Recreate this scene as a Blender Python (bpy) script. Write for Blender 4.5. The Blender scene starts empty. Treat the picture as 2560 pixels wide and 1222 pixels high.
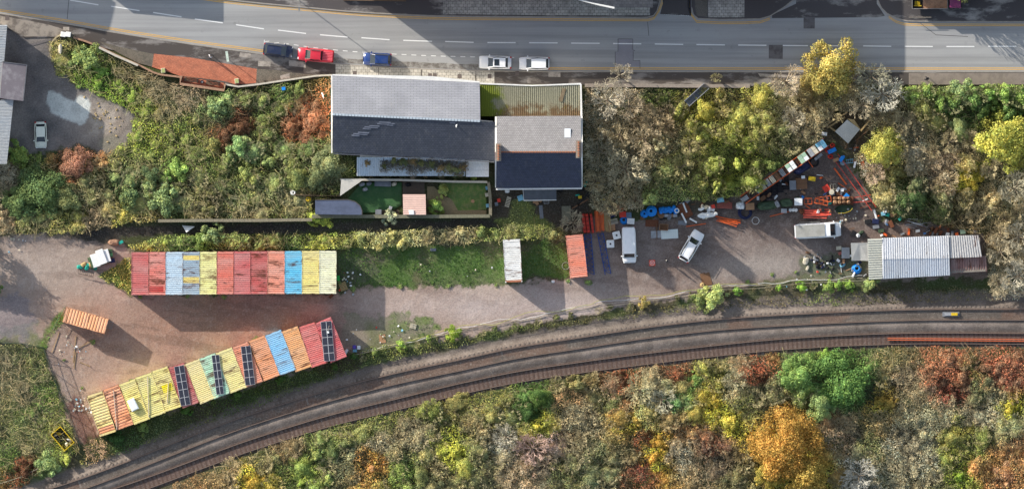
import bpy, math, random
import numpy as np
random.seed(7); rng = np.random.default_rng(11)
S = 0.0567                      # metres per survey unit of the aerial plan
PI = math.pi
sc = bpy.context.scene; C = sc.collection
def at(px, py): return ((px-1280)*S, (611-py)*S)
def lin1(c):
    c = c/255.0
    return c/12.92 if c <= 0.04045 else ((c+0.055)/1.055)**2.4
KL = 1.12; SKY = 0.225; SUN = 7.0
def srgb(c, k=None):
    k = KL if k is None else k
    return tuple(min(0.9, lin1(v)*k) for v in c)
def interp_smooth(xs, ys, x):
    xs = np.array(xs, float); ys = np.array(ys, float); x = np.asarray(x, float)
    m = np.gradient(ys, xs)
    i = np.clip(np.searchsorted(xs, x)-1, 0, len(xs)-2)
    h = xs[i+1]-xs[i]; t = (x-xs[i])/h
    a = (2*t**3-3*t**2+1)*ys[i]+(t**3-2*t**2+t)*h*m[i]+(-2*t**3+3*t**2)*ys[i+1]+(t**3-t**2)*h*m[i+1]
    a = np.where(x < xs[0], ys[0]+m[0]*(x-xs[0]), a); a = np.where(x > xs[-1], ys[-1]+m[-1]*(x-xs[-1]), a)
    return a
# ---------------------------------------------------------------- noise on the plan
class Noise:
    def __init__(s, cell, seed):
        r = np.random.default_rng(seed); s.c = cell; s.g = r.random((256, 256))
    def __call__(s, x, y):
        u = np.asarray(x)/s.c+1000.3; v = np.asarray(y)/s.c+1000.7
        i = np.floor(u).astype(int); j = np.floor(v).astype(int); fu = u-i; fv = v-j
        fu = fu*fu*(3-2*fu); fv = fv*fv*(3-2*fv); i %= 256; j %= 256; i2 = (i+1) % 256; j2 = (j+1) % 256
        g = s.g
        return (g[i, j]*(1-fu)+g[i2, j]*fu)*(1-fv)+(g[i, j2]*(1-fu)+g[i2, j2]*fu)*fv
def fbm(cell, seed, octs=4):
    ns = [Noise(cell/2**k, seed+k) for k in range(octs)]
    def f(x, y):
        t = 0; w = 0
        for k, n in enumerate(ns):
            a = 0.55**k; t = t+a*n(x, y); w += a
        return t/w
    return f
nA, nB, nC, nD, nE = fbm(60, 1), fbm(22, 20), fbm(160, 40), fbm(9, 60, 3), fbm(40, 80)
def inpoly(x, y, poly):
    x = np.asarray(x, float); y = np.asarray(y, float); r = np.zeros(x.shape, bool)
    n = len(poly)
    for i in range(n):
        x1, y1 = poly[i]; x2, y2 = poly[(i+1) % n]
        if y1 == y2: continue
        c = ((y1 > y) != (y2 > y)) & (x < (x2-x1)*(y-y1)/(y2-y1)+x1)
        r ^= c
    return r
# ---------------------------------------------------------------- objects
def tag(o, label, cat=None, group=None, kind=None):
    if label: o['label'] = label
    if cat: o['category'] = cat
    if group: o['group'] = group
    if kind: o['kind'] = kind
    return o
def thing(name, label, cat, px, py, rot=0, group=None, z=0):
    o = bpy.data.objects.new(name, None); C.objects.link(o)
    x, y = at(px, py); o.location = (x, y, z); o.rotation_euler = (0, 0, rot); o.empty_display_size = 0.5
    return tag(o, label, cat, group)
def children(o): return [c for c in bpy.data.objects if c.parent == o]
KIDS = {}
def link(o, parent=None):
    C.objects.link(o)
    if parent is not None:
        o.parent = parent; KIDS.setdefault(parent.name, []).append(o)
    return o
def dup(o, parent=None):
    c = o.copy(); link(c, parent)
    for ch in list(KIDS.get(o.name, [])): dup(ch, c)
    return c
class MB:
    def __init__(s, ox=0, oy=0): s.v = []; s.f = []; s.ox = ox; s.oy = oy
    def add(s, vs, fs):
        n = len(s.v); s.v += [(a-s.ox, b-s.oy, c) for a, b, c in vs]; s.f += [tuple(i+n for i in f) for f in fs]
        return s
    def box(s, x0, x1, y0, y1, z0, z1):
        return s.add([(x0,y0,z0),(x1,y0,z0),(x1,y1,z0),(x0,y1,z0),(x0,y0,z1),(x1,y0,z1),(x1,y1,z1),(x0,y1,z1)],
                     [(3,2,1,0),(4,5,6,7),(0,1,5,4),(1,2,6,5),(2,3,7,6),(3,0,4,7)])
    def rbox(s, cx, cy, lx, ly, z0, z1, a=0, taper=1.0):
        ca, sa = math.cos(a), math.sin(a); vs = []
        for z, k in ((z0, 1), (z1, taper)):
            for u, v in ((-1,-1),(1,-1),(1,1),(-1,1)):
                X = u*lx/2*k; Y = v*ly/2*k; vs.append((cx+X*ca-Y*sa, cy+X*sa+Y*ca, z))
        return s.add(vs, [(3,2,1,0),(4,5,6,7),(0,1,5,4),(1,2,6,5),(2,3,7,6),(3,0,4,7)])
    def prism(s, poly, z0, z1):      # poly in metres, z0/z1 number or list
        n = len(poly)
        a = sum(poly[i][0]*poly[(i+1)%n][1]-poly[(i+1)%n][0]*poly[i][1] for i in range(n))
        zs0 = list(z0) if hasattr(z0, '__len__') else [z0]*n; zs1 = list(z1) if hasattr(z1, '__len__') else [z1]*n
        if a < 0: poly = poly[::-1]; zs0 = zs0[::-1]; zs1 = zs1[::-1]
        vs = [(p[0], p[1], zs0[i]) for i, p in enumerate(poly)]+[(p[0], p[1], zs1[i]) for i, p in enumerate(poly)]
        fs = [tuple(range(n-1, -1, -1)), tuple(range(n, 2*n))]+[(i, (i+1)%n, n+(i+1)%n, n+i) for i in range(n)]
        return s.add(vs, fs)
    def pprism(s, ppoly, z0, z1): return s.prism([at(*p) for p in ppoly], z0, z1)
    def tube(s, p, q, r, n=6, r2=None):
        r2 = r if r2 is None else r2
        p = np.array(p, float); q = np.array(q, float); d = q-p; L = np.linalg.norm(d)
        if L < 1e-6: return s
        d /= L; u = np.cross(d, (0,0,1) if abs(d[2]) < .9 else (1,0,0)); u /= np.linalg.norm(u); w = np.cross(d, u)
        vs = [tuple(p+r*(math.cos(2*PI*k/n)*u+math.sin(2*PI*k/n)*w)) for k in range(n)]+[tuple(q+r2*(math.cos(2*PI*k/n)*u+math.sin(2*PI*k/n)*w)) for k in range(n)]
        return s.add(vs, [tuple(range(n)), tuple(range(2*n-1, n-1, -1))]+[(k, n+k, n+(k+1)%n, (k+1)%n) for k in range(n)])
    def path(s, pts, r, n=5):
        for a, b in zip(pts, pts[1:]): s.tube(a, b, r, n)
        return s
    def torus(s, cx, cy, z, R, r, n=20, m=6):
        vs = []; fs = []
        for i in range(n):
            for j in range(m):
                a = 2*PI*i/n; b = 2*PI*j/m; q = R+r*math.cos(b); vs.append((cx+q*math.cos(a), cy+q*math.sin(a), z+r*math.sin(b)))
        for i in range(n):
            for j in range(m): fs.append((i*m+j, ((i+1)%n)*m+j, ((i+1)%n)*m+(j+1)%m, i*m+(j+1)%m))
        return s.add(vs, fs)
    def strip(s, pts, w, z, h=0.004):       # ribbon along px points, width metres
        P = [np.array(at(*p)) for p in pts]; n = len(P); L = []; R = []
        for i in range(n):
            d = P[min(i+1, n-1)]-P[max(i-1, 0)]; d = d/np.linalg.norm(d); nn = np.array((-d[1], d[0]))
            L.append(P[i]+nn*w/2); R.append(P[i]-nn*w/2)
        vs = []; fs = []
        for i in range(n): vs += [(L[i][0],L[i][1],z),(R[i][0],R[i][1],z),(L[i][0],L[i][1],z+h),(R[i][0],R[i][1],z+h)]
        for i in range(n-1):
            a = 4*i; b = a+4
            fs += [(a+2,a+3,b+3,b+2),(a,a+2,b+2,b),(a+3,a+1,b+1,b+3),(a+1,a,b,b+1)]
        fs += [(0,1,3,2),(4*n-3,4*n-4,4*n-2,4*n-1)]
        return s.add(vs, fs)
    def corr(s, x0, x1, y0, y1, z, pitch=.27, amp=.035, th=.03, axis='x', zs=None):
        """corrugated sheet, ribs follow each other along axis; zs = (z at low cross end, z at high cross end)"""
        za, zb = zs if zs else (z, z)
        a0, a1 = (x0, x1) if axis == 'x' else (y0, y1); b0, b1 = (y0, y1) if axis == 'x' else (x0, x1)
        prof = []; k = math.floor(a0/pitch)*pitch
        while k < a1:
            for f, h in ((0, -amp), (.28, -amp), (.42, amp), (.86, amp)):
                t = k+f*pitch
                if a0 < t < a1: prof.append((t, h))
            k += pitch
        prof = [(a0, -amp)]+prof+[(a1, -amp)]
        n = len(prof); vs = []
        for t, h in prof:
            for b, zz in ((b0, za), (b1, zb)):
                vs += [((t, b) if axis == 'x' else (b, t))+(zz+h,), ((t, b) if axis == 'x' else (b, t))+(zz-amp-th,)]
        fs = []
        for i in range(n-1):
            p = 4*i; q = p+4
            if axis == 'x': fs += [(p, q, q+2, p+2), (p+1, p+3, q+3, q+1), (p, p+1, q+1, q), (p+2, q+2, q+3, p+3)]
            else: fs += [(p, p+2, q+2, q), (p+1, q+1, q+3, p+3), (p, q, q+1, p+1), (p+2, p+3, q+3, q+2)]
        fs += [(0, 2, 3, 1), (4*n-4, 4*n-3, 4*n-1, 4*n-2)]
        return s.add(vs, fs)
    def mesh(s, name, mat, smooth=False):
        me = bpy.data.meshes.new(name); me.from_pydata(s.v, [], s.f); me.materials.append(mat)
        if smooth: me.polygons.foreach_set('use_smooth', [True]*len(me.polygons))
        me.update(); return me
    def build(s, name, mat, parent=None, smooth=False, color=None, bevel=0):
        o = bpy.data.objects.new(name, s.mesh(name, mat, smooth)); link(o, parent)
        if color: o.color = tuple(color)+(1,)
        if bevel:
            b = o.modifiers.new('bevel', 'BEVEL'); b.width = bevel; b.segments = 2; b.limit_method = 'ANGLE'
        return o
# ---------------------------------------------------------------- materials
def nodes(name):
    m = bpy.data.materials.new(name); m.use_nodes = True; nt = m.node_tree; nt.nodes.clear()
    out = nt.nodes.new('ShaderNodeOutputMaterial')
    return m, nt, out
def N(nt, t, **kw):
    n = nt.nodes.new(t)
    for k, v in kw.items():
        if k.startswith('i_'):
            kk = k[2:]; kk = int(kk) if kk.isdigit() else kk.replace('_', ' ')
            n.inputs[kk].default_value = v
        else: setattr(n, k, v)
    return n
def ramp(nt, src, pts):
    r = nt.nodes.new('ShaderNodeValToRGB'); e = r.color_ramp.elements
    while len(e) < len(pts): e.new(0.5)
    for k, (p, c) in enumerate(pts):
        e[k].position = p; e[k].color = (c, c, c, 1) if not hasattr(c, '__len__') else tuple(c)+(1,)
    nt.links.new(src, r.inputs[0]); return r.outputs[0]
def mix(nt, fac, a, b, mode='MIX'):
    m = nt.nodes.new('ShaderNodeMix'); m.data_type = 'RGBA'; m.blend_type = mode
    for sk, v in ((m.inputs[0], fac), (m.inputs[6], a), (m.inputs[7], b)):
        if hasattr(v, 'is_linked') or hasattr(v, 'links'): nt.links.new(v, sk)
        elif hasattr(v, '__len__'): sk.default_value = tuple(v)+(1,) if len(v) == 3 else v
        else: sk.default_value = v
    return m.outputs[2]
def coords(nt, space='Object', scale=(1,1,1), rot=0):
    t = nt.nodes.new('ShaderNodeTexCoord'); mp = nt.nodes.new('ShaderNodeMapping')
    mp.inputs['Scale'].default_value = scale; mp.inputs['Rotation'].default_value = (0, 0, rot)
    if space == 'World':
        g = nt.nodes.new('ShaderNodeNewGeometry'); nt.links.new(g.outputs['Position'], mp.inputs[0])
    else: nt.links.new(t.outputs[space], mp.inputs[0])
    return mp.outputs[0]
def noise(nt, vec, scale, detail=4, rough=.6, out='Fac'):
    n = N(nt, 'ShaderNodeTexNoise', i_Scale=scale, i_Detail=detail, i_Roughness=rough); nt.links.new(vec, n.inputs['Vector']); return n.outputs[out]
def finish(nt, out, col, rough=.8, metal=0, bump=None, bstr=.3, bdist=.02, spec=.3):
    b = nt.nodes.new('ShaderNodeBsdfPrincipled'); b.inputs['Roughness'].default_value = rough; b.inputs['Metallic'].default_value = metal
    b.inputs['Specular IOR Level'].default_value = spec
    if hasattr(col, '__len__'): b.inputs['Base Color'].default_value = tuple(col)+(1,)
    else: nt.links.new(col, b.inputs['Base Color'])
    if bump is not None:
        bn = N(nt, 'ShaderNodeBump', i_Strength=bstr, i_Distance=bdist); nt.links.new(bump, bn.inputs['Height']); nt.links.new(bn.outputs[0], b.inputs['Normal'])
    nt.links.new(b.outputs[0], out.inputs[0]); return b
_mc = {}
def plain(name, c, rough=.7, metal=0, var=.35, scale=2.0, spec=.3, dirt=None, k=None, obj=False):
    """paint / stone / timber with blotches; obj: tinted by the object's own colour"""
    key = (name, c)
    if key in _mc: return _mc[key]
    m, nt, out = nodes(name); v = coords(nt, 'World')
    a = srgb(c, k); n1 = noise(nt, v, scale, 6, .65); n2 = noise(nt, v, scale*9, 3, .6)
    if obj: base = N(nt, 'ShaderNodeObjectInfo').outputs['Color']
    else: base = a
    f = ramp(nt, n1, [(.3, 0), (.7, 1)])
    dk = mix(nt, 1.0, base, (1-var,)*3, 'MULTIPLY')
    col = mix(nt, f, dk, base)
    col = mix(nt, ramp(nt, n2, [(.35, .35*var*1.6), (.6, 0)]), col, dirt if dirt else (.05, .045, .04))
    finish(nt, out, col, rough, metal, spec=spec, bump=n2, bstr=.15); _mc[key] = m; return m
def glass(name='window_glass', c=(.02,.028,.035)):
    if name in _mc: return _mc[name]
    m, nt, out = nodes(name); finish(nt, out, c, .06, 0, spec=.8); _mc[name] = m; return m
def sheet_metal(name, c, rust=.4, stretch=(1,1,1), obj=False, rough=.45, k=None, rustc=(130,70,40), metal=.0, dark=.5):
    m, nt, out = nodes(name); oi = N(nt, 'ShaderNodeObjectInfo')
    tc = N(nt, 'ShaderNodeTexCoord'); off = N(nt, 'ShaderNodeVectorMath', operation='MULTIPLY_ADD')
    nt.links.new(tc.outputs['Object'], off.inputs[0]); off.inputs[1].default_value = stretch
    cmb = N(nt, 'ShaderNodeVectorMath', operation='SCALE'); cmb.inputs[0].default_value = (31, 17, 9)
    nt.links.new(oi.outputs['Random'], cmb.inputs['Scale']); nt.links.new(cmb.outputs[0], off.inputs[2])
    v = off.outputs[0]
    base = oi.outputs['Color'] if obj else srgb(c, k)
    n0 = noise(nt, v, .5, 4, .6); fade = ramp(nt, n0, [(.35, 0), (.7, 1)])
    light = mix(nt, .35, base, (.6, .56, .5))
    col = mix(nt, fade, base, light)
    n1 = noise(nt, v, 1.3, 6, .7); r1 = ramp(nt, n1, [(.66-.22*rust, 0), (.74-.16*rust, 1)])
    col = mix(nt, mix(nt, 1.0, r1, (.85,)*3, 'MULTIPLY'), col, srgb(rustc, .55))
    n2 = noise(nt, v, 2.6, 8, .75); r2 = ramp(nt, n2, [(.60, 0), (.68, dark)])
    col = mix(nt, r2, col, (.06, .035, .03))
    n3 = noise(nt, v, 9, 3, .6); col = mix(nt, ramp(nt, n3, [(.3, .28), (.6, 0)]), col, (.1, .07, .05))
    finish(nt, out, col, rough, metal, spec=.35, bump=n3, bstr=.1); return m
def slate(name, c, c2, row=.25, w=.36, rough=.55, streak=.2, k=None, spec=.4):
    m, nt, out = nodes(name); v = coords(nt, 'World')
    b = N(nt, 'ShaderNodeTexBrick', i_Scale=1.0, i_Mortar_Size=.022, i_Mortar_Smooth=.2, i_Bias=0.0, i_Brick_Width=w, i_Row_Height=row)
    b.inputs['Color1'].default_value = srgb(c, k)+(1,); b.inputs['Color2'].default_value = srgb(c2, k)+(1,)
    b.inputs['Mortar'].default_value = tuple(x*.4 for x in srgb(c, k))+(1,); nt.links.new(v, b.inputs[0])
    n1 = noise(nt, v, .35, 6, .65); n2 = noise(nt, coords(nt, 'World', (1, .25, 1)), 2.2, 6, .7)
    col = mix(nt, ramp(nt, n1, [(.3, streak), (.65, 0)]), b.outputs[0], (.04, .045, .05))
    col = mix(nt, ramp(nt, n2, [(.55, 0), (.8, streak)]), col, (.3, .29, .24))
    finish(nt, out, col, rough, bump=b.outputs['Fac'], bstr=-.4, spec=spec); return m
def paving(name, c, c2, w, row, mort=.02, wet=.3, rot=0, k=None):
    m, nt, out = nodes(name); v = coords(nt, 'World', rot=rot)
    b = N(nt, 'ShaderNodeTexBrick', i_Scale=1.0, i_Mortar_Size=mort, i_Brick_Width=w, i_Row_Height=row, i_Bias=-.2)
    b.inputs['Color1'].default_value = srgb(c, k)+(1,); b.inputs['Color2'].default_value = srgb(c2, k)+(1,)
    b.inputs['Mortar'].default_value = tuple(x*.35 for x in srgb(c, k))+(1,); nt.links.new(v, b.inputs[0])
    n1 = noise(nt, v, .8, 7, .7); n2 = noise(nt, v, 9, 4, .7)
    col = mix(nt, ramp(nt, n1, [(.48, 0), (.62, wet)]), b.outputs[0], (.035, .035, .035))
    col = mix(nt, ramp(nt, n2, [(.35, .3), (.6, 0)]), col, (.05, .05, .04))
    finish(nt, out, col, .8, bump=b.outputs['Fac'], bstr=-.3); return m
def asphalt(name, c, patch, amt=.5, scale=.35, k=None, edge=(.45, .6), fine=.25, stretch=(1,1,1), tracks=0):
    m, nt, out = nodes(name); v = coords(nt, 'World'); vs = coords(nt, 'World', stretch)
    n1 = noise(nt, vs, scale, 8, .68); n2 = noise(nt, v, 14, 4, .7); n3 = noise(nt, vs, scale*.3, 3, .5)
    col = mix(nt, ramp(nt, n1, [(edge[0], 0), (edge[1], amt)]), srgb(c, k), srgb(patch, k))
    col = mix(nt, ramp(nt, n3, [(.3, .18), (.7, 0)]), col, (.03, .03, .035))
    if tracks: col = mix(nt, ramp(nt, noise(nt, coords(nt, 'World', (.02, .9, 1)), 1.0, 5, .6), [(.42, 0), (.62, tracks)]), col, (.05, .05, .055)); col = mix(nt, ramp(nt, noise(nt, v, .55, 7, .75), [(.60, 0), (.72, tracks*1.3)]), col, (.07, .065, .06)); col = mix(nt, ramp(nt, noise(nt, v, 4.5, 5, .9), [(.5, 0), (.7, tracks*.6)]), col, (.42, .42, .42))
    col = mix(nt, ramp(nt, n2, [(.3, fine), (.7, 0)]), col, (.02, .02, .02))
    col = mix(nt, ramp(nt, noise(nt, v, 30, 2, .5), [(.66, 0), (.78, fine)]), col, (.5, .5, .47))
    finish(nt, out, col, .85, bump=n2, bstr=.25); return m
# ================================================================ the setting
X1 = [-120,138,242,345,640,813,985,1158,1280,1453,1625,1798,1920,2264,2560,2900]
c1x = [0,170,640,813,985,1158,1280,1453,1625,1798,1920,2092,2264,2560]
c1y = [1273,1221,1045,991.7,947.5,911,884.5,857,831,811.5,803,794,787.8,786.5]
c2x = [150,328,640,813,985,1158,1280,1453,1625,1798,1920,2093,2265,2560]
c2y = [1277,1221,1108,1054.5,1012,970,944.5,918,895.5,875.5,863.3,852,846,846.5]
def T1(x): return interp_smooth(c1x, c1y, x)
def T2(x): return interp_smooth(c2x, c2y, x)
# zones of the ground (survey units)
YARD = [(-300,585),(0,592),(120,588),(250,578),(420,585),(520,600),(335,620),(330,735),(850,735),(880,722),(1250,712),(1440,700),(1470,600),(1420,560),(1480,535),(1600,560),(1700,545),(1830,500),(1860,480),(1960,420),(2070,365),(2110,400),(2150,440),(2200,560),(2300,560),(2460,590),(2470,690),(2170,700),(1950,700),(1860,712),(1700,745),(1500,778),(1300,810),(1180,840),(1000,862),(880,885),(850,900),(217,1090),(200,1110),(112,872),(135,830),(158,790),(130,800),(90,860),(0,850),(-300,870)]
APRON = [(-60,40),(165,100),(125,110),(122,140),(150,180),(200,225),(300,258),(335,300),(330,340),(300,378),(255,380),(200,366),(90,385),(40,380),(-60,380)]
CONC = [(120,226),(140,232),(185,252),(196,238),(215,245),(227,262),(221,286),(214,310),(205,312),(180,303),(150,292),(130,283),(118,255)]
CONC2 = [(250,345),(285,335),(305,350),(300,378),(262,378),(245,362)]
GRASS = [(845,640),(870,622),(1000,618),(1260,612),(1420,600),(1425,690),(1300,700),(1250,712),(1050,716),(880,715),(850,690)]
TRI = [(250,690),(290,660),(330,645),(330,740),(300,722)]
HYARD = [(1228,470),(1465,465),(1480,540),(1420,580),(1350,575),(1300,560),(1228,545)]
HGRASS = [(1280,500),(1310,490),(1350,540),(1400,575),(1290,575),(1230,552),(1240,545),(1270,545)]
LANE = [(150,590),(300,562),(420,552),(1232,540),(1240,566),(1100,584),(700,588),(400,596),(250,610)]
VERGEG = [(340,1040),(480,1000),(600,960),(900,870),(1100,850),(1300,815),(1500,790),(1700,762),(1900,745),(2200,720),(2500,720),(2560,745),(2200,760),(1900,765),(1600,790),(1300,830),(1150,865),(960,905),(800,955),(640,1015),(400,1100),(200,1170),(220,1110)]
LITTERG = [(870,780),(1000,790),(1090,800),(1090,850),(900,885),(850,850)]
gx = np.arange(-330, 2890, 3.3); gy = np.arange(40, 1420, 3.3)
GX, GY = np.meshgrid(gx, gy)
WX, WY = (nB(GX, GY)-.5)*4, (nB(GX+500, GY)-.5)*4; VX, VY = (nD(GX, GY)-.5)*2, (nD(GX, GY+300)-.5)*2
def soft(poly, amp=7, j=2.5):
    r = 0
    for k, (dx, dy) in enumerate(((-j,-j),(j,-j),(-j,j),(j,j))):
        xx = GX+dx+WX*amp+VX*amp; yy = GY+dy+WY*amp+VY*amp
        r = r+inpoly(xx, yy, poly)
    return r/4.0
def cs(c): return np.array(srgb(c))
COL = np.zeros(GX.shape+(3,))
def lay(w, c, c2=None, n=None):
    global COL
    c = cs(c); cc = c if c2 is None else c+(cs(c2)-c)*np.clip((n-.35)/.3, 0, 1)[..., None]
    COL = COL*(1-w[..., None])+cc*w[..., None]
n1, n2, n3 = nA(GX, GY), nB(GX, GY), nD(GX, GY)
lay(np.ones(GX.shape), (80,75,55), (70,82,45), n1)
# dull scrub ground inside the bottom left compound
lay(soft([(-330,850),(105,868),(195,1112),(60,1420),(-330,1420)]), (105,105,78), (92,108,60), n1)
lay(soft(YARD), (164,142,128), (174,156,144), nC(GX, GY))
wy = soft(YARD)
red = np.exp(-(((GX-560)/330.0)**2+((GY-810)/130.0)**2)); lay(wy*np.clip(red*1.1, 0, .9), (158,122,104), (142,110,96), n1)
east_shade = 1/(1+np.exp(-(GX-1480)/60.0))*(1/(1+np.exp((GY-720)/40.0))); lay(wy*east_shade*.95, (98,85,80), (122,108,102), n1); ruts = np.clip((fbm(45, 500)(GX*.35+GY*.5, GY*2.2-GX*.35)-.5)/.08, 0, 1); lay(wy*ruts*.35, (104,84,74))  # first lay darkens the east yard colour to paint in tree shade
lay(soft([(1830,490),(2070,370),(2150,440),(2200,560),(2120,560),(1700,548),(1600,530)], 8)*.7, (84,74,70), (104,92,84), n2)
lit = np.exp(-(((GX-1280)/330.0)**2+((GY-775)/45.0)**2)); lay(wy*lit*.7, (196,182,178), (176,160,154), n1)
pale = np.exp(-(((GX-60)/170.0)**2+((GY-690)/90.0)**2)); lay(wy*pale*.6, (178,165,155), (155,140,128), n1)
dust = np.exp(-(((GX-1920)/130.0)**2+((GY-665)/45.0)**2)); lay(wy*dust*.6, (172,164,156))
speck = np.clip((n3-.60)/.12, 0, 1)*wy*.12; lay(speck, (200,190,180))
lay(soft([(2000,640),(2170,620),(2180,710),(1990,712)], 10)*.7, (92,92,80), (80,100,62), n2)
lay(soft([(1930,690),(2175,690),(2170,716),(1900,722)], 10)*.7, (100,108,74), (110,100,84), n2)
lay(soft(LITTERG, 12)*.8, (138,130,112), (104,112,72), n1)
lay(soft([(965,800),(1000,790),(1090,800),(1080,850),(960,860)], 14)*.6, (110,128,70), (135,128,110), n2)
lay(soft(GRASS, 9), (78,104,50), (98,98,68), n1)
gg = np.clip((nE(GX, GY)-.5)/.1, 0, 1)*soft(GRASS, 9); lay(gg*.55, (80,112,52))
lay(soft([(845,640),(960,640),(940,710),(850,715)], 14)*.55, (88,84,76), (70,72,60), n2)
lay(soft([(1100,690),(1260,680),(1260,712),(1080,716)], 10)*.5, (120,118,92), (96,112,66), n2)
lay(soft(TRI, 5), (110,122,62), (90,108,50), n2)
lay(soft([(130,800),(165,765),(160,800),(130,850),(110,870),(90,868)], 5), (112,128,66), (130,120,92), n2)
lay(soft([(0,820),(90,800),(100,868),(0,858)], 8)*.7, (96,112,66), (130,125,120), n2)
lay(soft([(-300,720),(60,735),(90,800),(60,850),(-300,860)], 12)*.6, (120,116,124))
lay(soft([(205,1000),(250,1090),(205,1108),(165,1000),(185,985)], 6)*.8, (104,66,62), (120,88,80), n2)
lay(soft(LANE, 4), (52,50,48), (70,66,58), n1)
lay(soft([(300,545),(800,545),(1228,530),(1228,548),(800,556),(300,566)], 4)*.8, (60,72,44))
lay(soft([(300,590),(700,582),(1240,566),(1300,575),(1300,600),(840,625),(320,628)], 4), (66,74,44))
lay(soft([(2050,275),(2185,275),(2190,345),(2150,390),(2050,350)], 8)*.9, (92,78,64), (72,66,50), n2)
lay(soft(HYARD, 4), (66,60,52), (84,76,62), n1)
lay(soft(HGRASS, 6)*.9, (112,124,66), (96,104,62), n2)
lay(soft(APRON, 7), (108,104,102), (140,132,126), n1)
tr = np.exp(-(((GX-265)/60.0)**2+((GY-305)/55.0)**2)); lay(np.clip(soft(APRON, 7)*tr*1.2, 0, 1), (176,164,150), (150,136,122), n2)
lay(soft(CONC, 2.5, 1.5), (214,216,208), (196,198,190), n2); lay(soft(CONC2, 4)*.8, (134,128,112))
# ballast
t1, t2 = T1(GX), T2(GX)
up = 42+26*(nB(GX, GY)-.5)+np.clip((GX-1400)/30, 0, 14)
wb = np.clip((GY-(t1-up-8))/10, 0, 1)*np.clip(((t2+22+6*(n3-.5))-GY)/4, 0, 1)
lay(wb, (132,121,112), (112,102,94), n2)
dk = np.exp(-((GY-t2)/15.0)**2); lay(wb*dk*.9, (108,88,80), (98,82,76), n1)
dk1 = np.exp(-((GY-t1)/13.0)**2); lay(wb*dk1*.85, (104,96,88), (92,84,78), n1)
br = np.exp(-((GY-(t1*.5+t2*.5-3))/8.0)**2); lay(wb*br*.45*np.clip((nE(GX*.5, GY*.5)-.3)/.3, 0, 1), (164,150,140), (142,130,122), n2)
rustt = np.exp(-((GY-t1)/16.0)**2)*np.clip((nE(GX*.4, GY*.4)-.52)/.08, 0, 1); lay(wb*rustt*.22, (150,100,72))
lay(np.clip(wb*1.0, 0, 1)*np.clip((n3-.62)/.1, 0, 1)*.0, (210,200,192))
def gz(x, y):
    """height of the ground, metres"""
    x = np.asarray(x, float); y = np.asarray(y, float)
    a, b = T1(x), T2(x); z = np.zeros(np.broadcast(x, y).shape)
    gap = b-a; t = (y-a)/gap
    up = np.clip((y-(a-34))/18, 0, 1); prof = .42*up*up*(3-2*up)
    e = np.clip((t-.50)/.28, 0, 1); drop = prof-.20*e*e*(3-2*e)
    hump = .06*np.exp(-((t-.42)/.10)**2)
    s = np.clip((y-(b+20))/25, 0, 1); z = drop+hump+.25*s
    return z
GZ = gz(GX, GY)+(n3-.5)*.05+(n1-.5)*.10*np.clip(1-wb*3, 0, 1)*np.clip((GY-600)/40, 0, 1)
GZ = np.where(GY < 250, GZ*0+(n3-.5)*.04*0, GZ)
def grid_mesh(name, XX, YY, ZZ, CC, mat):
    h, w = XX.shape; me = bpy.data.meshes.new(name)
    co = np.stack([(XX-1280)*S, (611-YY)*S, ZZ], -1).reshape(-1, 3)
    i = np.arange(h*w).reshape(h, w); q = np.stack([i[1:, :-1], i[1:, 1:], i[:-1, 1:], i[:-1, :-1]], -1).reshape(-1)
    nf = len(q)//4
    me.vertices.add(h*w); me.vertices.foreach_set('co', co.ravel()); me.loops.add(len(q)); me.loops.foreach_set('vertex_index', q)
    me.polygons.add(nf); me.polygons.foreach_set('loop_start', np.arange(nf)*4); me.polygons.foreach_set('use_smooth', np.ones(nf, bool))
    me.update(calc_edges=True)
    a = me.color_attributes.new('Col', 'FLOAT_COLOR', 'POINT'); a.data.foreach_set('color', np.concatenate([CC.reshape(-1, 3), np.ones((h*w, 1))], 1).ravel())
    me.materials.append(mat); return me
def ground_mat():
    m, nt, out = nodes('gravel_and_soil'); v = coords(nt, 'World'); a = N(nt, 'ShaderNodeVertexColor', layer_name='Col').outputs[0]
    n1 = noise(nt, v, 1.6, 6, .7); n2 = noise(nt, v, 4.2, 6, .92); n3 = noise(nt, v, 5.5, 2, .6)
    col = mix(nt, ramp(nt, n1, [(.3, .16), (.6, 0)]), a, (.03, .025, .02))
    col = mix(nt, ramp(nt, n2, [(.38, .38), (.52, 0)]), col, (.03, .026, .022))
    col = mix(nt, ramp(nt, n2, [(.52, 0), (.66, .26)]), col, (.6, .56, .5))
    col = mix(nt, ramp(nt, n3, [(.68, 0), (.74, .45)]), col, (.62, .58, .54))
    finish(nt, out, col, .95, bump=n2, bstr=.8, bdist=.08, spec=.1); return m
gm = ground_mat()
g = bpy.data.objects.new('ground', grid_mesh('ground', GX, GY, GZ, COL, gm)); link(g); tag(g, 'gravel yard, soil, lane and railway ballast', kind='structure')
far = plain('distant_ground', (84,88,60), .95, var=.5, scale=.1)
f_ = MB(); f_.box(-700, 700, -700, 700, -1.2, -.6); f_.build('far_terrain', far).__setitem__('kind', 'structure')
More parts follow.
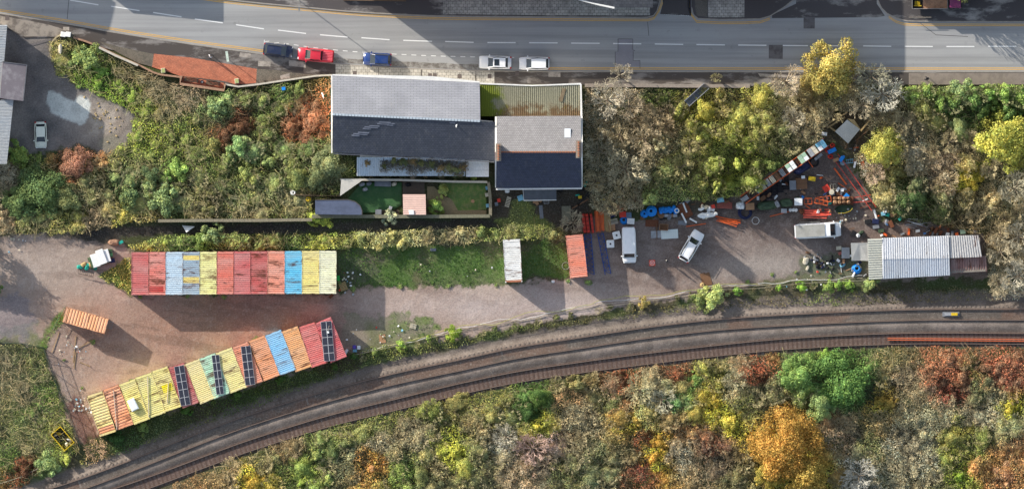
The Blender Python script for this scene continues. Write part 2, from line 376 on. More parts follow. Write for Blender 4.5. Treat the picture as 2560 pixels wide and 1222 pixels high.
# ---------------- road
def poly_top(pts): return interp_smooth([p[0] for p in pts], [p[1] for p in pts], 0)
LK = [(-330,-10),(0,33),(160,58),(299,82.5),(480,110),(640,132),(832,158),(1052,172),(1280,177.5),(1600,178.3),(1920,178.7),(2560,178.7),(2890,178.7)]
UK = [(-330,-180),(300,-45),(550,-1),(640,9),(760,20),(880,31),(1000,38),(1087,41.5),(1280,43.5),(1450,45),(1620,46)]
def kl(x): return float(interp_smooth([p[0] for p in LK], [p[1] for p in LK], x))
def ku(x): return float(interp_smooth([p[0] for p in UK], [p[1] for p in UK], x))
road_m = asphalt('road_asphalt', (168,168,166), (150,150,151), .6, .25, edge=(.4, .7), fine=.12, stretch=(.25, 1, 1), tracks=.26)
low = [(x, kl(x)) for x in range(-330, 2891, 40)]
rd = MB(); rd.pprism([(-330,-420)]+low+[(2890,178.7),(2890,-420)], -.5, .012)
road = rd.build('road', road_m); tag(road, 'grey asphalt street', kind='structure')
white = plain('road_paint_white', (225,225,222), .7, var=.12, scale=6); yellow = plain('road_paint_yellow', (226,176,84), .7, var=.25, scale=5)
mk = MB()
D = [((175,1),(246,13)),((278,16.5),(349,27.5)),((383,32),(454,43)),((487,48),(557,58)),((590,62.5),(660,73)),((695,76),(765,84.5)),((800,87.7),(869,93.5)),((903.6,95),(974,100)),((1008,101.5),(1080,104)),((1113,104.5),(1184,106.6)),((1218.5,107),(1289,107.3)),((1323,107.6),(1394,108)),((1428,108.5),(1499,109)),((1533,109.5),(1603,110.3)),((1637,110.7),(1708,111.7)),((1741,112),(1812,113)),((1845.5,113.3),(1916,114)),((1947,114.3),(2020,115)),((2055,115),(2125,115.5)),((2158,115.5),(2228,116.5)),((2262,116.5),(2332,117)),((2366,117),(2436,117)),((2470,116.6),(2541,116.5)),((72,-16),(142,-4)),((2575,116.5),(2646,116.5))]
for a, b in D: mk.strip([a, b], .15, .012)
mk.build('centre_line', white, road)
bay = MB()
for k in range(26):
    x = 661+k*24.5; y = kl(x)-33+(.0 if x > 700 else 3)+min(0, (x-1100)*.0)
    bay.strip([(x, y), (x+12, kl(x+12)-33)], .1, .012)
bay.strip([(661,100),(659,136)], .1, .012); bay.build('parking_bay_line', white, road)
yl = MB()
for off in (3.0, 6.8):
    yl.strip([(x, kl(x)-off-1.5) for x in range(-330, 661, 30)], .10, .012)
    yl.strip([(x, kl(x)-off-1.5) for x in range(1345, 2891, 60)], .10, .012)
    yl.strip([(x, ku(x)+off) for x in range(-330, 1601, 40)]+[(1620,46+off),(1634,42+off*1.0),(1643+off*.8,28),(1650+off,8),(1660+off,-25)], .10, .012)
    yl.strip([(1727-off,-10),(1727-off,20),(1731-off*.8,36),(1742,50+off),(1800,53+off),(1860,53+off),(1900,51+off),(1925,42+off*1.1)], .10, .012)
    yl.strip([(2222+off*.0,38+off),(2240,50+off),(2262,56.5+off),(2300,58+off),(2400,58+off),(2890,59+off)], .10, .012)
yl.build('double_yellow_line', yellow, road)
pt = MB()
dkp = asphalt('road_patch', (92,88,88), (120,116,116), .7, 1.4, edge=(.4,.55))
pt.pprism([(1922,113),(1957,113),(1957,148),(1922,147)], .006, .017); pt.pprism([(2009,43),(2037,43),(2037,72),(2009,72)], .006, .017)
pt.build('repair_patch', dkp, road)
pt = MB(); lp = asphalt('road_patch_smooth', (150,147,152), (140,138,142), .5, .8)
pt.pprism([(1545,98),(1582,98),(1582,125),(1587,125),(1587,128),(1583,129),(1583,152),(1600,152),(1600,166),(1538,166),(1538,130),(1545,130)], .004, .0155); pt.build('repair_patch', lp, road)
sl = MB(); ln = plain('asphalt_joint', (88,86,86), .9)
for pl in ([(1545,98),(1582,98),(1582,125),(1587,128)],[(1583,129),(1583,152),(1600,152),(1600,172)],[(1538,166),(1538,130),(1545,130),(1545,98)],[(172,0),(168,48)],[(1619,55),(1622,90)],[(2300,58),(2340,88),(2420,92)]): sl.strip(pl, .07, .0165)
sl.build('surface_joint', ln, road)
grime = asphalt('gutter_grime', (112,106,100), (168,166,160), .9, 1.2, edge=(.42,.6)); gr = MB()
pp = [(x, kl(x)-12-6*float(nB(x, 5))) for x in range(835, 1201, 15)]; gr.pprism(pp+[(1200,175.5),(1052,170.5),(832,156.5)], .004, .0145); gr.build('gutter_grime', grime, road)
fd = MB()      # worn give way line of the side street
for k in range(14): fd.strip([(1660+k*4.6, 36+k*.3),(1663+k*4.6, 36+k*.3)], .12, .012)
fd.build('give_way_line', white, road)
# ---------------- pavements with kerbs
kerb_m = plain('kerb_stone', (165,158,148), .8, var=.3, scale=3)
dark_m = asphalt('wet_footway_asphalt', (84,77,72), (150,144,138), .85, .55, edge=(.52,.62), stretch=(.35, 1, 1))
dark2_m = asphalt('damp_forecourt_asphalt', (84,80,80), (176,172,166), .85, .35, edge=(.53,.64), stretch=(.4, 1, 1))
ZP = .13
def kerb(pts, parent=None):
    k = MB(); k.strip(pts, .16, 0, ZP+.012); o = k.build('kerb', kerb_m, parent); return o
SPLO = [(-330,40),(0,62),(60,95),(170,92),(250,118),(382,150),(450,190),(600,214),(700,205),(832,190),(835,195),(1200,212),(1460,212),(1880,216),(2270,212),(2890,212)]
pv = MB(); pv.pprism([(x, kl(x)) for x in range(-330, 2891, 40)]+[(2890,178.7)]+SPLO[::-1], -.3, ZP)
pave = pv.build('pavement', dark_m); tag(pave, 'damp asphalt footway on the near side of the street', kind='structure')
kerb([(x, kl(x)+1.2) for x in range(-330, 2891, 30)], pave)
slab = paving('concrete_flags', (196,190,178), (170,166,156), .62, .42, .03, .25)
sb = MB(); sb.pprism([(839,160.5),(945,167),(945,194.5),(839,190)], ZP-.05, ZP+.004); sb.pprism([(948,167),(1052,173.5),(1052,203),(948,195)], ZP-.05, ZP+.004)
sb.pprism([(1055,174),(1188,178),(1188,208),(1055,203)], ZP-.05, ZP+.004); sb.pprism([(1191,178.5),(1236,180),(1236,213),(1191,209)], ZP-.05, ZP+.004); sb.build('paving_slabs', slab, pave)
cover = plain('iron_cover', (104,94,90), .6, var=.3, scale=8); cvm = MB()
for x, y in ((1075,189),(1087,189),(887,183),(1149,191),(1224,191),(1293,184)): cvm.rbox(*at(x, y), .55, .6, ZP, ZP+.012)
cvm.rbox(*at(18,45), .6, .7, ZP, ZP+.012); cvm.build('manhole_cover', cover, pave)
lt = MB(); ltm = asphalt('pale_footway_patch', (178,168,156), (110,104,98), .6, 1.5)
for q in (((645,152),(677,155),(676,167),(645,166)), ((722,150),(764,156),(764,170),(722,165)), ((158,68),(173,68),(173,77),(158,77)), ((1371,180),(1401,180),(1401,193),(1371,193)), ((600,131),(628,135),(626,146),(598,142)), ((700,190),(724,183),(724,196),(702,199)),((1895,184),(2010,190),(2010,196),(1900,192))): lt.pprism(q, ZP-.02, ZP+.006)
lt.build('concrete_patch', ltm, pave)
w1 = MB(); w1.pprism([(0,40),(60,50),(120,62),(160,74),(150,90),(62,92),(0,60)], ZP-.02, ZP+.005); w1.build('concrete_crossover', asphalt('worn_crossover', (158,148,136), (88,80,74), .7, .8), pave)
w2 = MB(); w2.pprism([(2272,183),(2890,183),(2890,212),(2272,212)], ZP-.02, ZP+.005); w2.build('dry_footway', asphalt('dry_footway', (150,138,126), (120,110,100), .6, .8), pave)
cob = MB(); cob.pprism([(247,104),(300,118),(384,136),(381,168),(345,158),(300,135)], ZP-.05, ZP+.005); cob.pprism([(642,173),(690,176),(740,184),(828,190),(700,207),(640,210)], ZP-.05, ZP+.005)
cob.build('cobbles', paving('cobble_setts', (150,140,124), (112,104,92), .16, .14, .03, .3), pave)
rb = MB(); rb.pprism([(385,135),(480,145),(642,173),(640,208),(590,212),(560,203),(450,190),(380,168)], ZP-.05, ZP+.006)
rb.build('red_brick_paving', paving('red_brick_paving', (204,128,98), (182,106,80), .26, .13, .012, .25, .35), pave)
# far side
tp = MB(); tp.pprism([(-330,-420)]+[(x, ku(x)) for x in range(-330, 1601, 40)]+[(1620,46),(1636,42),(1645,28),(1655,-10),(1680,-420)], -.3, ZP)
tpo = tp.build('pavement', dark2_m); tag(tpo, 'wide wet footway on the far side of the street', kind='structure')
kerb([(x, ku(x)-1.4) for x in range(-330, 1601, 30)]+[(1619,44),(1634,40),(1643,28),(1653,-10)], tpo)
gs = MB(); gs.pprism([(1108,-10),(1625,-10),(1625,39),(1400,39),(1108,36)], ZP-.05, ZP+.004)
gs.build('paving_slabs', paving('grey_block_paving', (186,182,174), (160,158,152), .60, .42, .03, .35), tpo)
for nm, poly in (('traffic_island', [(1729,-40),(1729,20),(1733,38),(1745,48),(1800,50.5),(1900,49),(1925,42),(1960,20),(1998,-10),(1998,-40)]),):
    t = MB(); t.pprism(poly, -.3, ZP); o = t.build(nm, dark2_m); tag(o, 'kerbed island between the side streets', kind='structure'); kerb([(x, y-1) for x, y in poly[1:-1]], o)
    t = MB(); t.pprism([(1770,-30),(1861,-30),(1861,44),(1770,44)], ZP-.05, ZP+.004); t.build('paving_slabs', bpy.data.materials['grey_block_paving'], o)
    t = MB(); t.pprism([(1737,-30),(1768,-30),(1768,44),(1742,40),(1737,20)], ZP-.05, ZP+.004); t.build('tactile_paving', paving('tactile_blocks', (130,124,116), (112,108,100), .12, .12, .02, .3), o)
t = MB(); t.pprism([(2193,-300),(2193,0),(2202,20),(2216,35),(2240,47),(2268,54),(2330,55.5),(2890,56),(2890,-300)], -.3, ZP); o = t.build('pavement', dark2_m); tag(o, 'dark wet forecourt and footway with the tipper truck', kind='structure')
kerb([(2193,-20),(2194,0),(2203,20),(2217,34),(2240,46),(2268,53),(2330,54.5),(2500,55),(2890,55)], o)
# side street surfaces, darker
t = MB(); t.pprism([(1660,-400),(1657,10),(1650,36),(1728,40),(1729,-400)], .0, .016); t.build('side_street', dark2_m, road)
t = MB(); t.pprism([(1990,-300),(1990,10),(1930,38),(1930,46),(2195,44),(2212,40),(2192,10),(2190,-300)], .0, .016); t.build('side_street', dark2_m, road)
# ---------------- railway
rust_m = plain('rusty_rail', (100,70,56), .6, .3, var=.3, scale=8); shine = plain('worn_rail_head', (150,134,122), .4, .3, var=.2, scale=8)
slp_c = plain('concrete_sleeper', (140,128,118), .9, var=.3, scale=6); slp_w = plain('dark_timber_sleeper', (98,80,72), .95, var=.3, scale=6)
clip_m = plain('rail_fastening', (70,58,50), .8)
def track(name, label, T, zoff, smat, visible, x0, x1, tilt):
    xs = np.arange(x0, x1, 12.0); ys = T(xs); P = np.stack([(xs-1280)*S, (611-ys)*S], 1)
    mid = (float(xs.mean()), float(T(xs.mean()))); root = thing(name, label, 'railway track', *mid, group='railway tracks'); ox, oy = at(*mid)
    d = np.gradient(P, axis=0); d /= np.linalg.norm(d, axis=1)[:, None]; nn = np.stack([-d[:, 1], d[:, 0]], 1)
    z0 = gz(xs, ys)
    def rail(side):
        out = []
        for w, h0, h1 in ((.17, .03, .08), (.075, .08, .24)):
            vs = []; fs = []
            for i in range(len(xs)):
                c = P[i]+nn[i]*side*.7525; a = c+nn[i]*w/2; b = c-nn[i]*w/2
                vs += [(a[0], a[1], z0[i]+h0), (b[0], b[1], z0[i]+h0), (a[0], a[1], z0[i]+h1), (b[0], b[1], z0[i]+h1)]
            for i in range(len(xs)-1):
                p = 4*i; q = p+4; fs += [(p+2, p+3, q+3, q+2), (p, p+2, q+2, q), (p+3, p+1, q+1, q+3)]
            out.append((vs, fs))
        r = MB(ox, oy).add(*out[0]).build('rail', rust_m, root); MB(ox, oy).add(*out[1]).build('rail_head', shine, r)
    rail(1); rail(-1)
    seg = np.concatenate([[0], np.cumsum(np.linalg.norm(np.diff(P, axis=0), axis=1))])
    n = int(seg[-1]/.66); k = 0; rest = MB(ox, oy); sm = None
    for i in range(n):
        s_ = i*.66; x = float(np.interp(s_, seg, xs)); y = float(T(x)); px, py = at(x, y)
        a = math.atan2(-float(T(x+1)-T(x-1)), 2.0); z = float(gz(x, y)); big = 200 < x < 2620
        top = z+.015 if visible else z-.01
        def slab_(mb, cx, cy, ang):
            mb.rbox(cx, cy, .25, 2.5, top-.2, top, ang)
            if not visible:
                for sg in (1, -1): mb.rbox(cx-math.sin(ang)*sg*1.12, cy+math.cos(ang)*sg*1.12, .24, .20, top-.1, top+.03, ang)
        if i % max(1, n//98) == 0 and k < 98:
            if sm is None:
                m0 = MB(0, 0); tz = top; top = 0; slab_(m0, 0, 0, 0); sm = m0.mesh('sleeper', smat); top = tz
            o = bpy.data.objects.new('sleeper', sm); link(o, root); o.location = (px-ox, py-oy, top); o.rotation_euler = (0, 0, a); k += 1
        else: slab_(rest, px, py, a)
    o = rest.build('sleeper', smat, root); o['kind'] = 'stuff'
    return root
trk1 = track('railway_track', 'ballasted railway track nearer the gravel yard, pale sleeper ends beside its rails', T1, 0, slp_c, False, 0, 2800, 0)
trk2 = track('railway_track', 'railway track nearer the wooded bank, with dark brown sleepers showing between its rails', T2, 0, slp_w, True, 150, 2800, 0)
# ================================================================ shipping containers
box_side = sheet_metal('container_side_paint', (0,0,0), .35, (1,1,.3), obj=True)
roof_pt = sheet_metal('container_roof_paint', (0,0,0), .46, (1.3,.22,1), obj=True, dark=1.0)
roof_rusty = sheet_metal('container_roof_paint_rusty', (0,0,0), .75, (1.0,.28,1), obj=True, dark=.95)
frame_pt = sheet_metal('container_frame_paint', (0,0,0), .9, (1,1,1), obj=True, dark=.7)
steel = plain('galvanised_steel', (150,152,150), .45, .4, var=.3)
def make_container(L, W, H, name, roofm, pitch):
    r = thing(name, 'x', 'container', 0, 0)
    x0, x1, y0, y1 = -L/2, L/2, -W/2, W/2
    b = MB()
    # corrugated side and end walls
    def wall(ax, c, s, a0, a1):
        n = int((a1-a0)/.28); pr = []
        for i in range(n):
            t = a0+(a1-a0)*i/n; h = (a1-a0)/n
            pr += [(t, 0), (t+h*.3, 0), (t+h*.5, -.035), (t+h*.8, -.035)]
        pr.append((a1, 0)); vs = []; fs = []
        for t, d in pr:
            for z in (.16, H-.10): vs.append((t, c+d*s, z) if ax == 'x' else (c+d*s, t, z))
        for i in range(len(pr)-1): fs.append((2*i, 2*i+2, 2*i+3, 2*i+1))
        b.add(vs, fs)
    wall('x', y0+.03, -1, x0+.1, x1-.1); wall('x', y1-.03, 1, x0+.1, x1-.1); wall('y', x1-.03, 1, y0+.1, y1-.1)
    b.box(x0+.08, x1-.06, y0+.08, y1-.08, .14, H-.14); b.build('wall', box_side, r)
    f = MB()
    for yy in (y0+.04, y1-.04): f.box(x0+.1, x1-.1, yy-.04, yy+.04, H-.12, H-.028); f.box(x0+.1, x1-.1, yy-.04, yy+.04, .03, .16)
    for xx in (x0+.04, x1-.04): f.box(xx-.04, xx+.04, y0+.1, y1-.1, H-.14, H-.018); f.box(xx-.04, xx+.04, y0+.1, y1-.1, .03, .16)
    for xx in (x0+.06, x1-.06):
        for yy in (y0+.06, y1-.06): f.box(xx-.055, xx+.055, yy-.055, yy+.055, .16, H-.16)
    f.build('frame', frame_pt, r)
    MB().corr(x0+.09, x1-.09, y0+.07, y1-.07, H-.065, pitch, .028, .02).build('roof', roofm, r)
    for a_, b_ in ((x0+.075, x0+.30), (x1-.30, x1-.075)): MB().box(a_, b_, y0+.08, y1-.08, H-.05, H-.012).build('roof_header', box_side, r)
    cm = None
    for xx in (x0+.09, x1-.09):
        for yy in (y0+.08, y1-.08):
            for zz in (.0, H-.13): MB().box(xx-.09, xx+.09, yy-.08, yy+.08, zz, zz+.135).build('corner_casting', frame_pt, r)
    for s in (-1, 1):
        d = MB().box(x0-.0, x0+.05, min(s*.03, s*(W/2-.14)), max(s*.03, s*(W/2-.14)), .18, H-.17).build('door', box_side, r)
        lr = MB()
        for q in (.3, .8): lr.tube((x0-.035, s*q, .1), (x0-.035, s*q, H-.1), .018, 6)
        lr.build('lock_rod', steel, d)
    return r
def paint(o, c):
    cc = tuple(min(.9, v) for v in c)+(1,)
    for ch in KIDS.get(o.name, []): ch.color = cc; paint(ch, c)
protos = {}
def container(px, py, rot, col, label, group, L=6.06, W=2.44, H=2.6, rusty=False, z=0, pitch=.27, cols=None, name='shipping_container'):
    key = (L, W, H, rusty, pitch)
    if key not in protos: o = protos[key] = make_container(L, W, H, name, roof_rusty if rusty else roof_pt, pitch)
    else: o = dup(protos[key])
    x, y = at(px, py); o.location = (x, y, z); o.rotation_euler = (0, 0, rot); tag(o, label, 'container', group)
    g_ = sum(srgb(col, 1.0))/3; paint(o, tuple((g_+(v-g_)*.90+.03)*1.22 for v in srgb(col, 1.0))); o['_H'] = H; return o
def patch(o, L, W, H, u0, u1, v0, v1, col, pitch=.27, name='paint_patch'):
    p = MB().corr(-L/2+u0*L, -L/2+u1*L, -W/2+v0*W, -W/2+v1*W, H-.062, pitch, .028, .018).build(name, roof_pt, o); p.color = srgb(col, 1)+(1,)
XB = [329, 371.5, 413.5, 456.5, 499, 541.5, 584, 626, 668.5, 711.5, 755, 797.5, 841.5]
RC = [((192,84,80), 'dark pink-red container at the left end of the long side by side row', 0), ((214,112,96), 'salmon container second from the left in the long row, brighter red patch below', 1), ((172,196,212), 'pale blue-grey container with a diagonal shadow across it in the long row', 0),
      ((140,164,180), 'grey-blue container with yellow panels let into its roof', 1), ((244,216,132), 'pale yellow container with black rust scars beside the yellow-panelled blue one', 1), ((208,100,78), 'orange-red container right of the scarred pale yellow one', 0),
      ((192,78,78), 'crimson container with a single dark scar, between an orange-red and a redder one', 0), ((186,66,62), 'deep red container with heavy black rust scars in the middle of its roof', 1), ((220,132,102), 'salmon-orange container immediately left of the bright blue one', 1),
      ((66,180,216), 'bright sky blue container in the long row', 0), ((234,206,112), 'yellow container right of the bright blue one, brown stains down its middle', 0), ((222,230,182), 'pale green container at the right end of the long row', 0)]
HR = 3.15
rowc = []
for i, (c, lab, ru) in enumerate(RC):
    w = (XB[i+1]-XB[i])*S-.02; top = 630.5-(i*.35 if i < 8 else 2.8+(i-8)*.2)
    o = container((XB[i]+XB[i+1])/2, top+53.2, PI/2+random.uniform(-.004, .004), c, lab, 'containers in the long side by side row', H=2.9, rusty=bool(ru), z=.02)
    rowc.append(o)
patch(rowc[3], 6.06, 2.44, 2.9, .80, .93, .02, .98, (240,220,130)); patch(rowc[3], 6.06, 2.44, 2.9, .26, .41, .02, .98, (238,218,128)); patch(rowc[1], 6.06, 2.44, 2.9, .06, .21, .12, .96, (196,60,54))
DC = [((236,196,110), 'pale yellow-orange container at the left end of the slanting row', 1, (217.6,991.7), (290-32,1083)), ((226,140,82), 'orange container with a long thin pole lying across its roof', 1, None, None), ((240,206,104), 'yellow container carrying a white roof unit', 0, None, None), ((242,210,110), 'yellow container crossed by a pole, between the white unit and the bright yellow patch', 0, None, None),
      ((240,206,104), 'yellow container with a bright yellow square patch on its roof', 1, None, None), ((178,74,70), 'crimson container under the first solar array from the left', 0, None, None), ((238,204,128), 'cream container between the crimson one and the mint one', 0, None, None), ((168,212,178), 'mint green container under the second solar array from the left', 1, None, None),
      ((240,208,126), 'cream container right of the mint one', 0, None, None), ((222,132,90), 'salmon orange container under the third solar array from the left', 0, None, None), ((226,140,72), 'orange container left of the light blue one in the slanting row', 0, None, None), ((116,184,222), 'light blue container in the slanting row', 0, None, None),
      ((230,156,82), 'light orange container right of the light blue one in the slanting row', 0, None, None), ((206,80,74), 'red container second from the right end of the slanting row', 0, None, None), ((200,68,76), 'crimson-red container under the rightmost solar array', 0, None, None)]
TR = [(257.3,978),(297,962),(338.5,948.5),(380,933),(419.7,917.4),(461,905),(501,898.4),(539,884.6),(580,869),(620,853.5),(662.5,839.7),(704,827.6),(745.4,819),(788.5,805),(828,794)]
BR = [(290,1076),(333,1057),(374.8,1043.5),(412.8,1028),(452.5,1012.4),(497.4,1005),(539,990),(575,978),(616.6,965.8),(657,952),(698.7,934.7),(738.4,919),(778,910.5),(820,905),(866,888)]
diag = []
for i, (c, lab, ru, _, _) in enumerate(DC):
    (ax, ay), (bx, by) = TR[i], BR[i]; dx, dy = bx-ax, by-ay; d = math.hypot(dx, dy); ux, uy = dx/d, dy/d
    hw = 21.6; L = 6.06 if d > 95 else 6.06
    cx = (ax+bx)/2+uy*(-hw)*1.0; cy = (ay+by)/2-ux*(-hw)*1.0
    cx = (ax+bx)/2-uy*hw; cy = (ay+by)/2+ux*hw
    # offset towards the left neighbour
    cx, cy = (ax+bx)/2-abs(uy)*hw, (ay+by)/2+abs(ux)*hw
    rot = math.atan2(-uy, ux)+PI
    o = container(cx, cy, rot, c, lab, 'containers in the slanting row', H=2.6, rusty=bool(ru), z=.01+.012*(i % 3), pitch=.40 if i in (0, 1) else .27); diag.append(o)
patch(diag[4], 6.06, 2.44, 2.6, .42, .62, .1, .72, (252,226,30))
patch(diag[0], 6.06, 2.44, 2.6, .02, .22, .02, .98, (224,140,84), .40)
c1 = container(1281.5, 652, PI/2+.055, (232,226,214), 'off-white container standing alone on the grass strip, rust along its lower edge', 'single containers', H=2.6, W=2.42, rusty=False)
c2 = container(1441.5, 640, PI/2+.11, (222,120,84), 'orange container standing beside the blue lattice trusses', 'single containers', H=2.6, W=2.5)
c3 = container(214, 800.5, -.277, (236,150,92), 'small orange container standing alone by the green mesh gate', 'single containers', H=2.6, L=6.2, W=2.25, pitch=.43)
hdl = MB(); hdl.box(-3.03, -2.72, -1.15, 1.15, 2.592, 2.60); e = hdl.build('rust_strip', roof_rusty, c1); e.color = srgb((176,96,50), 1)+(1,)
# open end frame rack beside the small orange container
rk = thing('open_steel_crate', 'small grey open steel crate at the end of the lone small orange container', 'crate', 275, 812, -.277)
m = MB()
for q in (-.5, .5):
    for p in (-.35, .35): m.tube((p, q, 0), (p, q, 1.9), .03)
for z in (.1, 1.0, 1.9):
    m.box(-.38, .38, -.53, -.48, z, z+.05); m.box(-.38, .38, .48, .53, z, z+.05); m.box(-.38, -.33, -.48, .48, z, z+.05); m.box(.33, .38, -.48, .48, z, z+.05)
for k in range(5): m.box(-.33, .33, -.42+k*.2, -.36+k*.2, 1.0, 1.03)
m.build('frame', steel, rk)
# solar arrays
def solar_mat():
    m, nt, out = nodes('solar_cells'); v = coords(nt, 'Object')
    b = N(nt, 'ShaderNodeTexBrick', i_Scale=1.0, i_Mortar_Size=.012, i_Brick_Width=.17, i_Row_Height=.17, offset=0.0, i_Bias=0.0)
    b.inputs['Color1'].default_value = (.012,.014,.028,1); b.inputs['Color2'].default_value = (.018,.022,.04,1); b.inputs['Mortar'].default_value = (.10,.10,.12,1)
    nt.links.new(v, b.inputs[0]); finish(nt, out, b.outputs[0], .35, spec=.4); return m
sm_, frm = solar_mat(), plain('aluminium_frame', (214,214,214), .4, .3, var=.1)
labs = ['solar array lying across the crimson container in the middle left of the slanting row', 'solar array lying across the mint green container', 'solar array lying across the salmon orange container', 'solar array at the right end of the slanting row, on the crimson-red container']
ARR = [((435,915.7),(459.4,912),(476.7,1010.7),(451.8,1014)), ((528.5,887),(547.5,886),(560.6,984),(540.5,986.5)), ((601.7,865.6),(626,863),(638.3,960.6),(613,963)), ((801.3,804),(828.3,801.7),(837,901),(810,902.6))]
for lab, q in zip(labs, ARR):
    cx = sum(p[0] for p in q)/4; cy = sum(p[1] for p in q)/4
    lx = ((q[3][0]+q[2][0])-(q[0][0]+q[1][0]))/2; ly = ((q[3][1]+q[2][1])-(q[0][1]+q[1][1]))/2
    L = math.hypot(lx, ly)*S; W = math.hypot(q[1][0]-q[0][0], q[1][1]-q[0][1])*S; r = thing('solar_array', lab, 'solar array', cx, cy, math.atan2(-ly, lx), 'solar arrays', z=2.70)
    n = 5; h = L/n
    for i in range(n):
        a = -L/2+i*h; fr = MB().box(a+.01, a+h-.01, -W/2, W/2, .0, .045).build('solar_panel', frm, r)
        for s in (0, 1): MB().box(a+.04, a+h-.04, -W/2+.04+s*W/2, s*W/2-.03+.0, .045, .05).build('cell_sheet', sm_, fr)
    rl = MB()
    for s in (-.3, .3): rl.box(-L/2, L/2, s*W-.03, s*W+.03, -.06, 0)
    rl.build('mounting_rail', steel, r)
ru = thing('roof_unit', 'white box unit lying on the third container of the slanting row', 'box', 332.5, 1011, math.radians(-64), z=2.62)
MB().box(-.85,.85,-.55,.55,0,.42).build('casing', plain('white_enamel', (226,232,232), .4, var=.12), ru, bevel=.05); MB().box(-.75,.75,-.45,.45,.42,.45).build('lid', plain('white_enamel', (226,232,232), .4, var=.12), ru, bevel=.02)
galv = plain('weathered_pole', (190,180,165), .6, .2, var=.3)
for n, (a, b, lab) in enumerate([((284,975),(292,1074),'long thin grey pole across the orange container roof'), ((369,941),(372,1042),'long thin pale pole across the yellow container roofs'), ((421,955),(418,1006),'short thin pole by the bright yellow roof patch')]):
    x0, y0 = at(*a); x1, y1 = at(*b); o = MB((x0+x1)/2, (y0+y1)/2).tube((x0,y0,2.68),(x1,y1,2.68),.055).build('roof_pole', galv); o.location = ((x0+x1)/2,(y0+y1)/2,0); tag(o, lab, 'pole', 'poles lying on container roofs')
# mast with a white lamp on the rightmost array
ms = thing('antenna_mast', 'thin white mast standing on the rightmost solar array', 'mast', 820, 830, z=2.75); MB().tube((0,0,0),(.15,.9,1.2),.035).build('mast', galv, ms); MB().rbox(0,0,.3,.3,0,.25).build('base', plain('white_enamel', (226,232,232), .4, var=.12), ms)
# ================================================================ buildings
render_w = plain('white_render', (232,230,224), .8, var=.18, scale=1)
brick_m = paving('wall_brick', (160,104,82), (140,92,74), .22, .08, .012, .2)
def roof_slope(name, quad, mat, parent, o, th=.12, ribs=None):
    """quad: 4 (px,py,z)"""
    vs = [at(p[0], p[1])+(p[2],) for p in quad]; m = MB(*o)
    m.add(vs+[(a, b, c-th) for a, b, c in vs], [(0,1,2,3),(7,6,5,4),(0,4,5,1),(1,5,6,2),(2,6,7,3),(3,7,4,0)])
    # make sure the top face looks up
    a, b, c = np.array(vs[0]), np.array(vs[1]), np.array(vs[2])
    if np.cross(b-a, c-b)[2] < 0: m.f = [f[::-1] for f in m.f]
    return m.build(name, mat, parent)
def shell(name, poly, z1, mat, parent, o, z0=-.2):
    return MB(*o).pprism(poly, z0, z1).build(name, mat, parent)
# --- large slate warehouse
sheen = slate('sunlit_slate', (190,192,200), (184,186,194), .24, .9, .38, .3, k=.66, spec=.7)  # paler base colour paints sunlight onto the front slope
dslate = slate('shaded_slate', (84,88,100), (70,74,86), .26, .4, .6, .3, k=.9)  # darker tone of the roof slate paints shade onto the rear slope
pxo = (1020, 290); o = at(*pxo)
W_ = thing('warehouse', 'long warehouse with a slate roof, front slope coloured as sunlit, rear slope as shaded', 'building', *pxo)
A, B, Cc, D_ = (831,189), (1199,207), (1236,404), (832,382); R1_, R2_ = (831,286), (1201,303)
zE, zR = 5.2, 7.2
wl = MB(*o).prism([at(*p) for p in ((834,193),(1196,211),(1198,300),(1232,303),(1233,400),(835,379))], -.3, 4.7); wl.build('wall', render_w, W_)
for x in (833.5, 1197):
    gb = MB(*o)
    yb = 193 if x < 900 else 211; yt = 380 if x < 900 else 400; ym = 287 if x < 900 else 303
    P = [at(x, yb)+(4.7,), at(x, yt)+(4.7,), at(x, ym)+(zR-.25,)]; P2 = [(a+.25 if x < 900 else a-.25, b, c) for a, b, c in P]
    gb.add(P+P2, [(0,1,2),(5,4,3),(0,3,4,1),(1,4,5,2),(2,5,3,0)])
    gb.build('gable', render_w, W_)
roof_slope('roof', [A+(zE,), B+(zE,), R2_+(zR,), R1_+(zR,)], sheen, W_, o); roof_slope('roof', [R1_+(zR,), R2_+(zR,), (1237,305,zR-.25), (1237,402,zE-.1), (832,382,zE)], dslate, W_, o) if False else None
m = MB(*o); vs = [at(831,286)+(zR,), at(1201,303)+(zR,), at(1238,305)+(zR-.03,), at(1238,403)+(zE,), at(832,382)+(zE,)]
m.add(vs+[(a,b,c-.12) for a,b,c in vs], [(4,3,2,1,0),(5,6,7,8,9)]+[(i,(i+1)%5,5+(i+1)%5,5+i) for i in range(5)]); m.build('roof', dslate, W_)
rt = MB(*o)
for k in range(46):
    a = k/46; b = (k+.86)/46; pa = np.array(at(831+370*a, 286+17*a)); pb = np.array(at(831+370*b, 286+17*b)); c = (pa+pb)/2
    rt.rbox(c[0], c[1], np.linalg.norm(pb-pa), .30, zR-.03, zR+.07, math.atan2(pb[1]-pa[1], pb[0]-pa[0]))
rt.build('ridge_tile', plain('pale_ridge_tile', (178,190,200), .6, var=.2, scale=5), W_)
vg = MB(*o); vg.pprism([(827.5,189),(831,188),(831,383),(828,383)], 4.2, zE+.05); vg.pprism([(831,186),(1080,191),(1199,204),(1199,207.5),(831,190)], 4.9, zE-.02); vg.build('bargeboard', render_w, W_)
gt = MB(*o).pprism([(833,383),(1236,404),(1236,406.5),(833,385.5)], zE-.22, zE-.08); gt.build('gutter', plain('grey_gutter', (110,112,118), .5), W_)
